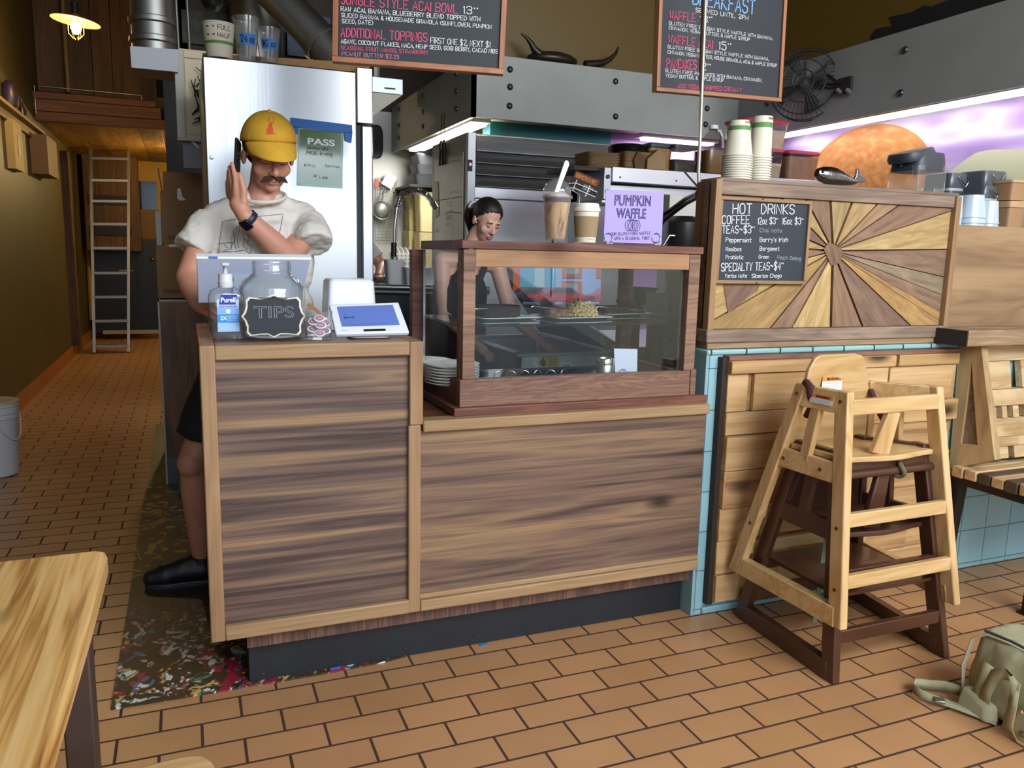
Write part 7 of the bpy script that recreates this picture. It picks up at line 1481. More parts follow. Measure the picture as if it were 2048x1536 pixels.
# ================================================================== hanging menu boards
mahog = wood('frame_wood', [(.2, '6b3f26'), (.5, '9a6240'), (.8, 'b57c55')], 'x', rings=6, stretch=14, fine=.6, rough=.45); mahog_v = wood('frame_wood_v', [(.2, '6b3f26'), (.5, '9a6240'), (.8, 'b57c55')], 'z', rings=6, stretch=14, fine=.6, rough=.45)
def menu(name, Pbl, Pbr, height, lab, fw=.022, dep=.03, n_hint=(0, -1, 0)):
    o = Vector(Pbl); u = (Vector(Pbr)-o); W_ = u.length; u.normalize(); v = Vector((0, 0, 1)); v = (v-u*v.dot(u)).normalized(); n = u.cross(v)
    if n.dot(Vector(n_hint)) < 0: n = -n
    t = thing(name, o+u*W_/2, lab, 'menu board')
    R = lambda a, b_, c, d, m, nm, t0, t1: MB().prism([(a, c), (b_, c), (b_, d), (a, d)], o, u, v, n, t0, t1).build(nm, m, t, bev=.0015)
    R(0, W_, 0, fw, mahog, 'frame_rail', -dep, .004); R(0, W_, height-fw, height, mahog, 'frame_rail', -dep, .004); R(0, fw, fw, height-fw, mahog_v, 'frame_stile', -dep, .004); R(W_-fw, W_, fw, height-fw, mahog_v, 'frame_stile', -dep, .004)
    R(fw, W_-fw, fw, height-fw, board_black, 'board', -dep*.8, -.004)
    return t, o-n*.004, n, u, v
# bowl menu: its right end hangs a little nearer
A_, B_ = py(664, 123.5, 2.55), py(1007, 149, 2.40)
t, o, n, u, v = menu('menu_board', A_, B_, .72, 'hanging chalkboard menu of acai bowls and toppings in a wood frame', fw=.0165)
wires = MB(); 
for k in (.04, .96): wires.tube([A_+(B_-A_)*k+v*.72, A_+(B_-A_)*k+Vector((0, 0, 2.68))], .003, 6).build('hanging_wire', iron, t); wires = MB()
L1 = [('p', 'JUNGLE STYLE ACAI BOWL', (683, 8), (915, 27), 19), ('w', '13**', (926, 27), (955, 29), 16), ('w', 'RAW ACAI, BANANA, BLUEBERRY BLEND TOPPED WITH', (682, 22), (960, 43), 10.5), ('w', 'SLICED BANANA & HOUSEMADE GRANOLA (SUNFLOWER, PUMPKIN', (683, 34), (983, 58), 9.5), ('w', 'SEED, DATE)', (684, 46), (746, 50), 9.5),
 ('p', 'ADDITIONAL TOPPINGS', (682, 73), (854, 84), 19), ('w', 'FIRST ONE $2, NEXT $1', (861, 86), (980, 95), 12), ('w', 'AGAVE, COCONUT FLAKES, MACA, HEMP SEED, GOGI BERRY, CACAO NIBS', (682, 86.5), (995, 107), 9.5), ('p', 'SEASONAL FRUIT: MANGO, STRAWBERRY', (682, 99), (856, 109), 9), ('l', 'PEANUT BUTTER $2.25', (684, 111), (798, 118), 9)]
def letter(lines, par, o, n):
    for k_, m in (('p', chalk_p), ('w', chalk_w), ('l', chalk_l), ('b', chalk_b), ('g', chalk_g)):
        mb = MB()
        for (c, tx_, a_, b_, h_) in lines:
            if c == k_: chalk(mb, tx_, a_, b_, h_*(.84 if h_ < 12 else .93), o, n, wd=.135 if h_ < 12 else .105)
        if mb.v: mb.build('lettering', m, par)
letter(L1, t, o, n)
A_, B_ = py(1312, 182, 2.62), py(1562, 204, 2.62)
t, o, n, u, v = menu('menu_board', A_, B_, .62, 'hanging chalkboard breakfast menu in a wood frame behind the steel pole', fw=.0145)
for k in (.04, .96): MB().tube([A_+(B_-A_)*k+v*.62, A_+(B_-A_)*k+Vector((0, 0, 2.6))], .003, 6).build('hanging_wire', iron, t)
L2 = [('b', 'BREAKFAST', (1385, 8), (1508, 29), 31), ('w', 'SERVED UNTIL 2PM', (1391, 24), (1496, 40), 10), ('p', 'WAFFLE', (1339, 38), (1390, 44), 18), ('w', '13**', (1400, 45), (1424, 46), 15), ('w', 'GLUTEN FREE BELGIAN STYLE WAFFLE WITH BANANA,', (1337.5, 49), (1544, 80), 8), ('w', 'CINNAMON, VEGAN BUTTER, & MAPLE SYRUP', (1337.5, 58.5), (1499, 82.5), 8),
 ('p', 'WAFFLE ACAI', (1336.6, 86), (1424, 97.5), 18), ('w', '15**', (1437, 99), (1461, 101), 17), ('w', 'GLUTEN FREE BELGIAN STYLE WAFFLE WITH BANANA,', (1335, 96.5), (1537, 121.5), 8), ('w', 'CINNAMON, VEGAN BUTTER, HOUSE GRANOLA, ACAI, & MAPLE SYRUP', (1335, 107), (1553, 134.5), 8),
 ('p', 'PANCAKES', (1333.4, 136), (1392, 139), 20), ('w', '12**', (1398, 139), (1420, 141), 16), ('w', 'GLUTEN FREE PANCAKES WITH BANANA, CINNAMON,', (1330, 144), (1523, 164), 8), ('w', 'VEGAN BUTTER, & MAPLE SYRUP', (1331, 154), (1447, 164), 8), ('p', 'ADD VEGAN WHIPPED CREAM 1**', (1355, 176), (1484, 184), 10)]
letter(L2, t, o, n)
# hot drinks board screwed to the sunburst panel
hY = PY-.004; q = [py(x, y, hY) for x, y in [(1440, 393), (1618, 402), (1608, 569), (1425, 566)]]
hb_ = thing('drinks_board', (q[0]+q[2])/2, 'small chalkboard listing hot drinks and teas fixed to the sunburst panel', 'menu board')
x0, x1, z0, z1 = (q[0].x+q[3].x)/2-.003, (q[1].x+q[2].x)/2, (q[3].z+q[2].z)/2, (q[0].z+q[1].z)/2; fw = .0122
for (a, c, d, e_, m) in [(x0, x1, z0, z0+fw, oak), (x0, x1, z1-fw, z1, oak), (x0, x0+fw, z0+fw, z1-fw, oak_v), (x1-fw, x1, z0+fw, z1-fw, oak_v)]: MB().box(a, c, hY-.016, hY, d, e_).build('frame_rail', m, hb_, bev=.002)
MB().box(x0+fw, x1-fw, hY-.006, hY, z0+fw, z1-fw).build('board', plain('slate', '28313a', .5, vary=.12), hb_)
for (x, y) in [(1526, 398), (1513, 566)]: MB().lathe([(.003, -.001), (.003, .001)], py(x, y, hY-.0165), 10, Matrix.Rotation(pi/2, 3, 'X')).build('screw', iron, hb_)
L3 = [('w', 'HOT  DRINKS', (1465, 427), (1588, 428), 21), ('w', 'COFFEE', (1444, 448), (1498, 447.5), 18), ('w', '12oz $3**', (1515, 448.6), (1555, 448), 14), ('w', '16oz $3**', (1564, 448.6), (1606, 448.6), 14), ('w', 'TEAS~$3**', (1444, 466.5), (1508, 466), 16), ('g', 'Chai Mate', (1519, 464), (1563, 465), 9), ('w', 'Peppermint', (1451, 483.7), (1502, 484.5), 10), ('w', "Barry's Irish", (1519, 483.7), (1575, 483.7), 10), ('w', 'Rooibos', (1451, 502), (1482, 502), 9), ('w', 'Bergamot', (1519, 501), (1558, 501), 9), ('w', 'Probiotic', (1451, 518), (1486, 518), 9), ('w', 'Green', (1517, 517), (1537, 517), 8), ('g', 'Peach Oolong', (1554, 518), (1601, 520.6), 8.5), ('w', 'SPECIALTY TEAS~$4**', (1442, 542.5), (1566, 539), 17), ('w', 'Yerba Mate', (1449, 555.7), (1493, 555), 9), ('w', 'Siberian Chaga', (1503, 555.7), (1562, 555), 9)]
letter(L3, hb_, Vector((0, hY-.006, 0)), Vector((0, -1, 0)))
# ================================================================== people
from mathutils.bvhtree import BVHTree
def skin_mat(name, c): return plain(name, c, .48, sss=.08, vary=.07, vscale=18, bump=.06, bscale=300)
def grow(mb, name, m, parent=None, voxel=.005, smooth=6, origin=None, dents=(), wrinkle=None, ss=.5):
    """melt overlapping limbs into one continuous surface"""
    o = mb.build('tmp', None, None, origin=(0, 0, 0))
    md = o.modifiers.new('r', 'REMESH'); md.mode = 'VOXEL'; md.voxel_size = voxel; md.use_smooth_shade = True
    md = o.modifiers.new('s', 'SMOOTH'); md.iterations = smooth; md.factor = ss
    if wrinkle:
        tx = bpy.data.textures.new(name, 'CLOUDS'); tx.noise_scale = wrinkle[0]; md = o.modifiers.new('w', 'DISPLACE'); md.texture = tx; md.strength = wrinkle[1]; md.mid_level = .5; md.texture_coords = 'GLOBAL'
    bpy.context.view_layer.update(); dg = bpy.context.evaluated_depsgraph_get()
    me = bpy.data.meshes.new_from_object(o.evaluated_get(dg)); bpy.data.objects.remove(o)
    for (c, r, d) in dents:
        c = Vector(c); d = Vector(d)
        for v in me.vertices:
            q = (v.co-c).length/r
            if q < 2.5: v.co += d*math.exp(-q*q*1.5)
    o0 = Vector(origin) if origin is not None else (worg(parent) if parent else Vector())
    for v in me.vertices: v.co -= o0
    me.materials.clear(); me.materials.append(m); me.shade_smooth(); me.update()
    o = bpy.data.objects.new(name, me); COL.objects.link(o)
    if parent: o.parent = parent; o.location = o0-worg(parent)
    else: o.location = o0
    bpy.context.view_layer.update()
    return o
def head(mb, H, R, s, fem=False, wx=1.0):
    H = Vector(H); T = lambda x, y, z: H+R @ Vector((x*wx, y, z))*s
    def E_(c, r): mb.ell(T(*c), [r[0]*s*wx, r[1]*s, r[2]*s], R, 20, 14)
    E_((0, .015, .04), (.076, .094, .085)); E_((0, -.032, -.03), (.060 if not fem else .056, .062, .075)); E_((0, -.028, -.074), (.050 if not fem else .043, .056, .046)); E_((0, -.066, -.099), (.024 if not fem else .018, .020, .019))
    for d in (-1, 1):
        E_((d*.037, -.060, -.034), (.025, .022, .027)); E_((d*.030, -.080, .001), (.0155, .0125, .0105)); E_((d*.011, -.101, -.038), (.0085, .010, .0075)); E_((d*.079, .006, -.012), (.009, .020, .031)); E_((d*.030, -.083, .021), (.022, .012, .008 if not fem else .005))
    mb.tube([T(0, -.084, .012), T(0, -.098, -.012), T(0, -.113, -.032)], [.0085*s, .009*s, .0125*s], 12); mb.ell(T(0, -.112, -.034), .0125*s)
    E_((0, -.091, -.0655), (.023, .009, .0060)); E_((0, -.089, -.0775), (.020, .0095, .0068)); E_((0, -.086, -.052), (.012, .010, .010))
    mb.cap(T(0, .02, -.07), T(0, .048, -.20), (.056 if not fem else .045)*s, (.058 if not fem else .047)*s, 20)
    dents = [(T(d*.033, -.094, -.002), .017*s, R @ Vector((0, .007, 0))*s) for d in (-1, 1)] + [(T(d*.013, -.096, .004), .010*s, R @ Vector((0, .004, 0))*s) for d in (-1, 1)]
    return T, dents
def finger(mb, pts, r0, r1):
    n = len(pts); rs = [r0+(r1-r0)*i/(n-1) for i in range(n)]
    for a, b, ra, rb in zip(pts, pts[1:], rs, rs[1:]): mb.cap(a, b, ra, rb, 10)
# ---------------------------------------------------------------- man on the phone
skin = skin_mat('skin_man', 'c98f76')
Hm = py(537, 309, 3.085); Rm = Matrix.Rotation(math.radians(9), 3, 'Z') @ Matrix.Rotation(math.radians(23), 3, 'X') @ Matrix.Rotation(math.radians(-2), 3, 'Y')
mb = MB(); Tm, dents = head(mb, Hm, Rm, .98, wx=1.10)
nk_ = Vector((.268, 3.15, 1.46))
mb.cap(Tm(0, .03, -.12), nk_, .055, .066, 18)
mb.ell((.265, 3.16, 1.26), (.15, .095, .22)).ell((.265, 3.16, 1.02), (.14, .095, .16)).ell((.25, 3.17, .90), (.15, .10, .12))      # trunk under the shirt
mb.cap((.12, 3.15, 1.415), (.41, 3.15, 1.415), .042, .042)
# his left arm, bent up across the chest to the phone
shL, elL, wrL = Vector((.445, 3.14, 1.41)), py(577, 517, 2.99), py(490, 432, 2.93)
mb.cap(shL, elL, .046, .047, 18); md_ = elL.lerp(wrL, .35); mb.cap(elL, md_, .046, .045, 18); mb.cap(md_, wrL, .045, .029, 18)
kn = [py(x, y, Y) for x, y, Y in [(472, 374, 2.930), (466, 376, 2.950), (461, 380, 2.972), (458, 386, 2.995)]]
pc0 = py(477, 408, 2.945); mb.cap(wrL, pc0, .028, .031, 16)
for q in kn: mb.cap(pc0.lerp(wrL, .1), q, .024, .013, 12)
tips = [[(469, 350, 2.928), (464, 327, 2.938)], [(461, 352, 2.948), (459, 334, 2.960)], [(457, 360, 2.972), (457, 343, 2.985)], [(455, 370, 2.996), (456, 358, 3.008)]]
for q, tp_ in zip(kn, tips): 
    a_, b_ = (py(*t_) for t_ in tp_); finger(mb, [q, a_, b_], .0105, .0080)
th = [py(x, y, Y) for x, y, Y in [(487, 404, 2.925), (487, 378, 2.918), (480, 349, 2.925)]]; finger(mb, th, .0135, .0092); mb.cap(pc0, th[0], .026, .016, 12)
# his right arm, hanging to the till
shR, elR, wrR = Vector((.085, 3.15, 1.41)), py(378, 556, 3.05), Vector((.035, 2.94, 1.125))
mb.cap(shR, elR, .044, .045, 18); mb.cap(elR, elR.lerp(wrR, .4), .044, .042, 16); mb.cap(elR.lerp(wrR, .4), wrR, .042, .028, 16)
pr_ = wrR+Vector((.05, -.05, -.025)); mb.cap(wrR, pr_, .028, .03, 12)
for i in range(4): 
    k_ = pr_+Vector((.035+.012*i*.2, -.02+.018*i, -.004)); finger(mb, [pr_+Vector((.01, -.012+.014*i, 0)), k_, k_+Vector((.032-.004*i, -.004, -.014)), k_+Vector((.05-.006*i, -.002, -.032))], .010, .0078)
finger(mb, [wrR+Vector((.01, -.03, .0)), wrR+Vector((.035, -.075, -.01)), wrR+Vector((.06, -.09, -.03))], .0125, .009)
# legs
hipR, knR, anR = Vector((.155, 3.18, .88)), Vector((-.004, 3.16, .515)), Vector((.012, 3.235, .095))
mb.cap(hipR, knR, .082, .055, 18); mb.ell(knR+Vector((-.008, -.02, .0)), (.05, .05, .055)); mb.cap(knR, knR.lerp(anR, .33), .050, .054, 18); mb.cap(knR.lerp(anR, .33), anR, .053, .035, 18); mb.cap(anR, (-.045, 3.226, .062), .034, .026, 14)
hipL, knL, anL = Vector((.345, 3.18, .88)), Vector((.37, 3.13, .50)), Vector((.37, 3.22, .095))
mb.cap(hipL, knL, .082, .055, 18); mb.cap(knL, knL.lerp(anL, .33), .050, .054, 18); mb.cap(knL.lerp(anL, .33), anL, .053, .035, 18); mb.cap(anL, (.38, 3.165, .062), .034, .026, 14)
man = grow(mb, 'person', skin, None, .0045, 5, origin=(.25, 3.18, 0), dents=dents)
tag(man, 'man in a yellow cap and white t-shirt with a phone at his ear', 'person')
# cap
ycap = plain('cap_yellow', 'dba93a', .95, spec=.15, bump=.35, bscale=700, vary=.07, vscale=25)
mb = MB(); n_ = 40; rows = []
for i in range(13):
    a = pi/2*(1-i/12*1.02); r_, z_ = math.cos(a), math.sin(a); rows.append([Tm(.0885*r_**.94*math.cos(t_), .010+.110*r_**.94*math.sin(t_), (.045-.034*math.sin(t_))*(1-z_)+.152*z_) for t_ in [2*pi*j/n_ for j in range(n_+1)]])
mb.sheet(rows); cp_ = mb.build('cap', ycap, man, solid=.003, smooth=80)
mb = MB(); rows = []
for i in range(9):
    u_ = i/8; rows.append([Tm((.086-.006*u_*u_)*math.sin(t_), .004-.100*math.cos(t_)-.078*u_*max(0, math.cos(t_))**.8, .036+.042*math.cos(t_)-.049*u_**1.1*max(0, math.cos(t_))**.5) for t_ in [-1.3+2.6*j/24 for j in range(25)]])
mb.sheet(rows).build('brim', ycap, cp_, solid=.0035, smooth=80)
MB().ell(Tm(0, .010, .153), .008).build('button', ycap, cp_, smooth=80)
mb = MB()
for k in range(3):
    t_ = pi*k/3+pi/6; mb.tube([Tm(.0893*abs(math.cos(a))**.94*math.copysign(1, math.cos(a))*math.cos(t_), .010+.1108*abs(math.cos(a))**.94*math.copysign(1, math.cos(a))*math.sin(t_), (.045-.034*math.copysign(1, math.cos(a))*math.sin(t_))*(1-math.sin(a))+.1525*math.sin(a)) for a in [pi*j/24 for j in range(25)]], .0011, 5)
mb.build('seam', plain('cap_seam', 'c9952a', .8), cp_, smooth=60)
# stag emblem stitched on the front
bm_ = bmesh.new(); cpm = cp_.data; inv = cp_.matrix_world; bv = BVHTree.FromPolygons([worg(cp_)+v.co for v in cpm.vertices], [tuple(p.vertices) for p in cpm.polygons]); bm_.free()
def onto(bv, pts, wd, mb, lift=.0022, taper=None):
    out = []
    for x, y in pts:
        h = bv.ray_cast(CAM, ray(x, y).normalized())
        if h[0] is None: continue
        nrm = h[1] if h[1].dot(CAM-h[0]) > 0 else -h[1]; out.append((h[0]+nrm*lift, nrm))
    if len(out) > 1:
        n = sum((o[1] for o in out), Vector()).normalized(); ribbon(mb, [o[0] for o in out], wd, n)
mb = MB(); K_ = .0019
for pts_, w_ in ([((541, 250), (540, 257), (537, 262)), 7], [((539, 258), (543, 266)), 6], [((544, 257), (545, 266)), 3.2], [((536, 261), (535, 267)), 2.6], [((540, 262), (539, 267)), 2.4], [((533, 267.5), (541, 267), (549, 267.5)), 1.8], [((542, 250), (543.5, 246), (546.5, 247.5)), 2.6], [((542.5, 246), (538, 243), (537, 239.5), (539, 237.5)), 1.3], [((543.5, 246), (547, 243), (547.5, 239.5), (546, 237)), 1.3], [((538, 243), (535.5, 241)), 1.1], [((547.2, 242), (549.5, 240)), 1.1]):
    onto(bv, pts_, w_*K_, mb)
mb.build('stag_emblem', plain('stag_orange', 'd9541e', .7), cp_)
# hair, moustache, eyes
hairm = plain('hair_brown', '2e211a', .7, bump=.6, bscale=220)
def hair_shell(T, name, m, par, P=(-.075, .08, .03, -.05), k=1.0, R=None, s=1):
    """skull-hugging shell cut along the hairline through (y, z) P[:2] at the brow and P[2:] behind the ear"""
    dy, dz = P[2]-P[0], P[3]-P[1]; n_ = 48; rows = []
    def q(a, t_):
        y, z = .012+.100*k*math.sin(a)*math.sin(t_), .036+.094*k*math.cos(a)
        return (.0815*k*math.sin(a)*math.cos(t_)*(1 if z > .03 else 1), y, z)
    mb = MB(); N1 = 40; mb.v = [None]*((N1+1)*n_); keep = []
    for i in range(N1+1):
        for j in range(n_):
            p = q(max(.01, pi*.80*i/N1), 2*pi*j/n_); side = abs(p[0])/.08
            keep.append((-dz)*(p[1]-P[0])+dy*(p[2]-P[1]) > .0012*side*side-.0006*math.sin(j*2.7)); mb.v[i*n_+j] = T(*p)
    for i in range(N1):
        for j in range(n_):
            f = (i*n_+j, i*n_+(j+1) % n_, (i+1)*n_+(j+1) % n_, (i+1)*n_+j)
            if all(keep[x] for x in f): mb.f.append(f)
    used = sorted({x for f in mb.f for x in f}); ix = {x: i for i, x in enumerate(used)}; mb.v = [mb.v[x] for x in used]; mb.f = [tuple(ix[x] for x in f) for f in mb.f]
    o = mb.build(name, m, par, solid=.006, smooth=80); return o
hair_shell(Tm, 'hair', hairm, man, P=(-.030, .03, .02, -.07), k=.985)
mb = MB(); rnd = random.Random(3)
for k in range(260):
    d = rnd.choice((-1, 1)); u_ = rnd.random()**.8; x_ = d*u_*.033
    a_ = Tm(x_, -.1015+abs(x_)**1.5*1.9+rnd.uniform(-.003, .001), -.047-u_*.007+rnd.uniform(-.003, .003)); b_ = Tm(x_+d*(.004+.009*u_)+rnd.uniform(-.003, .003), -.105+abs(x_)**1.5*2.2, -.060-u_*.013+rnd.uniform(-.003, .002))
    mb.tube([a_, a_.lerp(b_, .5)+Rm @ Vector((0, -.003, .001)), b_], [.0012, .0013, .0004], 4, cap=False)
mb.build('moustache', plain('moustache', '4a3427', .7), man, smooth=80)
mb = MB(); mb.tube([Tm(x_, -.0985+abs(x_)*.35, -.0715-.012*abs(x_)) for x_ in (-.019, -.01, 0, .01, .019)], [.0010, .0015, .0015, .0015, .0010], 6)
for d in (-1, 1):
    mb.tube([Tm(d*x_, -.0905+.0*x_+abs(x_-.03)*.25, -.0045-.003*math.cos((x_-.03)/.013*pi/2)) for x_ in (.018, .023, .030, .037, .043)], [.0007, .0012, .0013, .0012, .0007], 5)
    mb.tube([Tm(d*x_, -.0965+abs(x_-.028)*.35, .0185-.006*abs(x_-.028)/.02) for x_ in (.012, .022, .032, .044)], [.0015, .0026, .0026, .0012], 6)
mb.build('brows_and_lashes', plain('lash', '2a1d17', .7), man, smooth=60)
# t-shirt
tee_m = plain('tee_white', 'd9d2c8', .85, bump=.2, bscale=500)
mb = MB()
mb.ell((.27, 3.14, 1.27), (.190, .128, .22)).cap((.125, 3.15, 1.425), (.415, 3.15, 1.43), .060, .060, 18).ell((.275, 3.15, 1.43), (.16, .085, .062)).ell((.27, 3.14, 1.08), (.185, .130, .2)).ell((.27, 3.15, .93), (.182, .128, .12))
mb.cap((.235, 3.06, 1.36), (.31, 3.06, 1.36), .055, .055, 12)
s0, s1 = Vector((.095, 3.15, 1.415)), py(381, 500, 3.10); mb.cap((.225, 3.15, 1.475), (.115, 3.15, 1.432), .052, .05); mb.cap((.31, 3.15, 1.475), (.425, 3.15, 1.437), .052, .05); mb.tube([s0, s0.lerp(s1, .5), s1], [.062, .066, .067], 22)
s0, s1 = Vector((.445, 3.14, 1.41)), py(625, 478, 3.035); mb.tube([s0, s0.lerp(s1, .5), s1, py(627, 490, 3.02)], [.062, .067, .073, .074], 22)
tee = grow(mb, 'tshirt', tee_m, man, .007, 5, wrinkle=(.05, .017))
cl_ = MB().tube([Vector((.272+.080*math.cos(a), 3.118+.078*math.sin(a), 1.505+.026*math.sin(a)+.006*math.cos(a))) for a in [i*2*pi/32 for i in range(32)]], .0075, 8, closed=True).build('collar', tee_m, tee, smooth=80)
bv = BVHTree.FromPolygons([worg(tee)+v.co for v in tee.data.vertices], [tuple(p.vertices) for p in tee.data.polygons])
mb = MB(); Wd = .0020
for pl_ in ([(437, 517), (440, 480), (445, 443), (480, 438), (520, 433), (566, 428), (562, 450), (557, 476), (548, 475)], [(437, 487), (455, 486), (470, 485)], [(504, 437), (512, 436)], [(445, 503), (460, 498), (470, 480), (466, 462), (478, 452), (492, 458), (500, 470)], [(470, 462), (462, 480), (464, 500)], [(475, 458), (468, 480), (472, 498)], [(480, 457), (474, 478), (478, 496)], [(446, 504), (470, 503), (490, 500), (500, 508)], [(485, 462), (490, 480), (486, 492), (496, 500)], [(492, 466), (500, 476), (494, 486), (504, 494), (500, 512)], [(489, 478), (497, 482)], [(474, 455), (486, 452), (496, 455)], [(452, 494), (456, 496)], [(449, 490), (452, 491)]):
    pts_ = []
    for a_, b_ in zip(pl_, pl_[1:]): pts_ += [(a_[0]+(b_[0]-a_[0])*i/5, a_[1]+(b_[1]-a_[1])*i/5) for i in range(5)]
    onto(bv, pts_+[pl_[-1]], Wd, mb, .0015)
mb.build('line_print', plain('print_ink', '5a5f66', .8), tee)
# shorts, shoes
mb = MB(); mb.ell((.25, 3.17, .90), (.165, .118, .12)); mb.tube([Vector((.150, 3.17, .88)), Vector((.075, 3.165, .72)), Vector((.035, 3.165, .60))], [.10, .10, .098], 22); mb.tube([hipL, Vector((.36, 3.15, .72)), Vector((.37, 3.14, .60))], [.10, .10, .096], 22)
grow(mb, 'shorts', plain('shorts_black', '15171d', .8), man, .008, 4, wrinkle=(.06, .012))
def shoe(an, toe, lab):
    an, toe = Vector(an), Vector(toe); d = (toe-an); d.z = 0; L_ = d.length; d.normalize(); s_ = Vector((-d.y, d.x, 0)); hl = an-d*.055; hl.z = 0
    P_ = lambda f, l_, z: hl+d*f*(L_+.055)+s_*l_+Vector((0, 0, z))
    mb = MB(); mb.ell(P_(.18, 0, .055), (.05, .045, .05)); mb.cap(P_(.2, 0, .06), P_(.5, 0, .058), .047, .045, 16); mb.cap(P_(.5, 0, .058), P_(.72, 0, .050), .047, .044, 16); mb.cap(P_(.3, 0, .085), P_(.62, 0, .062), .040, .038, 14); mb.cap(P_(.72, .004, .046), P_(.90, .004, .040), .044, .035, 16); mb.cap(P_(.2, 0, .08), P_(.22, 0, .115), .042, .040, 14)
    t = grow(mb, 'shoe', plain('shoe_black', '17181b', .45, bump=.4, bscale=60), man, .005, 3)
    sm = MB(); sole = [(f, w_) for f, w_ in ((0, .022), (.06, .036), (.2, .042), (.45, .042), (.7, .048), (.85, .046), (.95, .034), (1.0, .014))]
    sm.prism([(f*(L_+.055), w_) for f, w_ in sole]+[(f*(L_+.055), -w_) for f, w_ in reversed(sole)], hl, d, s_, (0, 0, 1), .001, .024).build('sole', plain('sole_grey', '2e3038', .4), t, bev=.005)
    lc = MB()
    for i in range(6):
        f = .42+.07*i; lc.tube([P_(f, -.026, .083-.03*(f-.3)), P_(f+.02, 0, .106-.085*(f-.36)), P_(f, .026, .083-.03*(f-.3))], .004, 6)
    lc.build('laces', plain('lace_grey', '3b414a', .7), t, smooth=60)
shoe(anR, pz(291, 1180, .0)+Vector((0, .02, 0)), ''); shoe(anL, (.41, 3.02, 0), '')
# wristwatch
ax_ = (wrL-elL).normalized(); c_ = elL.lerp(wrL, .93); R = ax_.to_track_quat('Z', 'Y').to_matrix(); navy2 = plain('watch_navy', '20283a', .45)
wt = MB().lathe([(.0335, -.011), (.0355, -.009), (.0350, .009), (.033, .011)], c_, 32, R, cap0=False, cap1=False).build('wristwatch', navy2, man, smooth=50)
fc_ = (py(474, 440, 2.88)-c_); fc_ -= ax_*fc_.dot(ax_); fc_.normalize(); Rw = Matrix((ax_.cross(fc_), ax_, fc_)).transposed()
MB().obox(c_+fc_*.038, (.034, .038, .011), Rw).build('watch_face', plain('watch_glass', '10131a', .1), wt, bev=.004)
# phone
pcn = py(474, 326, 3.0); Rp = Matrix.Rotation(math.radians(-14), 3, 'Z') @ Matrix.Rotation(math.radians(3), 3, 'Y') @ Matrix.Rotation(math.radians(-8), 3, 'X')
ph = thing('phone', pcn, 'black phone the man in the yellow cap holds against his ear', 'phone')
loft(mb := MB(), [(-.079, .0035, .033, 6), (-.076, .0048, .037, 6), (.076, .0048, .037, 6), (.079, .0035, .033, 6)], (0, 0, 0), n=32); mb.v = [pcn+Rp @ v for v in mb.v]; mb.build('phone_body', blackgloss, ph, smooth=40)
MB().obox(pcn+Rp @ Vector((.0052, 0, 0)), (.0008, .066, .145), Rp).build('screen', plain('phone_screen', '1a1d24', .08), ph)
# ---------------------------------------------------------------- woman bending over the freezer
skinw = skin_mat('skin_woman', 'dfae98')
Hw = py(973, 440, 3.62); Rw_ = Matrix.Rotation(math.radians(12), 3, 'Z') @ Matrix.Rotation(math.radians(26), 3, 'X') @ Matrix.Rotation(math.radians(6), 3, 'Y'); sw_ = .80
mb = MB(); Tw, dents = head(mb, Hw, Rw_, sw_, True)
nb = Vector((Hw.x-.055, 3.70, Hw.z-.165)); mb.cap(Tw(0, .03, -.10), nb, .044, .052, 16)
chx = nb+Vector((-.04, .02, -.20)); mb.cap(nb+Vector((-.14, 0, -.03)), nb+Vector((.13, .0, -.04)), .044, .044, 14); mb.ell(chx, (.13, .09, .19)); mb.cap(chx, (nb.x-.12, 3.74, .92), .115, .12, 18)
for d in (-1, 1):
    hip = Vector((nb.x-.12+d*.075, 3.75, .86)); kn_ = Vector((nb.x-.13+d*.085, 3.72, .47)); an_ = Vector((nb.x-.13+d*.09, 3.76, .08))
    if hip.x+.08 > 1.30: hip.x = 1.22; kn_.x = 1.23; an_.x = 1.23
    mb.cap(hip, kn_, .078, .052, 16); mb.cap(kn_, kn_.lerp(an_, .35), .048, .05, 14); mb.cap(kn_.lerp(an_, .35), an_, .05, .033, 14); mb.cap(an_, an_+Vector((.02, -.14, -.045)), .033, .027, 12)
    sh_ = nb+Vector((d*.14, 0, -.035)); el_ = sh_+Vector((d*.03+.03, -.05, -.25)); wr_ = el_+Vector((.10, -.14, -.12)); mb.cap(sh_, el_, .042, .036, 14); mb.cap(el_, wr_, .036, .024, 14); pl_ = wr_+Vector((.03, -.045, -.03)); mb.cap(wr_, pl_, .023, .026, 10)
    for i in range(4): 
        k_ = pl_+Vector((.02-.012*i+.02, -.03, -.02)); finger(mb, [pl_+Vector((.014-.011*i, -.012, -.004)), k_, k_+Vector((0, -.014, -.026))], .0088, .0068)
    finger(mb, [wr_+Vector((-d*.018, -.02, 0)), wr_+Vector((-d*.036, -.05, -.02)), wr_+Vector((-d*.034, -.07, -.04))], .0105, .0078)
woman = grow(mb, 'person', skinw, None, .0045, 5, origin=(nb.x-.12, 3.75, 0), dents=dents)
tag(woman, 'woman with dark hair tied back looking down behind the glass display case', 'person')
hw_ = plain('hair_dark', '1d1512', .42, bump=.7, bscale=160)
shell = hair_shell(Tw, 'hair', hw_, woman, P=(-.078, .078, .035, -.06))
mb = MB(); mb.ell(Tw(0, .075, .02), (.055*sw_, .042*sw_, .065*sw_), Rw_, 24, 14)
tie = Tw(-.045, .115, .030); mb.ell(tie, .026)
for k in range(6): 
    a_ = tie+Vector((random.uniform(-.015, .01), random.uniform(-.01, .01), 0)); e_ = py(942+k*2.6, 470+random.uniform(-6, 6), 3.74); mb.tube([a_, a_.lerp(e_, .4)+Vector((-.02, .0, .01)), e_], [.020, .020, .006], 10)
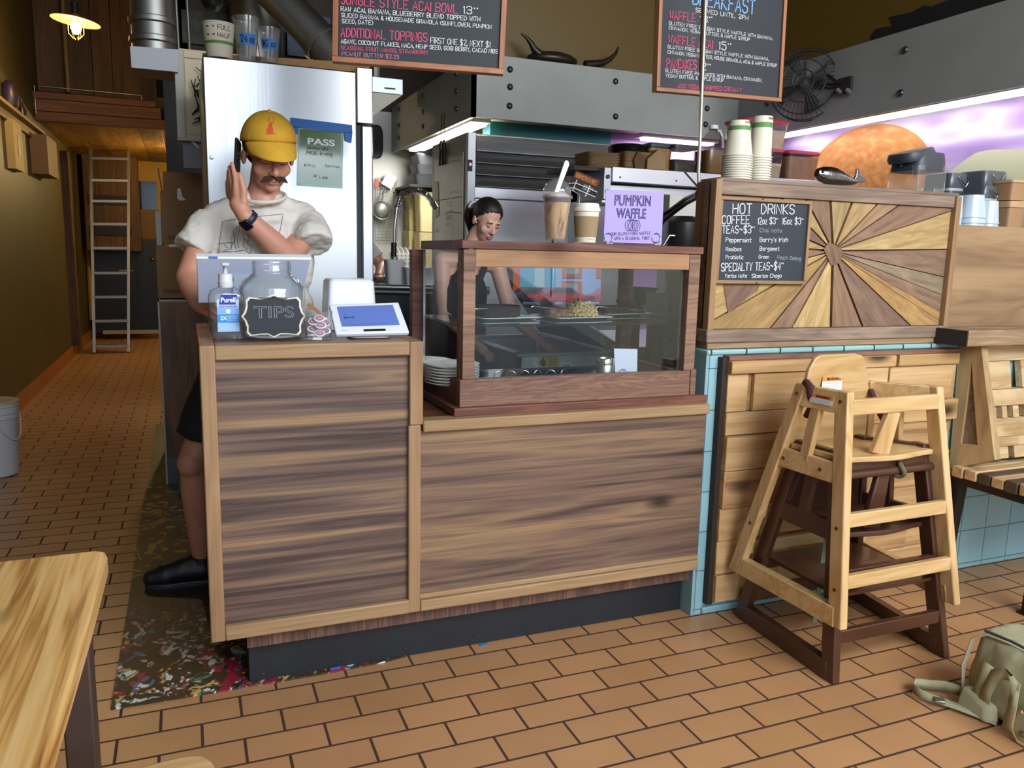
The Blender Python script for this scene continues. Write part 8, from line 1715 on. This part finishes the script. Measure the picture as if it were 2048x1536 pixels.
hr = grow(mb, 'ponytail', hw_, woman, .005, 3)
MB().tube([tie+Rw_ @ Vector((.028*math.cos(a), -.012, .028*math.sin(a))) for a in [i*2*pi/18 for i in range(18)]], .007, 8, closed=True).build('hair_tie', plain('tie_pale', 'cfc8bc', .7), hr, smooth=60)
bvh = BVHTree.FromPolygons([worg(shell)+v.co for v in shell.data.vertices], [tuple(p.vertices) for p in shell.data.polygons])
mb = MB(); onto(bvh, [(996, 404), (999, 410), (1000, 416)], .0025, mb, .0045)
if mb.v: mb.build('parting', plain('parting', '8a6a5a', .7), woman)
mb = MB()
for d in (-1, 1):
    mb.tube([Tw(d*x_, -.0900+abs(x_-.03)*.25, -.0045-.003*math.cos((x_-.03)/.013*pi/2)) for x_ in (.017, .023, .030, .037, .044)], [.0007, .0014, .0016, .0014, .0007], 5)
    mb.tube([Tw(d*x_, -.0965+abs(x_-.028)*.35, .0205-.006*abs(x_-.028)/.02) for x_ in (.013, .022, .032, .044)], [.0010, .0018, .0018, .0009], 6)
mb.build('brows_and_lashes', MATS['lash'], woman, smooth=60)
mb = MB(); mb.ell(Tw(0, -.0945, -.0665), (.020*sw_, .0072*sw_, .0040*sw_), Rw_); mb.ell(Tw(0, -.0930, -.0765), (.018*sw_, .0078*sw_, .0048*sw_), Rw_); mb.build('lips', plain('lips', 'a8625c', .4), woman, smooth=80)
topm = plain('top_black', '141418', .8)
mb = MB(); mb.ell(chx, (.140, .102, .16)); mb.cap(chx, (nb.x-.12, 3.74, .90), .128, .135, 18); mb.ell(chx+Vector((0, -.07, .02)), (.10, .05, .07))
for d in (-1, 1): mb.tube([nb+Vector((d*.065-.01, .045, -.06)), nb+Vector((d*.065-.005, .0, -.004)), nb+Vector((d*.06, -.055, -.06)), chx+Vector((d*.06, -.09, .06))], .016, 8)
grow(mb, 'top', topm, woman, .007, 3)
mb = MB()
for d in (-1, 1):
    hx = 1.22 if d > 0 else nb.x-.195; mb.cap((hx, 3.75, .88), (hx+.005, 3.73, .30), .092, .066, 16)
mb.ell((nb.x-.12, 3.75, .88), (.145, .105, .11)); grow(mb, 'trousers', plain('trousers_dark', '23262e', .8), woman, .008, 3)
# ---------------------------------------------------------------- third person, almost hidden behind the refrigerator
c3_ = Vector((.86, 5.2, 0)); H3 = c3_+Vector((0, -.02, 1.60)); R3 = Matrix.Rotation(pi, 3, 'Z') @ Matrix.Rotation(.2, 3, 'X'); mb = MB(); T3, dents = head(mb, H3, R3, .95)
mb.cap(T3(0, .03, -.12), c3_+Vector((0, 0, 1.42)), .052, .06, 16); mb.ell(c3_+Vector((0, 0, 1.2)), (.15, .10, .24)); mb.ell(c3_+Vector((0, 0, .93)), (.14, .10, .13)); mb.cap(c3_+Vector((-.16, 0, 1.40)), c3_+Vector((.16, 0, 1.40)), .05, .05)
sh_, el_, wr_ = c3_+Vector((.20, -.02, 1.38)), py(763, 530, 5.14), py(758, 556, 4.98)
wr_.z = max(wr_.z, 1.16)
for d, (a_, b_, e_) in ((1, (sh_, el_, wr_)), (-1, (c3_+Vector((-.185, -.02, 1.38)), c3_+Vector((-.23, -.06, 1.12)), c3_+Vector((-.16, -.24, 1.10))))):
    mb.cap(a_, b_, .045, .038, 14); mb.cap(b_, e_, .038, .026, 14); q = e_+Vector((-.02*d, -.05, 0)); mb.cap(e_, q, .025, .027, 10)
    for i in range(4): finger(mb, [q+Vector((.02-.013*i, -.012, 0)), q+Vector((.02-.013*i, -.045, -.008)), q+Vector((.02-.012*i, -.062, -.026))], .009, .007)
    finger(mb, [e_+Vector((-.02*d, -.02, 0)), e_+Vector((-.042*d, -.05, -.01)), e_+Vector((-.046*d, -.075, -.02))], .0115, .0085)
for d in (-1, 1): mb.cap(c3_+Vector((d*.08, 0, .88)), c3_+Vector((d*.09, -.01, .48)), .08, .052, 14); mb.cap(c3_+Vector((d*.09, -.01, .48)), c3_+Vector((d*.09, .02, .08)), .052, .034, 14); mb.cap(c3_+Vector((d*.09, .02, .07)), c3_+Vector((d*.1, -.13, .03)), .034, .026, 12)
p3 = grow(mb, 'person', skin, None, .006, 4, origin=c3_, dents=dents); tag(p3, 'person in a white t-shirt almost hidden behind the refrigerator, one arm showing', 'person')
mb = MB(); mb.ell(c3_+Vector((0, 0, 1.2)), (.175, .125, .24)).cap(c3_+Vector((-.15, 0, 1.40)), c3_+Vector((.15, 0, 1.40)), .058, .058).ell(c3_+Vector((0, 0, 1.0)), (.165, .12, .14)); mb.tube([sh_, sh_.lerp(el_, .72)], [.058, .060], 20); mb.tube([c3_+Vector((-.185, -.02, 1.38)), c3_+Vector((-.21, -.04, 1.23))], [.062, .066], 20); grow(mb, 'tshirt', tee_m, p3, .008, 3)
mb = MB(); mb.ell(c3_+Vector((0, 0, .92)), (.155, .115, .11))
for d in (-1, 1): mb.cap(c3_+Vector((d*.08, 0, .88)), c3_+Vector((d*.09, 0, .12)), .095, .062, 16)
grow(mb, 'trousers', MATS['trousers_dark'], p3, .009, 3); hair_shell(T3, 'hair', hairm, p3)
# ================================================================== canvas bag
BXp = 2.125; cvs = plain('canvas_olive', 'a5a180', .85, bump=.35, bscale=420, vary=.10, vscale=9); cvd = plain('canvas_edge', 'b7b294', .8); brz = plain('zip_dark', '3a3a44', .5)
bg_ = thing('canvas_bag', (2.25, 1.33, 0), 'olive canvas shoulder bag with webbing straps lying on the tiled floor', 'bag')
mb = MB(); loft(mb, [(.004, .112, .225, 6), (.03, .128, .240, 5), (.12, .126, .240, 4.5), (.20, .114, .232, 4), (.235, .095, .222, 4), (.25, .07, .205, 3.5)], (2.255, 1.325, 0), n=48)
ob = mb.build('bag_body', cvs, bg_, smooth=80); md = ob.modifiers.new('sub', 'SUBSURF'); md.levels = md.render_levels = 2
tx = bpy.data.textures.new('bagfold', 'CLOUDS'); tx.noise_scale = .09; md = ob.modifiers.new('folds', 'DISPLACE'); md.texture = tx; md.strength = .03; md.texture_coords = 'GLOBAL'
def bp2(x, y, X=BXp): return px(x, y, X)
mb = MB()
for off, r_ in ((0, .0035), (.010, .0028)):
    mb.tube([(2.14+off*.3, 1.555, .03), (2.135+off, 1.562, .12), (2.150+off, 1.552, .205), (2.166+off, 1.52, .232-off*.3), (2.165+off, 1.45, .238), (2.162+off, 1.35, .236), (2.16+off, 1.22, .236), (2.162+off, 1.12, .236)], r_, 8)
mb.build('piping', cvd, bg_, smooth=60)
MB().tube([(2.172, 1.53, .238), (2.172, 1.45, .243), (2.170, 1.35, .241), (2.168, 1.12, .241)], .0045, 8).build('zip', brz, bg_, smooth=60)
MB().tube([(2.345, 1.54, .225), (2.33, 1.47, .246), (2.33, 1.30, .25)], .0035, 8).build('zip', brz, bg_, smooth=60)
def band(pts, wdir, w_, m, nm, th=.003):
    rows = [[Vector(p)-Vector(wd)*w_/2, Vector(p)+Vector(wd)*w_/2] for p, wd in zip(pts, wdir)]; return MB().sheet(rows).build(nm, m, bg_, solid=th, smooth=60)
y1_, y0_ = bp2(2010, 1330).y, bp2(1985, 1450).y
hd_ = [(2.118, 1.470, .02), (2.112, 1.462, .09), (2.108, 1.440, .155), (2.104, 1.405, .178), (2.098, 1.372, .165), (2.086, 1.365, .10), (2.092, 1.375, .05), (2.10, 1.38, .02)]
band(hd_, [(0, .9, .2), (0, .9, .2), (0, .7, .7), (0, .2, 1), (0, .8, -.5), (.3, .9, 0), (.3, .9, 0), (0, 1, 0)], .034, plain('webbing', 'a09a78', .85, bump=.4, bscale=500), 'handle')
band([(2.12, 1.50, .01), (2.118, 1.492, .08), (2.120, 1.47, .17)], [(0, 1, 0), (0, 1, .1), (0, 1, .2)], .03, MATS['webbing'], 'strap')
MB().prism([(1.09, .006), (1.345, .006), (1.365, .03), (1.362, .085), (1.345, .095), (1.09, .10)], (2.108, 0, 0), (0, 1, 0), (0, 0, 1), (-1, 0, 0), 0, .006).build('flap', cvs, bg_, bev=.003)
MB().tube([(2.100, 1.345, .096), (2.100, 1.364, .085), (2.100, 1.367, .03), (2.100, 1.346, .005), (2.1, 1.2, .004)], .0045, 8).build('leather_piping', plain('tan_leather', 'b28a5c', .6), bg_, smooth=60)
MB().lathe([(.0095, 0), (.009, .004), (.004, .007), (.001, .0075)], (2.101, 1.335, .035), 20, Matrix.Rotation(-pi/2, 3, 'Y')).build('snap', plain('snap_metal', '8f8f86', .3, metal=.9), bg_, smooth=60)
loop = [(2.16, 1.50, .035), (2.125, 1.60, .03), (2.10, 1.63, .022), (2.06, 1.655, .022), (2.03, 1.635, .022), (2.025, 1.60, .022), (2.045, 1.57, .02), (2.08, 1.52, .016), (2.11, 1.46, .012), (2.125, 1.43, .008)]
band(loop, [(0, .1, 1)]*5+[(0, .3, .9), (.4, .4, .5), (.7, .6, .2), (.7, .6, .1), (.7, .6, .1)], .032, MATS['webbing'], 'shoulder_strap')
MB().obox((2.052, 1.562, .022), (.036, .03, .008), .9).build('buckle', plain('snap_metal', '8f8f86', .3, metal=.9), bg_, bev=.002)
MB().hexa([(2.09, 1.44, .004), (2.13, 1.42, .004), (2.14, 1.54, .004), (2.10, 1.55, .004)], [(2.105, 1.45, .05), (2.13, 1.43, .06), (2.14, 1.53, .075), (2.11, 1.54, .07)]).build('side_pocket', cvs, bg_, bev=.012, seg=3)
